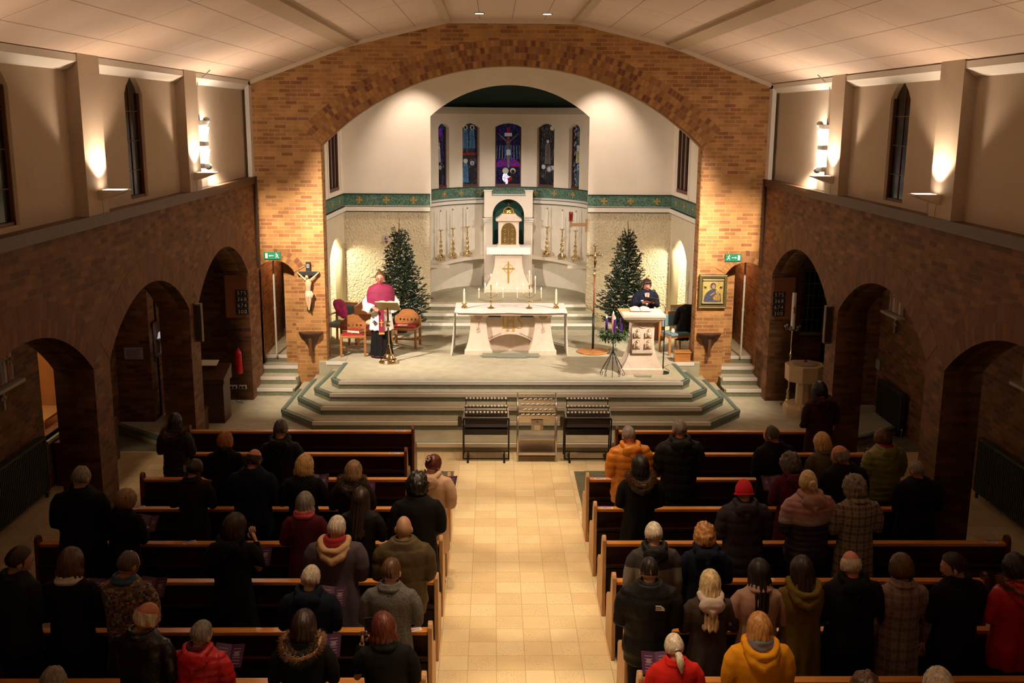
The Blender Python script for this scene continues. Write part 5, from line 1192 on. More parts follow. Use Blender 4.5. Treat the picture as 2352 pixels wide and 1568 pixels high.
# ------------------------------------------------ hymn boards
fnt=D.curves.new('f','FONT').font
def text(s,size,m,parent,M,name='digits',ext=.002):
    cu=D.curves.new('f','FONT'); cu.body=s; cu.size=size; cu.extrude=ext; cu.align_x='CENTER'; cu.space_character=1.25
    tt=D.objects.new('f',cu); COL.objects.link(tt); dg=bpy.context.evaluated_depsgraph_get(); me=D.meshes.new_from_object(tt.evaluated_get(dg)); D.objects.remove(tt); D.curves.remove(cu)
    me.materials.clear(); me.materials.append(m); me.name=name; o=D.objects.new(name,me); COL.objects.link(o); o.parent=parent; o.matrix_local=M; return o
RX=Matrix.Rotation(PI/2,4,'X')
for s,x in ((-1,-5.27),(1,5.29)):
    t=thing('hymn_board','brown hymn board with rows 575, 368, 674 and 300 in the %s aisle'%('left' if s<0 else 'right'),'hymn board',(x,20.275,1.89))
    b=MB(); b.box(-.32 if s<0 else -.115,.115 if s<0 else .31,-.02,.015,-.06,.78); b.build('board',mat('orange_board',(.20,.07,.025),.5),t)
    for i,n_ in enumerate(('575','368','674','300')):
        b=MB()
        for k in (-1,0,1): b.box(k*.083-.038,k*.083+.038,-.028,-.02,.385-.125*i-.0,.495-.125*i)
        o=b.build('number_cards',BLACK,t)
        text(n_,.105,mat('digit_white',(.50,.48,.44),.6),t,Matrix.Translation((0,-.029,.402-.125*i))@RX,'digits')
# ------------------------------------------------ uplighters, floods, downlights, speakers
for s in (-1,1):
    sd='left' if s<0 else 'right'
    for i,cy in enumerate((4.4,8.62,12.86,16.98)):
        t=thing('wall_uplighter','white wedge shaped uplighter on the %s pilaster of the %s wall'%(['rearmost','second','middle','frontmost'][i],sd),'wall lamp',(s*5.12,cy,4.70),0)
        b=MB(); pts=[(0,.0),(0,.12),(-s*.34,.12),(-s*.34,.105),(-s*.05,0)]
        b.prism([(-u*1 if False else u,v) for u,v in pts],'y',-.12,.12); o=b.build('shade',mat('lamp_white',(.62,.52,.42),.5),t,bevel=.004)
        b=MB(); b.box(min(-s*.06,-s*.30),max(-s*.06,-s*.30),-.09,.09,.118,.122); b.build('lamp_opening',mat('lamp_glow',(1,.8,.6),.5,emit=12,ecol=(1,.78,.6)),t)
        b=MB(); b.tube([(-s*.01,.0,0),(-s*.012,.02,-.12),(-s*.01,.0,-.22)],.004,5); b.build('cable',mat('brown_cable',(.2,.12,.08),.6),t)
        if i in (2,): 
            b=MB(); b.box(-s*.015,s*.0,.14,.24,-.24,-.06); 
            for q in range(6): b.box(-s*.02,-s*.014,.15,.23,-.225+.027*q,-.212+.027*q)
            o=b.build('wall_vent',mat('vent_grey',(.35,.28,.2),.6)); o.location=(s*5.25,cy+.35,4.76); tag(o,'small slatted vent beside the middle uplighter of the %s wall'%sd,'vent')
    t=thing('floodlight','twin white floodlight cluster on the %s wall beside the front pilaster'%sd,'floodlight',(s*5.22,17.75,4.75))
    for k,zz in enumerate((.10,.46,.80)):
        b=MB(); b.box(-.10,.10,-.10,.10,zz,zz+.08,0,Matrix.Rotation(.2*s,4,'Z')); b.build('housing',mat('flood_grey',(.35,.32,.30),.5,.3),t,bevel=.008)
    for zz in (.26,.62):
        b=MB(); b.tube([(-s*.06,.02,zz),(-s*.075,.05,zz+.15)],[.055,.065],12); b.build('glowing_tube',mat('flood_glow_glass',(1,.9,.8),.4,emit=28,ecol=(1,.86,.70)),t,smooth='auto')
    for zz in (.12,.88):
        b=MB(); b.ball((-s*.08,.12,zz),(.06,.06,.055),12,8); b.build('spot_head',mat('flood_head',(.30,.27,.25),.4,.4),t,smooth=True)
    b=MB(); b.tube([(0,0,.85),(s*.0,-.05,1.2),(-s*.02,-.06,1.5),(-s*.25,-.12,1.68)],.010,5); b.build('conduit',mat('conduit_grey',(.35,.3,.25),.6),t,smooth=True)
    t=thing('loudspeaker','narrow grey column loudspeaker on the %s arcade pier nearest the sanctuary'%sd,'loudspeaker',(s*5.12,16.54,2.15))
    b=MB(); b.box(-.055,.055,-.055,.055,0,.62); b.build('cabinet',mat('speaker_grey',(.12,.095,.07),.6),t,bevel=.008); b=MB(); b.box(-.042,.042,-.058,-.054,.03,.59); b.build('grille',mat('speaker_cloth',(.05,.035,.025),.9),t)
    t.location.x=s*5.07
for yy in (16.2,19.9):
    for x in (-.62,.62):
        t=thing('recessed_downlight','round recessed ceiling downlight, %s of the pair %s the chancel arch'%('left' if x<0 else 'right','nearest' if yy>18 else 'further from'),'ceiling light',(x,yy,7.57))
        b=MB(); b.lathe([(.10,-.012),(.10,.0),(.075,-.006)],seg=20); b.build('rim',mat('downlight_rim',(.30,.24,.18),.5),t,smooth='auto'); b=MB(); b.lathe([(.078,-.014),(.078,-.006)],seg=20); b.build('lens',mat('downlight_lens',(1,.95,.8),.4,emit=6 if x<0 else 3,ecol=(.85,1,.85) if x<0 else (1,.85,.75)),t)
# ------------------------------------------------ things in the aisles
t=thing('fire_extinguisher','red fire extinguisher on the wall at the foot of the left stairs','fire extinguisher',(-5.38,20.21,.72))
b=MB(); b.lathe([(.075,0),(.08,.02),(.08,.40),(.06,.46),(.025,.49),(.025,.52)],seg=18); b.build('cylinder',mat('extinguisher_red',(.50,.012,.015),.25),t,smooth='auto')
b=MB(); b.tube([(0,0,.51),(0,0,.56)],.018,8); b.box(-.01,.01,-.09,.01,.55,.565); b.box(-.01,.01,-.08,.01,.58,.59); b.tube([(.02,0,.53),(.09,-.02,.45),(.085,-.02,.15)],.010,6); b.build('valve_and_hose',BLACK,t,smooth='auto')
for k,(x,lb) in enumerate(((-5.53,'left'),(-5.34,'right'))):
    t=thing('wall_socket','white double wall socket with plugs, %s one below the fire extinguisher'%lb,'socket',(x,20.285,.42)); b=MB(); b.box(-.075,.075,-.02,.01,-.04,.04); b.build('plate',mat('socket_white',(.50,.46,.42),.4),t,bevel=.004)
    for q in (-.035,.035): b=MB(); b.box(q-.02,q+.02,-.045,-.02,-.025,.02); b.build('plug',BLACK,t,bevel=.003)
    b=MB(); b.tube([(-.03,-.04,-.03),(-.05,-.1,-.2),(-.12,-.15,-.26),(.05,-.25,-.262)],.005,5); b.build('cable',BLACK,t,smooth=True)
t=thing('keyboard_desk','dark wooden reading desk with slanted top just inside the left front arch','desk',(-5.75,18.9,.15))
b=MB(); b.prism([(-.45,0),(.45,0),(.45,.75),(-.45,.75)],'y',-.25,.25); b.build('cabinet',DWOOD,t,bevel=.006); b=MB(); b.prism([(-.3,.75),(.3,.75),(.3,1.02),(-.3,.85)],'x',-.48,.48); b.build('slanted_top',DWOOD,t,bevel=.006)
b=MB(); b.box(-.25,.25,-.9,-.55,.38,.42); 
b.build('bench',DWOOD,t); b=MB()
for sx in (-.22,.22): b.box(sx-.02,sx+.02,-.88,-.57,0,.38)
b.build('bench_leg',DWOOD,t)
b=MB(); b.add([(-.16,-.1,0),(.16,-.1,0),(.16,.1,.06),(-.16,.1,.06),(-.16,-.1,.006),(.16,-.1,.006),(.16,.1,.066),(-.16,.1,.066)],[(3,2,1,0),(4,5,6,7),(0,1,5,4),(2,3,7,6),(0,4,7,3),(1,2,6,5)]); o=b.build('music_sheet',WHITE); o.location=(-5.62,18.98,1.19); tag(o,'white sheet on the dark desk inside the left front arch','paper')
# statue in alcove
t=thing('shrine_statue','brightly lit white statue on a ledge in the dark alcove of the left aisle','statue',(-6.42,19.0,1.38))
o=blob('figure',[lambda b:b.rings([(.02,.09,.08,0,0),(.15,.085,.075,0,0),(.32,.075,.06,0,0),(.40,.09,.055,0,0),(.46,.05,.04,0,0),(.49,.025,.025,0,0)],14),lambda b:b.ball((0,-.01,.54),(.04,.045,.055),10,8),lambda b:b.tube([(-.08,0,.42),(-.10,-.06,.30),(-.02,-.10,.33)],[.03,.028,.02],8),lambda b:b.tube([(.08,0,.42),(.11,-.05,.30),(.06,-.11,.36)],[.03,.028,.02],8)],mat('statue_white',(.85,.82,.85),.4),.010,3,.005,20,t)
b=MB(); b.box(-.14,.14,-.13,.13,-.03,.02); b.box(-.02,.02,-.05,.08,-.20,-.03); b.build('ledge',DWOOD,t)
b=MB(); b.box(-.16,-.13,-.14,.14,.0,.62); b.build('side_board',DWOOD,t)
light('shrine_light','SPOT',(-6.30,18.3,2.6),22,(.9,.95,1),(-6.42,19.0,1.6),spot_size=.5,shadow_soft_size=.03)
# notices
b=MB(); b.box(-.17,.17,-.006,0,-.11,.11)
for q in range(7): b.box(-.13,.13-.02*(q%3),-.008,-.006,.075-.026*q,.081-.026*q,1)
o=b.build('wall_notice',[mat('notice_paper',(.42,.38,.44),.7),mat('notice_ink',(.12,.11,.13),.7)]); o.location=(-6.92,18.745,1.45); tag(o,'white printed notice on the brick wall seen through the left middle arch','notice')
# radiators
def radiator(x,y,z,L,rz,lb,h=.62):
    t=thing('radiator',lb,'radiator',(x,y,z),rz)
    M1=mat('dark_green_radiator',(.030,.035,.025),.5)
    b=MB(); b.box(-L/2,L/2,-.04,.04,.10,h); b.build('panel',M1,t,bevel=.006)
    b=MB()
    for k in range(int(L/.055)): q=-L/2+.03+k*.055; b.box(q,q+.022,-.052,-.04,.13,h-.03)
    b.build('fins',M1,t); b=MB(); b.box(-L/2,L/2,-.05,.05,h,h+.012); b.build('top_grille',M1,t)
    b=MB(); 
    for sx in (-1,1): b.box(sx*(L/2-.05)-.015,sx*(L/2-.05)+.015,-.02,.02,0,.12)
    b.build('feet',M1,t); b=MB(); b.tube([(L/2,0,.14),(L/2+.05,0,.14),(L/2+.05,0,.0)],.010,6); b.ball((L/2+.05,0,.16),.02,8,6); b.build('valve_pipe',mat('valve_metal',(.55,.5,.45),.35,.7),t,smooth='auto')
radiator(-7.14,14.3,0,1.9,PI/2,'long dark green radiator on the left outer aisle wall',.95)
radiator(7.14,14.3,0,1.9,-PI/2,'long dark green radiator on the right outer aisle wall',.95)
radiator(7.14,18.9,.0,1.2,-PI/2,'dark radiator on the outer wall seen through the right middle arch',.8)
radiator(-4.99,24.1,.75,1.2,PI/2,'tall dark radiator in the corridor behind the left stairs',.95)
radiator(4.99,24.1,.75,1.2,-PI/2,'tall dark radiator in the corridor behind the right stairs',.95)
for s in (-1,1):
    b=MB(); b.tube([(0,0,0),(0,0,2.1)],.022,10); b.tube([(0,0,1.0),(0,0,1.04)],.03,10); o=b.build('white_pipe',mat('pipe_white',(.60,.58,.52),.5),smooth='auto'); o.location=(s*4.93,21.66,.75); tag(o,'slim white vertical pipe just inside the %s stair doorway'%('left' if s<0 else 'right'),'pipe')
# stations of the cross
def station(s,y,z,lb):
    t=thing('station_relief',lb,'relief',(s*7.24,y,z)); sg=-s
    ST=mat('relief_stone',(.42,.36,.32),.7,var=.3,vs=20); rn=random.Random(int(y*10))
    b=MB(); b.box(min(0,sg*.03),max(0,sg*.03),-.32,.32,.06,.60); b.build('panel',ST,t)
    for k in range(6):
        yy=-.24+.095*k+rn.uniform(-.02,.02); hh=rn.uniform(.28,.42); b=MB(); b.rings([(.07,.02,.05,sg*.045,yy),(.07+hh*.6,.02,.045,sg*.05,yy),(.07+hh*.85,.012,.025,sg*.05,yy)],10); b.ball((sg*.055,yy,.07+hh),(.025,.028,.036),8,6); b.build('carved_figure',mat('relief_tint_%d'%(k%3),[(.45,.40,.38),(.35,.12,.08),(.30,.26,.22)][k%3],.7),t,smooth='auto')
    b=MB(); b.box(min(0,sg*.16),max(0,sg*.16),-.42,.42,0,.05); b.build('shelf',mat('relief_shelf',(.45,.40,.34),.7),t,bevel=.004)
    b=MB(); b.box(min(sg*.01,sg*.03),max(sg*.01,sg*.03),-.02,.02,-.32,-.06); b.box(min(sg*.01,sg*.03),max(sg*.01,sg*.03),-.08,.08,-.17,-.13); b.build('small_cross',ST,t)
station(-1,14.3,1.95,'carved relief panel on a ledge, left outer aisle wall'); station(1,14.05,2.0,'carved relief panel on a ledge, right outer aisle wall near the frame edge')
station(1,19.2,2.1,'carved relief panel on a ledge seen through the right middle arch')
b=MB(); b.box(-.12,.12,-.01,.01,-.1,.1); b.box(-.10,.10,-.014,-.01,-.08,.08,1); o=b.build('small_framed_notice',[mat('olive_card',(.16,.15,.08),.6),mat('olive_card_light',(.25,.25,.18),.6)]); o.location=(7.235,19.9,1.0); o.rotation_euler.z=-PI/2; tag(o,'small olive framed notice above the radiator through the right middle arch','notice')
# dark window at the end of the right aisle
r=struct(empty('window_16',(6.17,20.9,1.45))); b=MB(); b.box(-.22,.22,-.005,.02,0,1.3); b.build('pane',DARKG,r); b=MB()
for k in range(6): b.box(-.22,.22,-.02,.0,.25*k,.012+.25*k)
for k in range(5): b.box(-.22+.107*k,-.21+.107*k,-.02,0,0,1.3)
b.box(-.26,.26,-.08,.0,-.05,.0); b.build('window_frame',mat('grey_sill',(.2,.18,.15),.7),r)
# side room seen through the opening in the left outer wall
b=MB(); b.box(-9.9,-7.5,14.2,18.4,-.2,.0); struct(b.build('floor_8',mat('cream_lino',(.55,.42,.26),.5)))
b=MB(); b.box(-9.9,-7.5,18.0,18.1,0,2.0); b.box(-9.9,-9.8,14.2,18.1,0,3.8); b.box(-9.9,-7.5,14.2,14.3,0,3.8); struct(b.build('wall_side_room',mat('orange_panelling',(.42,.17,.045),.5,var=.15,vs=3)))
b=MB(); b.box(-9.9,-7.5,18.02,18.12,2.0,3.8); b.box(-9.9,-7.5,14.2,18.1,3.7,3.8); struct(b.build('wall_side_room_upper',mat('pale_yellow_wall',(.66,.50,.28),.8)))
t=thing('wooden_table','light wooden table in the lit room beyond the left aisle opening','table',(-8.3,17.3,0)); b=MB(); b.box(-.5,.5,-.45,.45,.70,.74); b.build('table_top',mat('light_table_oak',(.50,.27,.10),.4),t,bevel=.005)
for sx in (-1,1):
    for sy in (-1,1): b=MB(); b.box(sx*.44-.03,sx*.44+.03,sy*.39-.03,sy*.39+.03,0,.70); b.build('leg',mat('light_table_oak',(.50,.27,.10),.4),t)
r=struct(empty('trim_33',(-7.3,16.35,.75))); b=MB(); b.box(-.05,.10,-.82,.82,-.02,.03); b.build('sill',mat('grey_sill',(.2,.18,.15),.7),r)
# piano-like dark cabinet under the opening
b=MB(); b.box(-.26,.24,-.7,.7,0,.68); b.box(-.28,.24,-.72,.72,.68,.72); o=b.build('dark_cabinet',DWOOD,bevel=.006); o.location=(-6.90,16.4,0); tag(o,'low dark cabinet under the opening in the left aisle wall','cabinet')
o.location.x=-6.93; o.rotation_euler.z=PI*0
# ------------------------------------------------ people
def newmesh(parts,vox,sm,post=None):
    b=MB()
    for p in parts: p(b)
    me=D.meshes.new('t'); me.from_pydata(b.v,[],b.f); o=D.objects.new('t',me); COL.objects.link(o)
    r=o.modifiers.new('r','REMESH'); r.mode='VOXEL'; r.voxel_size=vox; s=o.modifiers.new('s','SMOOTH'); s.iterations=sm; s.factor=.55
    dg=bpy.context.evaluated_depsgraph_get(); m2=D.meshes.new_from_object(o.evaluated_get(dg)); D.objects.remove(o); D.meshes.remove(me)
    if post: post(m2)
    m2.materials.clear()
    for p in m2.polygons: p.use_smooth=True
    return m2
# arm joints in a 1.72 m body facing +Y: shoulder, elbow, wrist, hand tip (right arm, x>0)
ARMS={'read':((.175,0,1.40),(.240,.03,1.17),(.10,.24,1.27),(.04,.29,1.30)),
      'book':((.175,0,1.40),(.245,-.02,1.14),(.15,.22,1.14),(.11,.31,1.17)),
      'low':((.175,0,1.40),(.242,-.03,1.14),(.17,.20,1.02),(.09,.27,1.00)),
      'down':((.175,0,1.40),(.25,-.03,1.12),(.26,.03,.87),(.26,.05,.77)),
      'face':((.175,0,1.40),(.245,.06,1.17),(.17,.20,1.40),(.13,.22,1.50)),
      'phone':((.175,0,1.40),(.245,.05,1.15),(.20,.14,1.42),(.19,.13,1.52))}
def armpts(k,s): return [Vector((p[0]*s,p[1],p[2])) for p in ARMS[k]]
HC=Vector((0,.012,1.600))  # head centre
def headM(yaw,pitch):
    P=Vector((0,-.01,1.50)); return Matrix.Translation(P)@Matrix.Rotation(yaw,4,'Z')@Matrix.Rotation(-pitch,4,'X')@Matrix.Scale(1.07,4)@Matrix.Translation(-P)
def headgrid(b,M,seg=32,rg=26):
    vs=[]
    for i in range(rg+1):
        p=PI*i/rg
        for k in range(seg):
            a=2*PI*k/seg; x=math.sin(p)*math.cos(a); y=math.sin(p)*math.sin(a); z=math.cos(p)
            X=.074*x; Y=.096*y; Z=.118*z
            f=max(0,y)
            if z<0:
                X*=1-.26*(-z)**1.5; 
                if y>0: Y*=1-.10*(-z)
                else: Y*=1-.38*(-z)**1.2
            # face
            g=lambda cx,cz,sx,sz: math.exp(-((X-cx)/sx)**2-((Z-cz)/sz)**2)*f
            Y+= .022*g(0,-.022,.012,.020)+.010*g(0,-.002,.009,.020)-.009*g(.030,.006,.016,.012)-.009*g(-.030,.006,.016,.012)+.006*g(0,.028,.05,.012)+.006*g(0,-.058,.020,.008)+.008*g(0,-.095,.022,.016)-.004*g(0,-.073,.022,.006)+.003*g(.04,-.03,.02,.02)+.003*g(-.04,-.03,.02,.02)
            vs.append(M@(HC+Vector((X,Y,Z))))
    fs=[(i*seg+k,(i+1)*seg+k,(i+1)*seg+(k+1)%seg,i*seg+(k+1)%seg) for i in range(rg) for k in range(seg)]
    b.add(vs,fs)
    for s in (-1,1): b.ball(M@(HC+Vector((s*.078,-.008,-.012))),(.010,.020,.032),10,8,0,M.to_3x3().to_4x4())
def hand(b,w,t,s,curl=.5):
    # palm from wrist w toward t, four fingers of different length and a side thumb
    w=Vector(w);t=Vector(t); d=(t-w).normalized(); side=Vector((-s,0,0)); side=(side-d*side.dot(d)).normalized(); nrm=d.cross(side)
    if nrm.z>0: nrm=-nrm
    k=.085
    b.tube([w-d*.02,w+d*.03,w+d*k],[(.026,.018),(.036,.015),(.038,.012)],10,up=side)
    for i,(o,l) in enumerate(((-.027,.058),(-.009,.070),(.009,.074),(.027,.066))):
        p0=w+d*(k-.008)+side*o; p1=p0+d*l*.45+nrm*.006; p2=p1+(d*(1-curl)+nrm*curl).normalized()*l*.32; p3=p2+(d*(1-1.6*curl)+nrm*1.5*curl).normalized()*l*.25
        b.tube([p0,p1,p2,p3],[.0095,.0088,.008,.006],7)
    p0=w+d*.025+side*.026; b.tube([p0,p0+side*.024+d*.024,p0+side*.030+d*.050+nrm*.010,p0+side*.022+d*.066+nrm*.018],[.013,.0115,.0095,.007],7)
BODY={}
def bodymesh(la,ra,yaw,pitch):
    key=(la,ra,round(yaw,1),round(pitch,1))
    if key in BODY: return BODY[key]
    M=headM(yaw,pitch)
    def torso(b):
        b.rings([(.90,.15,.10,0,0),(1.0,.145,.10,0,0),(1.15,.14,.095,0,0),(1.30,.165,.105,0,0),(1.40,.17,.09,0,-.005),(1.45,.10,.065,0,-.008),(1.49,.06,.055,0,-.005)],18)
        b.tube([(0,-.012,1.42),(0,-.005,1.49),M@Vector((0,0,1.55))],[.062,.056,.054],14)
    def limbs(b):
        for s,k in ((-1,la),(1,ra)):
            p=armpts(k,s); b.tube([p[0],p[0].lerp(p[1],.5),p[1],p[1].lerp(p[2],.4),p[2]],[.055,.046,.038,.036,.024],10)
            b.tube([(s*.085,0,.95),(s*.09,.01,.70),(s*.09,.015,.48),(s*.09,-.005,.30),(s*.09,-.01,.09)],[.088,.075,.052,.050,.036],12); b.tube([(s*.09,-.05,.04),(s*.09,.06,.035),(s*.09,.15,.02)],[(.035,.035),(.038,.028),(.03,.018)],10)
    me=newmesh([lambda b:headgrid(b,M),torso,limbs],.0085,2)
    # add hands as finer geometry to the same mesh
    b=MB()
    for s,k in ((-1,la),(1,ra)): p=armpts(k,s); hand(b,p[2],p[3],s,.55 if k in('book','low') else .35)
    k0=len(me.vertices); m3=D.meshes.new('body'); vs=[v.co[:] for v in me.vertices]+b.v; fs=[tuple(p.vertices) for p in me.polygons]+[tuple(i+k0 for i in f) for f in b.f]
    # eyes, lips
    e=MB(); R=M.to_3x3().to_4x4()
    for s in (-1,1):
        e.ball(M@(HC+Vector((s*.030,.0835,.004))),(.013,.008,.0075),10,6,1,R); e.ball(M@(HC+Vector((s*.030,.0895,.002))),(.0055,.004,.0055),8,5,2,R)
        e.tube([M@(HC+Vector((s*.014,.099,.024))),M@(HC+Vector((s*.030,.098,.029))),M@(HC+Vector((s*.047,.083,.022)))],[.002,.0035,.002],5,2)
        e.tube([M@(HC+Vector((s*.018,.091,.011))),M@(HC+Vector((s*.030,.094,.013))),M@(HC+Vector((s*.043,.085,.010)))],[.002,.003,.002],5,0)
    e.tube([M@(HC+Vector((-.022,.089,-.064))),M@(HC+Vector((0,.099,-.062))),M@(HC+Vector((.022,.089,-.064)))],[.002,.0055,.002],7,3)
    k1=len(vs); nb=len(fs); vs+=e.v; fs+=[tuple(i+k1 for i in f) for f in e.f]
    m3.from_pydata(vs,[],fs)
    mi=[0]*nb+e.m
    for i in range(4): m3.materials.append(None)
    for p,q in zip(m3.polygons,mi): p.material_index=q; p.use_smooth=True
    BODY[key]=m3; return m3
def torsoR(hem,fl,th,bulk=1): # coat rings
    r=[(hem,.175*bulk+fl,.13*bulk+fl*.8,0,0),(hem+.05,.175*bulk+fl,.13*bulk+fl*.8,0,0)]
    for z,x,y in ((.85,.172,.125),(1.0,.168,.125),(1.12,.165,.125),(1.25,.180,.13),(1.35,.192,.128),(1.415,.185,.112),(1.455,.145,.095),(1.49,.10,.085),(1.515,.078,.08)):
        if z>hem+.1: f=max(0,(1.1-z)/(1.1-hem+.01)) if z<1.1 else 0; r.append((z,x*bulk+th+fl*f*.8,y*bulk+th+fl*f*.6,0,-.008))
    return r
COATS={}
def coatmesh(la,ra,style):
    key=(la,ra,tuple(sorted(style.items())))
    if key in COATS: return COATS[key]
    hem=style.get('hem',.80); fl=style.get('flare',.02); th=style.get('th',.012); bulk=style.get('bulk',1); sr=style.get('sleeve',.062); q=style.get('quilt',0)
    def tor(b): b.rings(torsoR(hem,fl,th,bulk),24)
    def slv(b):
        for s,k in ((-1,la),(1,ra)):
            p=armpts(k,s); p[0]=p[0]*1.0; w=p[1].lerp(p[2],.93)
            sh=Vector((s*(.155*bulk),0,1.418)); e=p[1]+Vector((s*.012,0,0))
            b.tube([sh,sh.lerp(e,.35)+Vector((s*.025,0,.01)),sh.lerp(e,.7)+Vector((s*.015,0,0)),e,e.lerp(w,.5),w],[sr*1.05,sr*1.06,sr,sr*.95,sr*.85,sr*.68],12)
            b.ball((s*.155*bulk,0,1.402),(sr*1.05,sr*1.1,sr*.85),12,8)
    def post(me):
        ns=[v.normal.copy() for v in me.vertices]; sd=style.get('seed',0)*3.7
        for v,n in zip(me.vertices,ns):
            c=v.co; k=noise.noise(Vector((c.x*5+sd,c.y*5,c.z*3.0)))*.012+noise.noise(Vector((c.x*12,c.y*12+sd,c.z*7)))*.006
            if q: 
                u=abs(math.sin(PI*c.z/q)); k+=(.011*(u**.5)-.006)+.004*noise.noise(Vector((c.x*25,c.y*25,c.z*20)))
            else:
                a=math.atan2(c.x,c.y); f=max(0,min(1,(1.15-c.z)/.5)); k+=.010*f*math.sin(a*7+sd+2*noise.noise(c*2))
            v.co=c+n*k
    me=newmesh([tor,slv],.0145,3,post); COATS[key]=me; return me
LEGM={}
def legmesh(w=1):
    if w in LEGM: return LEGM[w]
    def f(b):
        b.rings([(.80,.155,.115,0,0),(.92,.160,.118,0,0),(1.0,.15,.11,0,0)],16)
        for s in (-1,1): b.tube([(s*.08,0,.93),(s*.09,.01,.70),(s*.095,.012,.48),(s*.095,-.01,.25),(s*.095,-.012,.075)],[.098,.092,.076*w,.068*w,.062*w],12)
    LEGM[w]=newmesh([f],.014,2); return LEGM[w]
SHOE=None
def shoemesh():
    global SHOE
    if SHOE is None:
        b=MB()
        for s in (-1,1): b.tube([(s*.095,-.085,.045),(s*.095,-.04,.055),(s*.095,.05,.045),(s*.10,.13,.035),(s*.10,.18,.03)],[(.030,.045),(.040,.055),(.043,.042),(.045,.032),(.025,.022)],10); 
        SHOE=b.build('shoes',BLACK,smooth='auto').data; D.objects.remove(D.objects['shoes'])
    return SHOE
def place(me,name,m,parent,loc=None):
    o=D.objects.new(name,me); COL.objects.link(o); o.parent=parent
    if not me.materials: me.materials.append(None)
    ms=m if isinstance(m,(list,tuple)) else [m]
    for i,x in enumerate(ms):
        if i<len(o.material_slots): o.material_slots[i].link='OBJECT'; o.material_slots[i].material=x
    return o
def hairmat(name,c,bs=1):
    if name in MATS: return MATS[name]
    m=mat(name,c,.42,var=.42,vs=55,stretch=(1,1,.10),detail=3); 
    n=m.node_tree; b=n.nodes['Principled BSDF']; t=[x for x in n.nodes if x.type=='TEX_NOISE'][0]
    bp=n.nodes.new('ShaderNodeBump'); bp.inputs['Strength'].default_value=.5; bp.inputs['Distance'].default_value=.006; n.links.new(t.outputs[0],bp.inputs['Height']); n.links.new(bp.outputs[0],b.inputs['Normal'])
    return m
def hair(parent,M,style,m,seed):
    """shell around the skull; theta 0 = back of the head"""
    b=MB(); rnd=random.Random(seed); kind=style.split('+')[0]
    P={'short':(.0,.012,108,.006,0),'crop':(.0,.006,104,.003,0),'bob':(.12,.026,104,.008,0),'long':(.30,.024,104,.008,0),'longer':(.40,.026,104,.010,0),'curly':(.06,.034,108,.0,.022),'up':(.0,.014,112,.004,0),'fringe':(.0,.008,112,.004,0),'receding':(.0,.008,110,.004,0),'full':(.03,.026,112,.008,.006)}[kind]
    hang,vol,pmax,ridge,curl=P; pmax=math.radians(pmax); seg=44; n1=16; n2=int(hang/.022) if hang else 0
    rows=[]
    for i in range(n1+n2+1):
        row=[]
        if i<=n1:
            f=i/n1; ph=pmax*f
            if kind=='fringe': ph=math.radians(62)+(pmax-math.radians(62))*f
            if kind=='receding': ph=math.radians(18)+(pmax-math.radians(18))*f
            deg=math.degrees(ph)
            if kind in('fringe',): cov=118
            elif kind=='receding': cov=105 if deg<60 else 115
            elif kind=='up': cov=180 if deg<52 else max(118,180-(deg-52)*2.2)
            else: cov=180 if deg<40 else 180-(deg-40)*3.6 if deg<57 else max(98,119-(deg-57)*1.2)
            if kind in ('bob','long','longer','curly','full') and deg>=50: cov=max(128,180-(deg-50)*1.1)
        else: cov=128-(i-n1)/max(1,n2)*26
        for k in range(seg+1):
            th=math.radians(-cov+2*cov*k/seg)
            if i<=n1:
                x=math.sin(ph)*math.sin(th); y=-math.sin(ph)*math.cos(th); z=math.cos(ph)
                taper=min(1,(1-f)*4+.25) if not hang else 1
                v=vol*taper+ridge*math.sin(th*19+seed+3*math.sin(ph*2))*.5
                X=(.074+v)*x; Y=(.096+v)*y; Z=(.118+v*.9)*z
                if z<0 and y<0: Y*=1-.30*(-z) if not hang else 1
            else:
                g=(i-n1)/n2; ph=pmax; x=math.sin(th); y=-math.cos(th); z0=.118*math.cos(ph)
                w=1+(.10 if kind=='bob' else -.02)*math.sin(PI*min(1,g*1.1))-.16*g*g
                rr_=vol+ridge*math.sin(th*15+seed+g*2+rnd.random()*.0)
                X=(.074+rr_)*x*w; Y=(.090+rr_)*y*w*(1 if kind!='bob' else 1-.18*g)-(.02*g if hang>.2 else 0); Z=z0-hang*g*(1-.05*abs(x)+.035*math.sin(th*9+seed))
            p=HC+Vector((X,Y,Z))
            if curl:
                d=Vector((x,y,.3)).normalized(); p+=d*curl*noise.noise((p+Vector((seed,0,0)))*34)+d*curl*.5*noise.noise((p+Vector((seed,0,0)))*70)
            else: p+=Vector((x,y,0))*.010*noise.noise(Vector((th*2.2,seed*1.3,i*.12)))
            row.append(p)
        rows.append(row)
    vs=[M@p for r in rows for p in r]; S=seg+1; n=len(rows)
    fs=[(i*S+k,i*S+k+1,(i+1)*S+k+1,(i+1)*S+k) for i in range(n-1) for k in range(seg)]
    # inner skin to give the hair thickness
    ctr=M@HC; k0=len(vs)
    inn=[]
    for r in rows:
        for p in r:
            q=p-HC; q=Vector((q.x*.86,q.y*.86,q.z*(.9 if q.z>0 else 1)))+HC; inn.append(M@q)
    vs+=inn; fs+=[(k0+i*S+k,k0+(i+1)*S+k,k0+(i+1)*S+k+1,k0+i*S+k+1) for i in range(n-1) for k in range(seg)]
    for k in range(seg): fs.append(((n-1)*S+k,(n-1)*S+k+1,k0+(n-1)*S+k+1,k0+(n-1)*S+k))
    for i in range(n-1): fs.append((i*S,(i+1)*S,k0+(i+1)*S,k0+i*S)); fs.append((i*S+seg,k0+i*S+seg,k0+(i+1)*S+seg,(i+1)*S+seg))
    b.add(vs,fs)
    o=b.build('hair',m,parent,smooth=True)
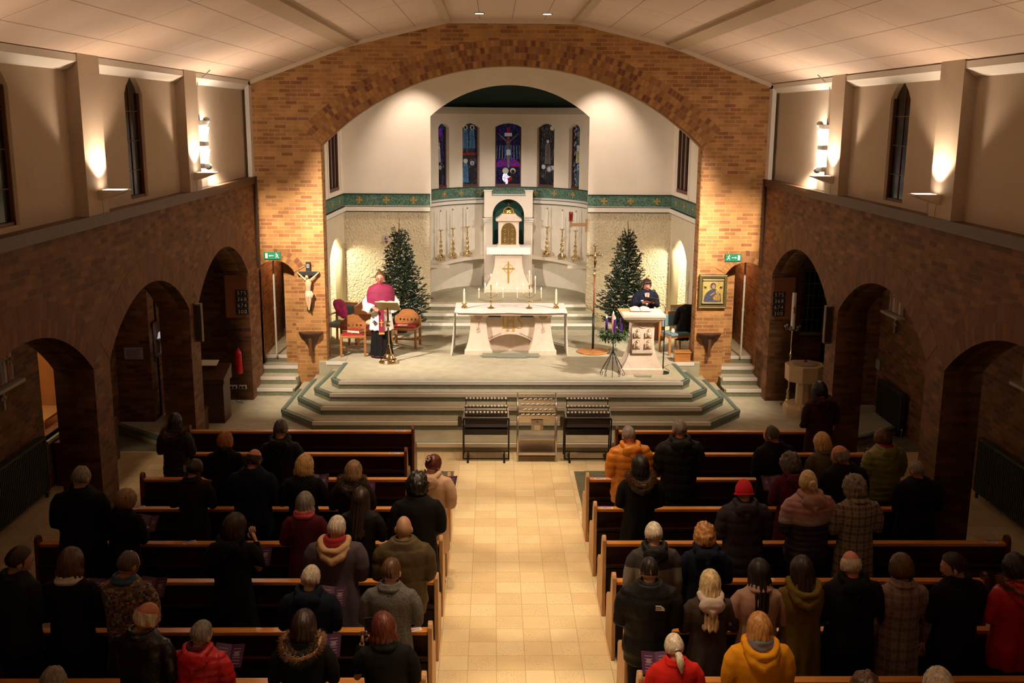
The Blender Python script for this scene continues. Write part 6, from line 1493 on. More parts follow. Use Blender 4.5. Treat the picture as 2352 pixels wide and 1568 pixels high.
    if '+bun' in style: q=MB(); q.ball(M@(HC+Vector((0,-.10,.075))),(.042,.042,.04),14,10); q.build('hair_bun',m,o,smooth=True)
    if '+lowbun' in style: q=MB(); q.tube([M@(HC+Vector((.03*math.cos(a),-.125+.01*math.cos(a),-.02+.03*math.sin(a)))) for a in [2*PI*k/12 for k in range(13)]],.022,8); q.ball(M@(HC+Vector((0,-.125,-.02))),.024,8,6); q.build('hair_bun',m,o,smooth=True)
    if '+pony' in style:
        q=MB(); q.tube([M@(HC+Vector((0,-.10,-.01))),M@(HC+Vector((0,-.15,-.04))),M@(HC+Vector((.01,-.165,-.11))),M@(HC+Vector((.02,-.15,-.20)))],[(.022,.02),(.036,.03),(.04,.026),(.008,.008)],12); q.build('ponytail',m,o,smooth=True)
        q=MB(); q.tube([M@(HC+Vector((0,-.118,-.015))),M@(HC+Vector((0,-.130,-.024)))],.027,12); q.build('hair_tie',BLACK,o)
    return o
def furstrip(parent,path,r,m,seed,name='fur_trim',n=900,L=.035):
    b=MB(); rnd=random.Random(seed); pts=[Vector(p) for p in path]; b.tube(pts,r*.75,8)
    for k in range(n):
        i=rnd.randrange(len(pts)-1); f=rnd.random(); c=pts[i].lerp(pts[i+1],f); d=(pts[i+1]-pts[i]).normalized(); v=Vector((rnd.gauss(0,1),rnd.gauss(0,1),rnd.gauss(0,1))); v-=d*v.dot(d)*.8; v.normalize()
        w=v.cross(d).normalized()*.005; p0=c+v*r*.5; b.add([p0-w,p0+w,c+v*(r+L*rnd.uniform(.3,1))+Vector((0,0,-.008))+d*rnd.uniform(-.01,.01)],[(0,1,2)])
    return b.build(name,m,parent)
def hoodpts(rx=.115,ry=.12,z=1.445,drop=.06,a0=-.65,a1=PI+.65,n=22,yo=-.03):
    # arc round the back of the neck, front open
    return [(rx*math.cos(a),yo-ry*math.sin(a),z-drop*max(0,math.sin(a))) for a in [a0+(a1-a0)*k/n for k in range(n+1)]]
HOOD={}
def hoodmesh(kind,seed=0):
    key=(kind,seed%3)
    if key in HOOD: return HOOD[key]
    if kind=='hood': parts=[lambda b:b.tube(hoodpts(.105,.10,1.475,.035),[.036]*23,10),lambda b:b.ball((0,-.135,1.405),(.135,.060,.085),16,10),lambda b:b.tube([(-.10,-.10,1.43),(0,-.165,1.335),(.10,-.10,1.43)],[.04,.05,.04],10)]
    elif kind=='openhood': parts=[lambda b:b.tube(hoodpts(.135,.155,1.465,.055),[.034]*23,10),lambda b:b.tube([(-.13,-.08,1.42),(-.08,-.17,1.35),(0,-.20,1.31),(.08,-.17,1.35),(.13,-.08,1.42)],[.045]*5,10),lambda b:b.ball((0,-.15,1.37),(.11,.05,.06),12,8)]
    elif kind=='collar': parts=[lambda b:b.tube(hoodpts(.085,.085,1.475,.0,-.9,PI+.9,yo=-.012),[(.018,.034)]*23,10),lambda b:b.tube(hoodpts(.10,.098,1.452,.0,-.9,PI+.9,yo=-.012),[.022]*23,10)]
    elif kind=='scarf': parts=[lambda b:b.tube(hoodpts(.088,.086,1.495,.0,-1.5,PI+1.5,yo=-.008),[.030]*23,10),lambda b:b.tube(hoodpts(.098,.098,1.465,.01,-1.5,PI+1.5,yo=-.010),[.032]*23,10)]
    def post(me):
        ns=[v.normal.copy() for v in me.vertices]
        for v,n in zip(me.vertices,ns): v.co+=n*.008*noise.noise(Vector((v.co.x*14+seed,v.co.y*14,v.co.z*22)))
    HOOD[key]=newmesh(parts,.0095,2,post); return HOOD[key]
# fabrics
def fabric(name,c,rough=.85,quilt=0,tweed=0): return mat(name,c,rough,var=.45 if tweed else .12,vs=90 if tweed else 6,bump=.15,bs=60,spec=.5 if rough<.55 and max(c)>.1 else .18)
def plaid(name,cs,sc=6.0):
    m,n,b=nt(name); b.inputs['Roughness'].default_value=.9; tc=n.nodes.new('ShaderNodeTexCoord'); base,c1,c2=cs
    prev=None
    col=n.nodes.new('ShaderNodeRGB'); col.outputs[0].default_value=(*base,1); prev=col.outputs[0]
    for ax,(dirn,c,w,s_) in enumerate((('X',c1,.55,sc),('Z',c1,.55,sc*.8),('X',c2,.86,sc*2),('Z',c2,.86,sc*1.6))):
        wv=n.nodes.new('ShaderNodeTexWave'); wv.wave_type='BANDS'; wv.bands_direction=dirn; wv.inputs['Scale'].default_value=s_/ (2*PI)*3.0; wv.inputs['Distortion'].default_value=.25
        n.links.new(tc.outputs['Object'],wv.inputs[0]); g=n.nodes.new('ShaderNodeMath'); g.operation='GREATER_THAN'; g.inputs[1].default_value=w; n.links.new(wv.outputs['Fac'],g.inputs[0])
        h=n.nodes.new('ShaderNodeMath'); h.operation='MULTIPLY'; h.inputs[1].default_value=.6; n.links.new(g.outputs[0],h.inputs[0])
        mx=n.nodes.new('ShaderNodeMix'); mx.data_type='RGBA'; n.links.new(h.outputs[0],mx.inputs[0]); n.links.new(prev,mx.inputs[6]); mx.inputs[7].default_value=(*c,1); prev=mx.outputs[2]
    n.links.new(prev,b.inputs['Base Color']); MATS[name]=m; return m
def bands(name,stops,rough=.8):  # colour by height (1.72 m body)
    m,n,b=nt(name); b.inputs['Roughness'].default_value=rough; tc=n.nodes.new('ShaderNodeTexCoord'); sp=n.nodes.new('ShaderNodeSeparateXYZ'); n.links.new(tc.outputs['Object'],sp.inputs[0])
    mr=n.nodes.new('ShaderNodeMath'); mr.operation='DIVIDE'; mr.inputs[1].default_value=1.8; n.links.new(sp.outputs[2],mr.inputs[0]); r=n.nodes.new('ShaderNodeValToRGB'); r.color_ramp.interpolation='CONSTANT'
    el=r.color_ramp.elements; el[0].position=0; el[0].color=(*stops[0][1],1); el[1].position=stops[1][0]/1.8; el[1].color=(*stops[1][1],1)
    for z,c in stops[2:]: x=el.new(z/1.8); x.color=(*c,1)
    n.links.new(mr.outputs[0],r.inputs[0]); n.links.new(r.outputs[0],b.inputs['Base Color']); MATS[name]=m; return m
def fairisle():
    m,n,b=nt('fair_isle_knit'); b.inputs['Roughness'].default_value=.95; tc=n.nodes.new('ShaderNodeTexCoord'); ck=n.nodes.new('ShaderNodeTexVoronoi'); ck.inputs['Scale'].default_value=42; mp=n.nodes.new('ShaderNodeMapping'); mp.inputs['Scale'].default_value=(1,1,1.5); n.links.new(tc.outputs['Object'],mp.inputs[0]); n.links.new(mp.outputs[0],ck.inputs[0]); ck.inputs['Randomness'].default_value=.25
    sp=n.nodes.new('ShaderNodeSeparateColor'); n.links.new(ck.outputs['Color'],sp.inputs[0]); r=n.nodes.new('ShaderNodeValToRGB'); r.color_ramp.interpolation='CONSTANT'; el=r.color_ramp.elements
    el[0].color=(.16,.12,.08,1); el[1].position=.35; el[1].color=(.04,.05,.07,1)
    for p,c in ((.55,(.28,.21,.13)),(.75,(.22,.04,.03)),(.88,(.40,.32,.22))): x=el.new(p); x.color=(*c,1)
    n.links.new(sp.outputs[0],r.inputs[0]); n.links.new(r.outputs[0],b.inputs['Base Color']); MATS['fair_isle_knit']=m; return m
K=(.007,.0065,.007); NV=(.007,.009,.022)
F={'black':fabric('black_wool',K),'black2':fabric('black_nylon',(.010,.0095,.010),.6),'navy':fabric('navy_cloth',NV),'dkbrown':fabric('dark_brown_cloth',(.018,.011,.008)),'orange':fabric('orange_nylon',(.62,.20,.012),.45),
'burg':fabric('burgundy_cloth',(.09,.010,.020)),'purplegrey':fabric('purple_grey_cloth',(.085,.065,.080)),'olive':fabric('olive_brown_quilt',(.080,.055,.025),.6),'tweed':fabric('grey_tweed',(.13,.12,.115),.95,tweed=1),'leather':mat('black_leather',(.008,.007,.0065),.32,bump=.4,bs=18),
'red':fabric('red_puffer',(.55,.010,.018),.4),'redwool':fabric('red_knit',(.55,.018,.012),.9),'green':fabric('moss_green_puffer',(.18,.18,.028),.5),'cream':fabric('cream_pink_quilt',(.58,.38,.26),.6),'fleece':bands('grey_black_fleece',[(0,(.20,.18,.16)),(1.28,(.03,.026,.025))]),
'pink3':bands('pink_white_navy_puffer',[(0,(.03,.028,.045)),(1.20,(.42,.33,.32)),(1.29,(.42,.20,.19))],.5),'beige':fabric('dusty_pink_wool',(.42,.25,.19)),'mustard':fabric('olive_mustard_cloth',(.16,.10,.014)),'yellow':fabric('mustard_yellow_fleece',(.72,.30,.012),.9),
'plaid1':plaid('brown_cream_plaid',((.30,.24,.18),(.07,.05,.045),(.38,.32,.25)),9),'plaid2':plaid('pastel_plaid',((.28,.20,.18),(.10,.08,.13),(.35,.20,.10)),8),'isle':fairisle(),'dkplum':fabric('dark_plum_padded',(.032,.024,.032),.6),'brown':fabric('brown_wool',(.06,.042,.034)),'maroonblk':fabric('dark_maroon_coat',(.035,.012,.014)),'taupe':fabric('taupe_coat',(.13,.10,.07)),'pinkfleece':fabric('white_pink_fleece',(.60,.48,.44)),
'suit':fabric('charcoal_suit',(.018,.017,.02)),'tan':fabric('tan_sherpa',(.52,.33,.18),.95),'scarlet':fabric('scarlet_scarf',(.60,.03,.02),.8),'coral':fabric('coral_scarf',(.55,.09,.10),.8),'rainbow':plaid('rainbow_knit',((.35,.05,.04),(.03,.25,.12),(.05,.10,.40)),30),'rust':fabric('rust_red_scarf',(.30,.02,.02),.8),'whitecot':fabric('white_cotton',(.60,.55,.50)),'denim':fabric('blue_grey_denim',(.10,.13,.17)),'greytr':fabric('grey_trousers',(.14,.13,.12)),'bluecol':fabric('blue_collar',(.05,.09,.14))}
HM={'black':hairmat('black_hair',(.010,.008,.008)),'dkbrown':hairmat('dark_brown_hair',(.030,.013,.007)),'brown':hairmat('brown_hair',(.10,.045,.020)),'auburn':hairmat('auburn_hair',(.10,.020,.010)),'ginger':hairmat('ginger_hair',(.35,.12,.035)),'blonde':hairmat('blonde_hair',(.56,.34,.13)),'paleblonde':hairmat('pale_blonde_hair',(.68,.50,.26)),'dkblonde':hairmat('dark_blonde_hair',(.26,.15,.07)),'grey':hairmat('grey_hair',(.22,.18,.155)),'dkgrey':hairmat('dark_grey_hair',(.10,.08,.07)),'white':hairmat('white_hair',(.62,.52,.42)),'copper':hairmat('copper_bob_hair',(.50,.23,.07))}
SK={'fair':mat('fair_skin',(.58,.31,.21),.5,var=.06,vs=25),'ruddy':mat('ruddy_skin',(.60,.23,.15),.45,var=.1,vs=25),'tan':mat('tan_skin',(.42,.23,.14),.5,var=.06,vs=25)}
EYEW=mat('eye_white',(.55,.50,.46),.3); EYED=mat('eye_dark',(.03,.018,.012),.3); LIP=mat('lip_pink',(.42,.13,.11),.45)
FUR={'brown':mat('brown_fur',(.26,.14,.065),.9,var=.4,vs=30),'grey':mat('grey_fur',(.24,.18,.13),.9,var=.4,vs=30),'light':mat('tan_fur',(.50,.32,.20),.9,var=.4,vs=30)}
def person(label,x,y,h,arms='book',yaw=0,body=0,skin='fair',hairs='short',hc='brown',coat='black',style={},hood=None,hoodm=None,fur=None,legs='black',pitch=.3,scarf=None,hat=None,glasses=False,z=0,wide=1,gender=None,larm=None):
    st=dict(style); la=larm or arms; ra=arms
    sd=int(abs(x*97+y*31))%50
    me=bodymesh(la,ra,yaw,pitch); r=place(me,'person',[SK[skin],EYEW,EYED,LIP],None); sc=h/1.735
    r.location=(x,y,z); r.rotation_euler=(0,0,body); r.scale=(sc*wide,sc*wide,sc); tag(r,label,'person')
    M=headM(yaw,pitch)
    o=place(coatmesh(la,ra,st),st.get('n','coat'),F[coat],r) if 'n' in st else place(coatmesh(la,ra,st),'coat',F[coat],r)
    place(legmesh(),'trousers',F[legs],r); place(shoemesh(),'shoes',BLACK,r)
    if hairs!='bald': hair(r,M,hairs,HM[hc],sd)
    if hood: 
        ho=place(hoodmesh(hood,sd),'hood' if 'hood' in hood else hood,F[hoodm or coat],r)
        ho.location.z=.038 if hood!='collar' else .028
        if fur: furstrip(ho,hoodpts(.145,.165,1.47,.07) if hood!='collar' else hoodpts(.11,.11,1.485,.01),.036,FUR[fur],sd,n=2200,L=.045)
    if scarf: 
        so=place(hoodmesh('scarf',sd),'scarf',F[scarf],r); so.location.z=.025
        if not hood: pass
    if hat:
        b=MB(); vs=[]; 
        for i in range(12):
            ph=math.radians(100)*i/11
            for k in range(28):
                a=2*PI*k/28; g=1+.018*math.sin(a*14); vs.append(M@(HC+Vector((.092*g*math.sin(ph)*math.cos(a),.113*g*math.sin(ph)*math.sin(a),.005+.128*math.cos(ph)))))
        b.add(vs,[(i*28+k,i*28+(k+1)%28,(i+1)*28+(k+1)%28,(i+1)*28+k) for i in range(11) for k in range(28)]+[tuple(11*28+k for k in range(28))]); b.tube([M@(HC+Vector((.094*math.cos(a),.114*math.sin(a),-.022))) for a in [2*PI*k/24 for k in range(25)]],.012,6); b.build('beanie',hat,r,smooth=True)
    if glasses:
        b=MB()
        for s in (-1,1):
            b.tube([M@(HC+Vector((s*.032+.021*math.cos(a),.104,.002+.016*math.sin(a)))) for a in [2*PI*k/14 for k in range(15)]],.0016,5); b.tube([M@(HC+Vector((s*.053,.103,.006))),M@(HC+Vector((s*.078,.06,.008))),M@(HC+Vector((s*.082,-.01,.004)))],.0018,5)
        b.tube([M@(HC+Vector((-.011,.105,.004))),M@(HC+Vector((.011,.105,.004)))],.0016,5); b.build('glasses',mat('glasses_frame',(.05,.04,.04),.3,.5),r)
    return r
LBM=[mat('leaflet_plum',(.075,.025,.075),.4),mat('leaflet_print',(.28,.20,.24),.5)]
def booklet(r,label,dx=0,dz=0,open_=-.35,tl=.85):
    sc=r.scale.z; b=MB(); 
    for s in (-1,1):
        M=Matrix.Rotation(tl,4,'X')@Matrix.Rotation(s*open_,4,'Y'); xs=sorted((0,s*.135))
        b.box(xs[0],xs[1],-.10,.10,0,.002,0,M); 
        for q in range(6): b.box(xs[0]+.03,xs[1]-.03,.055-.025*q,.062-.025*q,.002,.0035,1,M)
        b.box(xs[0]+.045,xs[1]-.045,-.005,.03,.002,.003,1,M)
    o=b.build('leaflet',LBM); c=math.cos(r.rotation_euler.z); s_=math.sin(r.rotation_euler.z); lx,ly,lz=dx,.345,1.215+dz
    o.location=(r.location.x+(lx*c-ly*s_)*sc,r.location.y+(lx*s_+ly*c)*sc,r.location.z+lz*sc); o.rotation_euler.z=r.rotation_euler.z; tag(o,label,'leaflet'); return o
LONG={'hem':.42,'flare':.05}; MID={'hem':.66,'flare':.03}; SHORT={'hem':.82,'flare':.015}; PUF={'hem':.74,'flare':.02,'th':.03,'quilt':.075,'sleeve':.075}; PUFL={'hem':.55,'flare':.03,'th':.028,'quilt':.085,'sleeve':.074}; BIG={'hem':.70,'flare':.03,'th':.03,'bulk':1.12,'sleeve':.072}
Y=[p+.62 for p in PY]
P_=person
A=[]
def add(*a,**k):
    r=P_(*a,**k); A.append(r); return r
# left block
add('woman with long dark hair and brown fur hood at the outer end, left block',-4.83,14.22,1.60,'book',.3,-.2,hairs='long',hc='black',coat='dkplum',style=PUFL,hood='openhood',fur='brown',z=0)
add('ginger haired person in a dark coat, behind the second left pew',-3.87,13.15,1.66,'low',-.1,0,hairs='full',hc='ginger',coat='black',style=MID,hood='collar')
add('tall grey haired man in a black coat, behind the second left pew',-3.13,13.15,1.83,'low',0,0,hairs='short',hc='dkgrey',coat='black2',style=MID,hood='hood')
r=add('person with dark hair and a white hair clip wearing a dark brown jacket',-3.98,12.05,1.66,'book',-.5,-.1,hairs='up',hc='dkbrown',coat='dkbrown',style=MID,hood='collar')
b=MB()
for q in range(3): b.box(-.05,-.018,-.135,-.125,1.62+.03*q,1.64+.03*q)
b.build('hair_clip',mat('pale_clip',(.5,.45,.45),.3),r)
add('bald man with glasses in a navy padded coat, left block',-3.25,12.02,1.80,'book',-.35,-.1,'ruddy',hairs='fringe',hc='dkbrown',coat='navy',style=BIG,hood='collar',glasses=True)
r=add('blonde bobbed woman in black holding a leaflet, left block',-2.64,12.02,1.72,'book',-.3,0,hairs='bob',hc='blonde',coat='black',style=SHORT); booklet(r,'open plum leaflet held by the blonde bobbed woman in black',.13,.06)
r=add('woman with streaked brown bob and dark fur-trimmed parka, left block',-2.05,12.02,1.64,'book',-.25,0,hairs='bob',hc='dkblonde',coat='dkbrown',style=MID,hood='openhood',fur='grey'); booklet(r,'dark leaflet held by the woman in the fur-trimmed parka with streaked bob',.12,.02)
r=add('woman with dark pinned-up hair and flower clip in a cream padded coat',-1.10,12.05,1.72,'book',-.35,-.25,hairs='up+bun',hc='auburn',coat='cream',style={'hem':.50,'flare':.04,'th':.03,'sleeve':.085,'bulk':1.05},hood='hood',legs='black'); booklet(r,'open plum leaflet held by the woman in the cream padded coat',.10,.04)
b=MB()
for q in range(5): a=q*2*PI/5; b.ball((.022*math.cos(a),-.12+.01*math.sin(a),1.725+.018*math.sin(a)),.013,8,6)
b.build('flower_clip',F['pinkfleece'],r,smooth=True)
add('person with shoulder-length curly black hair in a long black coat at the left aisle end',-1.19,11.02,1.84,'low',0,0,hairs='curly',hc='black',coat='black',style={'hem':.38,'flare':.06,'bulk':1.1})
add('balding grey man in a black coat beside the left arcade pier',-4.95,11.1,1.90,'low',-.3,0,hairs='receding',hc='grey',coat='black',style=BIG,hood='collar')
r=add('woman with fair layered bob and black coat at the outer end, looking right',-4.46,11.02,1.65,'book',-.5,-.2,hairs='full',hc='dkblonde',coat='black',style=MID,hood='collar'); booklet(r,'dark leaflet held by the fair-haired woman at the outer left end',.12,-.02)
add('woman with grey bob, coral scarf and burgundy coat, left block',-2.45,11.02,1.61,'low',-.1,0,hairs='bob',hc='grey',coat='burg',style=MID,scarf='coral',hood='collar',hoodm='burg')
add('woman with long dark wavy hair and dark shiny jacket, left block',-1.83,11.02,1.66,'book',-.15,0,hairs='longer',hc='dkbrown',coat='black2',style=SHORT)
r=add('person with short grey hair, red scarf and purple-grey hooded robe coat',-1.94,9.92,1.77,'book',-.2,-.05,hairs='short',hc='white',coat='purplegrey',style={'hem':.30,'flare':.10,'th':.03,'bulk':1.12,'sleeve':.09},hood='openhood',hoodm='tan',scarf='rust')
cl=MB(); o=text('i.Flu',.13,mat('faded_gold_print',(.20,.12,.06),.8),r,Matrix.Translation((.03,-.262,1.02))@RX,'back_lettering',.003)
add('bald man with orange collar and olive brown quilted jacket near the aisle',-1.25,9.92,1.77,'low',0,0,'tan',hairs='bald',coat='olive',style={'hem':.72,'flare':.02,'th':.035,'quilt':.16,'sleeve':.08,'bulk':1.12},hood='collar',scarf=None,pitch=.25)
F['orangecol']=fabric('orange_collar',(.62,.05,.015)); place(hoodmesh('scarf',3),'orange_collar',F['orangecol'],A[-1]).scale=(.86,.86,.985); A[-1].children[-1].location=(0,0,.028)
r=add('brown haired woman in a long black coat, hand raised to her face',-2.98,9.92,1.79,'face',-.4,-.1,hairs='bob',hc='dkbrown',coat='black',style={'hem':.30,'flare':.07},hood='hood',larm='low')
booklet(r,'plum leaflet leaning beyond the woman in the long black belted coat',.16,-.05)
add('dark haired man in a dark suit at the far left edge',-4.75,8.97,1.86,'low',-.6,-.3,hairs='short',hc='dkbrown',coat='suit',style={'hem':.78,'flare':.02,'bulk':1.08},hood='collar')
A[-1].location.x=-4.72
r=add('brown haired woman in black with a white collar, second from the left edge',-4.22,8.95,1.83,'book',-.1,0,hairs='bob',hc='brown',coat='black',style=MID,scarf=None,hood='collar',hoodm='whitecot'); booklet(r,'dark leaflet held by the woman with the white collar',.14,0)
r=add('greying man in a patterned knitted jumper with blue collar, left block',-3.72,8.98,1.81,'book',-.4,-.1,'ruddy',hairs='receding',hc='dkgrey',coat='isle',style={'hem':.86,'flare':.0,'bulk':1.04,'n':'jumper'},hood='collar',hoodm='bluecol'); booklet(r,'open plum leaflet held by the man in the patterned jumper',.10,.02)
add('bald old man in a black leather jacket, looking right, near the bottom left',-3.24,7.97,1.80,'low',-.7,-.25,'ruddy',hairs='fringe',hc='white',coat='leather',style={'hem':.80,'flare':.02,'bulk':1.1},hood='collar')
r=add('grey haired person in a bright red puffer jacket at the bottom left',-2.78,7.97,1.62,'book',-.3,-.1,hairs='short',hc='grey',coat='red',style=PUF,hood='hood',scarf='burg'); booklet(r,'dark leaflet held by the person in the bright red puffer',.15,.02)
r=add('white haired man in a navy hooded jacket, left block near the aisle',-2.04,8.97,1.66,'book',-.2,-.05,hairs='short',hc='white',coat='navy',style=BIG,hood='hood'); booklet(r,'open plum and white leaflet held by the white haired man in navy',.16,.05)
add('brown haired man in a grey tweed coat at the left aisle end',-1.29,8.97,1.73,'book',-.05,-.1,hairs='short',hc='brown',coat='tweed',style={'hem':.62,'flare':.03,'bulk':1.06},hood='collar',pitch=.2)
r=add('brown haired woman in a black parka with thick tan fur hood, lower left block',-1.92,7.97,1.70,'book',-.1,0,hairs='bob',hc='dkbrown',coat='black',style=MID,hood='openhood',fur='light'); booklet(r,'plum leaflet held by the woman with the thick tan fur hood',.14,.04)
r=add('auburn haired woman in black holding a phone up beside her face',-1.24,7.97,1.68,'low',.25,.1,hairs='bob',hc='auburn',coat='black',style=MID,hood='collar',larm='phone',pitch=.2)
b=MB(); b.box(-.035,.035,-.004,.004,-.07,.07); o=b.build('mobile_phone',mat('phone_dark',(.02,.015,.03),.2),bevel=.003); o.location=(-1.24-.155,7.97+.17,1.51); o.rotation_euler.z=.3; tag(o,'dark mobile phone held by the auburn haired woman in black','phone')
add('grey haired person at the bottom left edge, only the head showing',-3.54,6.92,1.80,'low',0,0,hairs='receding',hc='grey',coat='black',style=MID)
# right block
add('grey haired person in a bright orange puffer jacket at the right aisle end',1.45,13.15,1.75,'low',.1,.15,hairs='short',hc='grey',coat='orange',style={'hem':.72,'flare':.03,'th':.035,'quilt':.10,'sleeve':.085,'bulk':1.08},hood='hood',legs='greytr',skin='ruddy')
add('tall balding man in a long black padded coat, right block front',2.11,13.15,1.84,'low',0,0,'ruddy',hairs='receding',hc='grey',coat='black2',style={'hem':.55,'flare':.02,'th':.03,'quilt':.12,'sleeve':.078,'bulk':1.12},hood='hood')
add('balding man in black looking left, front right block',3.37,13.15,1.77,'low',.7,.2,'ruddy',hairs='receding',hc='dkgrey',coat='black',style=BIG,hood='collar')
r=add('tall person in a dark hooded coat beside the stone font',4.66,15.34,1.80,'low',.2,.2,hairs='full',hc='black',coat='maroonblk',style={'hem':.45,'flare':.04,'bulk':1.1},hood='hood',legs='black'); r.location.z=0
add('blonde woman with a taupe patterned coat and bag strap, outer right block',4.04,13.15,1.66,'low',.3,.2,hairs='bob',hc='blonde',coat='taupe',style=MID,hood='collar')
r=add('grey curly haired woman in a burgundy coat, right block',3.31,12.05,1.74,'book',.5,.1,hairs='curly',hc='dkgrey',coat='burg',style=LONG,hood='hood'); booklet(r,'plum leaflet held by the woman in the burgundy coat on the right',-.14,.02)
add('bald man with glasses in a black coat looking left, right block',3.92,12.03,1.86,'low',.8,.2,'ruddy',hairs='fringe',hc='grey',coat='black',style=BIG,hood='collar',glasses=True)
add('auburn haired person in a moss green puffer jacket beside the right arcade pier',4.84,13.15,1.71,'book',.2,.2,hairs='full',hc='auburn',coat='green',style={'hem':.78,'flare':.03,'th':.045,'quilt':.085,'sleeve':.09,'bulk':1.15},hood='hood',scarf='rust',legs='burg')
add('broad balding grey man in a black coat at the outer right end',4.84,12.02,1.66,'low',.3,0,'ruddy',hairs='receding',hc='grey',coat='black',style={'hem':.60,'flare':.04,'th':.03,'bulk':1.28,'sleeve':.085},hood='collar')
add('woman with black bob and black coat with brown fur collar, behind the orange puffer',1.44,12.02,1.71,'low',0,0,hairs='bob',hc='black',coat='black',style={'hem':.35,'flare':.06,'bulk':1.05},hood='openhood',hoodm='rustbrown' if 'rustbrown' in F else 'brown',fur='brown')
add('person in a bright red knitted beanie and dark plum padded coat',2.47,11.02,1.76,'low',0,0,hairs='crop',hc='dkbrown',coat='dkplum',style={'hem':.50,'flare':.03,'th':.035,'quilt':.13,'sleeve':.08,'bulk':1.08},hood='hood',hat=mat('red_beanie_knit',(.60,.008,.030),.9,bump=.3,bs=90))
add('woman with blonde twisted bun in a pink, white and navy puffer jacket',3.20,11.05,1.86,'low',0,.1,hairs='up+lowbun',hc='paleblonde',coat='pink3',style={'hem':.74,'flare':.03,'th':.035,'quilt':.06,'sleeve':.078,'bulk':1.06},hood='hood',hoodm='pinkhood' if 'pinkhood' in F else 'coral2' if 'coral2' in F else 'beige')
add('grey curly haired woman in a long brown and cream plaid coat, right block',3.74,11.02,1.81,'book',.4,.1,hairs='curly',hc='grey',coat='plaid1',style={'hem':.35,'flare':.06,'bulk':1.06},hood='collar')
add('white haired man in a grey fleece with black shoulders near the right aisle',1.29,9.92,1.70,'down',0,0,'fair',hairs='short',hc='white',coat='fleece',style={'hem':.80,'flare':.01,'th':.02,'bulk':1.06,'sleeve':.068},hood='hood',hoodm='black2')
add('person with curly light brown hair in a navy hooded coat, right block',1.81,9.92,1.68,'low',0,0,hairs='curly',hc='copper',coat='navy',style=MID,hood='hood')
r=add('man with short black hair in a black jacket with a small white logo',1.10,8.97,1.74,'low',0,-.1,'tan',hairs='crop',hc='black',coat='black2',style={'hem':.72,'flare':.01,'th':.03,'bulk':1.12,'sleeve':.078,'quilt':.2},hood='collar')
b=MB(); 
for q,w_ in enumerate((.05,.045,.05)): b.box(.055,.055+w_,-.188,-.180,1.315+.018*q,1.325+.018*q)
b.prism([(.105+.035*math.cos(a),1.315+.04*math.sin(a)) for a in [PI/2*k/6 for k in range(7)]]+[(.105,1.315)],'y',-.188,-.180); b.build('logo_patch',mat('logo_white',(.6,.52,.48),.6),r)
add('woman with long loose pale blonde hair, pale hood and brown coat',1.67,8.97,1.60,'book',-.1,0,hairs='longer',hc='paleblonde',coat='brown',style={'hem':.40,'flare':.06,'bulk':1.04},hood='hood',hoodm='pinkfleece')
add('woman with long dark hair in a dusty pink wool coat, right block',2.13,8.97,1.71,'low',0,-.05,hairs='long',hc='black',coat='beige',style={'hem':.42,'flare':.05,'bulk':1.0},hood='collar')
add('dark haired person in an olive mustard hooded coat, right block',2.53,8.97,1.74,'low',0,0,hairs='long',hc='dkbrown',coat='mustard',style={'hem':.40,'flare':.05,'bulk':1.05},hood='openhood')
r=add('balding white haired man in a black hooded coat, lower right block',2.99,8.97,1.80,'low',.1,0,'ruddy',hairs='fringe',hc='white',coat='black',style=BIG,hood='hood'); 
r=add('brown haired woman in a long pastel plaid coat, lower right',3.46,8.97,1.76,'down',0,0,hairs='full',hc='brown',coat='plaid2',style={'hem':.30,'flare':.05},hood='collar'); booklet(r,'dark leaflet held up beyond the woman in the pastel plaid coat',-.14,.0)
add('dark haired man in black looking left, lower right',3.98,8.97,1.80,'low',1.0,.2,'fair',hairs='short',hc='dkbrown',coat='black',style={'hem':.62,'flare':.03,'bulk':1.12},hood='collar')
add('black haired person in a red coat with brown fur hood at the right edge',4.55,8.97,1.76,'book',.2,.1,hairs='full',hc='black',coat='red',style={'hem':.66,'flare':.03,'bulk':1.1,'th':.03},hood='openhood',fur='brown')
add('woman with copper bob, rainbow scarf and mustard yellow hooded fleece, bottom right',1.88,7.97,1.67,'book',-.05,0,hairs='bob',hc='copper',coat='yellow',style={'hem':.78,'flare':.02,'th':.03,'bulk':1.1,'sleeve':.082},hood='openhood',scarf='rainbow')
r=add('woman with grey ponytail in a bright red top near the bottom of the right aisle',1.18,7.97,1.49,'book',.1,0,hairs='up+pony',hc='white',coat='redwool',style={'hem':.82,'flare':.01,'th':.02,'bulk':1.06},hood='collar'); booklet(r,'plum leaflet held by the woman with the grey ponytail',-.13,.04)
add('brown haired head at the bottom edge of the right block',2.41,6.92,1.71,'low',0,0,hairs='curly',hc='brown',coat='black',style=MID)
add('white haired head at the bottom edge of the right block',2.95,6.92,1.75,'low',0,0,hairs='full',hc='white',coat='black',style=MID)
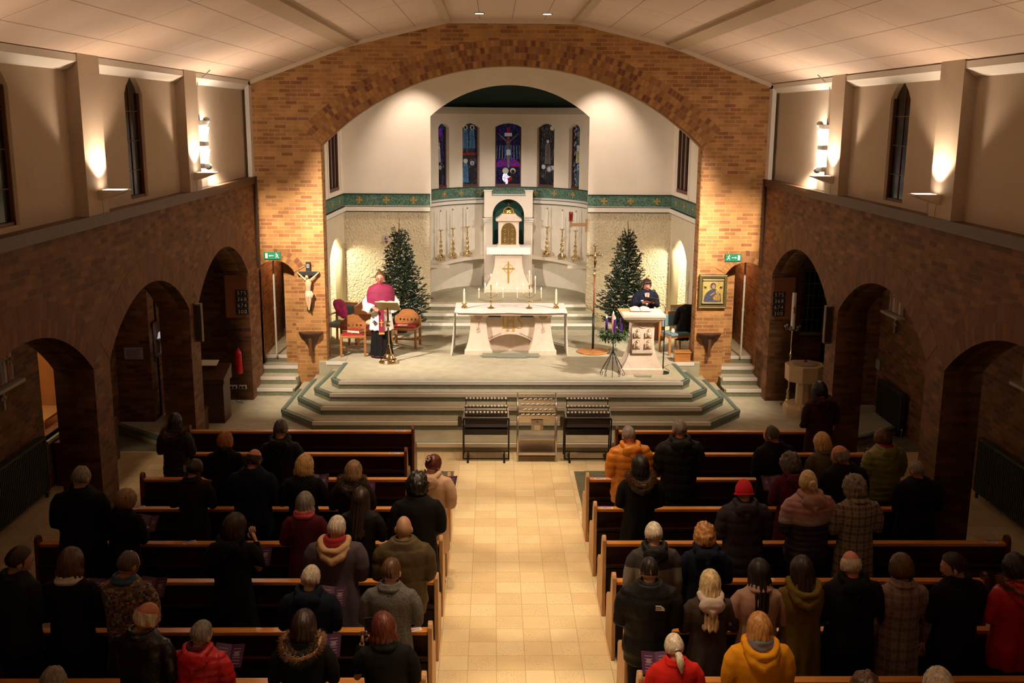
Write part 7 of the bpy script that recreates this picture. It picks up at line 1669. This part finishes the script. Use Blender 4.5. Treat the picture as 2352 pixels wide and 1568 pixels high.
# ------------------------------------------------ clergyman at the brass stand (faces the nave)
me=bodymesh('low','low',-.15,.2); cz=place(me,'person',[SK['ruddy'],EYEW,EYED,LIP],None); s_=1.83/1.735
cz.location=(-2.70,21.58,.75); cz.rotation_euler=(0,0,PI+.12); cz.scale=(s_,s_,s_); tag(cz,'robed clergyman in magenta cape and white vestment at the brass stand','person')
M=headM(-.15,.2); hair(cz,M,'short',HM['brown'],9)
b=MB()
for s in (-1,1):
    b.tube([M@(HC+Vector((s*.032+.020*math.cos(a),.104,.002+.014*math.sin(a)))) for a in [2*PI*k/14 for k in range(15)]],.0014,5); b.tube([M@(HC+Vector((s*.052,.103,.005))),M@(HC+Vector((s*.08,.05,.008)))],.0016,5)
b.build('glasses',mat('glasses_frame',(.05,.04,.04),.3,.5),cz)
def foldpost(amp,n,zt):
    def f(me):
        ns=[v.normal.copy() for v in me.vertices]
        for v,q in zip(me.vertices,ns):
            c=v.co; a=math.atan2(c.x,c.y); k=max(0,min(1,(zt-c.z)/.5)); v.co=c+q*(amp*k*math.sin(a*n+3*noise.noise(c*1.5))+.006*noise.noise(c*9))
    return f
MAG=mat('magenta_wool',(.20,.006,.048),.75,var=.15,vs=8)
cas=newmesh([lambda b:b.rings([(.035,.23,.20,0,0),(.3,.20,.17,0,0),(.6,.18,.15,0,0),(.95,.165,.125,0,0),(1.2,.16,.12,0,0)],24)],.014,2,foldpost(.014,9,1.0)); place(cas,'cassock',F['black'],cz)
b=MB(); b.tube([(.232*math.cos(a),.202*math.sin(a),.045) for a in [2*PI*k/30 for k in range(31)]],.009,6); 
b.build('magenta_hem',MAG,cz,smooth=True)
b=MB()
for q in range(16): b.ball((.015,.185+.001*q,.10+.045*q) if q<9 else (.015,.168,.10+.045*q),.008,6,5)
for q in range(9): b.v=b.v
b.build('buttons',MAG,cz,smooth=True)
roch=newmesh([lambda b:b.rings([(.56,.235,.18,0,0),(.60,.232,.178,0,0),(.9,.20,.15,0,0),(1.15,.185,.135,0,0),(1.25,.18,.13,0,0)],24),
 lambda b:[b.tube([(s*.22,.0,1.22),(s*.275,-.01,1.10),(s*.25,.10,1.03),(s*.17,.20,1.0)],[(.07,.07),(.085,.10),(.09,.12),(.075,.11)],12) for s in (-1,1)]],.013,2,foldpost(.012,11,1.05)); place(roch,'white_rochet',CLOTHW,cz)
cape=newmesh([lambda b:b.rings([(1.06,.285,.195,0,.01),(1.10,.29,.20,0,.01),(1.22,.285,.19,0,.005),(1.34,.265,.165,0,0),(1.415,.235,.125,0,-.005),(1.465,.15,.10,0,-.005),(1.485,.075,.075,0,-.003),(1.505,.066,.068,0,0)],28)],.012,2,foldpost(.012,7,1.35)); place(cape,'magenta_cape',MAG,cz)
b=MB(); pr=[(1.10,.185),(.95,.200),(.75,.215),(.50,.23)]
vs=[]
for z,y in pr:
    for x in (-.055,.055): vs+=[(x+(.075 if False else 0),y+.006,z),(x,y-.012,z)]
b.add(vs,[(4*i,4*i+4,4*i+6,4*i+2) for i in range(3)]+[(4*i+1,4*i+3,4*i+7,4*i+5) for i in range(3)]+[(4*i,4*i+1,4*i+5,4*i+4) for i in range(3)]+[(4*i+2,4*i+6,4*i+7,4*i+3) for i in range(3)]); b.build('stole',mat('maroon_stole',(.20,.010,.035),.7),cz,smooth='auto')
b=MB(); b.box(-.010,.010,.228,.236,.66,.80); b.box(-.04,.04,.228,.236,.735,.752); b.box(-.056,.056,.232,.243,.505,.54); b.build('gold_cross_and_fringe',mat('gold_braid',(.60,.33,.06),.5),cz)
b=MB()
BX=mat('black_embroidery',(.02,.012,.02),.7)
for (x,z,y) in ((.14,.74,.178),(-.14,.74,.178),(.19,.99,.225)):
    for a in range(4):
        q=a*PI/2; dx,dz=math.cos(q),math.sin(q); b.prism([(x+dx*.006-dz*.006,z+dz*.006+dx*.006),(x+dx*.035-dz*.018,z+dz*.035+dx*.018),(x+dx*.035+dz*.018,z+dz*.035-dx*.018),(x+dx*.006+dz*.006,z+dz*.006-dx*.006)],'y',y-.02,y+.012)
b.build('embroidered_crosses',BX,cz)
place(shoemesh(),'shoes',BLACK,cz)
# reader at the stone desk
rd=P_('woman reader in a navy jacket with a white badge behind the stone reading desk',2.80,21.3,1.74,'read',.1,PI+.1,'ruddy',hairs='up',hc='dkbrown',coat='navy',style={'hem':.70,'flare':.03,'bulk':1.02,'sleeve':.060,'seed':2},pitch=.2,z=.75)
b=MB(); b.prism([(-.045,1.44),(.05,1.44),(.012,1.14),(-.012,1.14)],'y',.115,.150); b.build('blouse',mat('pale_blouse',(.55,.52,.50),.8),rd)
b=MB(); b.prism([(-.035,1.455),(.035,1.455),(.004,1.30)],'y',.13,.1525); b.build('neckline',SK['ruddy'],rd)
b=MB(); b.box(.07,.13,.155,.162,1.27,1.305); b.build('name_badge',mat('badge_white',(.85,.83,.8),.4),rd)
M2=headM(.1,.2)
b=MB()
for k in range(9):
    x=-.05+.0125*k; b.tube([M2@(HC+Vector((x,.05,.115))),M2@(HC+Vector((x*1.1,.094,.078))),M2@(HC+Vector((x*1.15,.101,.046)))],[.012,.010,.004],6)
b.build('hair_fringe',HM['dkbrown'],rd,smooth=True)
b=MB(); Mq=Matrix.Rotation(.6,4,'X')@Matrix.Rotation(-.15,4,'Y'); b.box(-.17,.12,-.10,.12,0,.004,0,Mq); b.box(-.10,.10,-.05,.06,.004,.006,1,Mq); o=b.build('black_folder',[mat('folder_black',(.03,.03,.032),.35),mat('folder_print',(.10,.10,.08),.5)]); o.rotation_euler.z=PI; o.location=(2.84,20.97,2.09); tag(o,'dark open folder held in both hands by the woman reader','folder')

co_=place(coatmesh('down','down',{'hem':.42,'flare':.03,'th':.02,'seed':4}),'coat',BLKF,None); co_.location=(3.74,22.16,.72); co_.rotation_euler=(.10,.06,.35); co_.scale=(.98,.62,.72); tag(co_,'black padded coat hung over the back of the blue seated chair by the pillar','coat')
place(hoodmesh('hood',4),'hood',BLKF,co_)
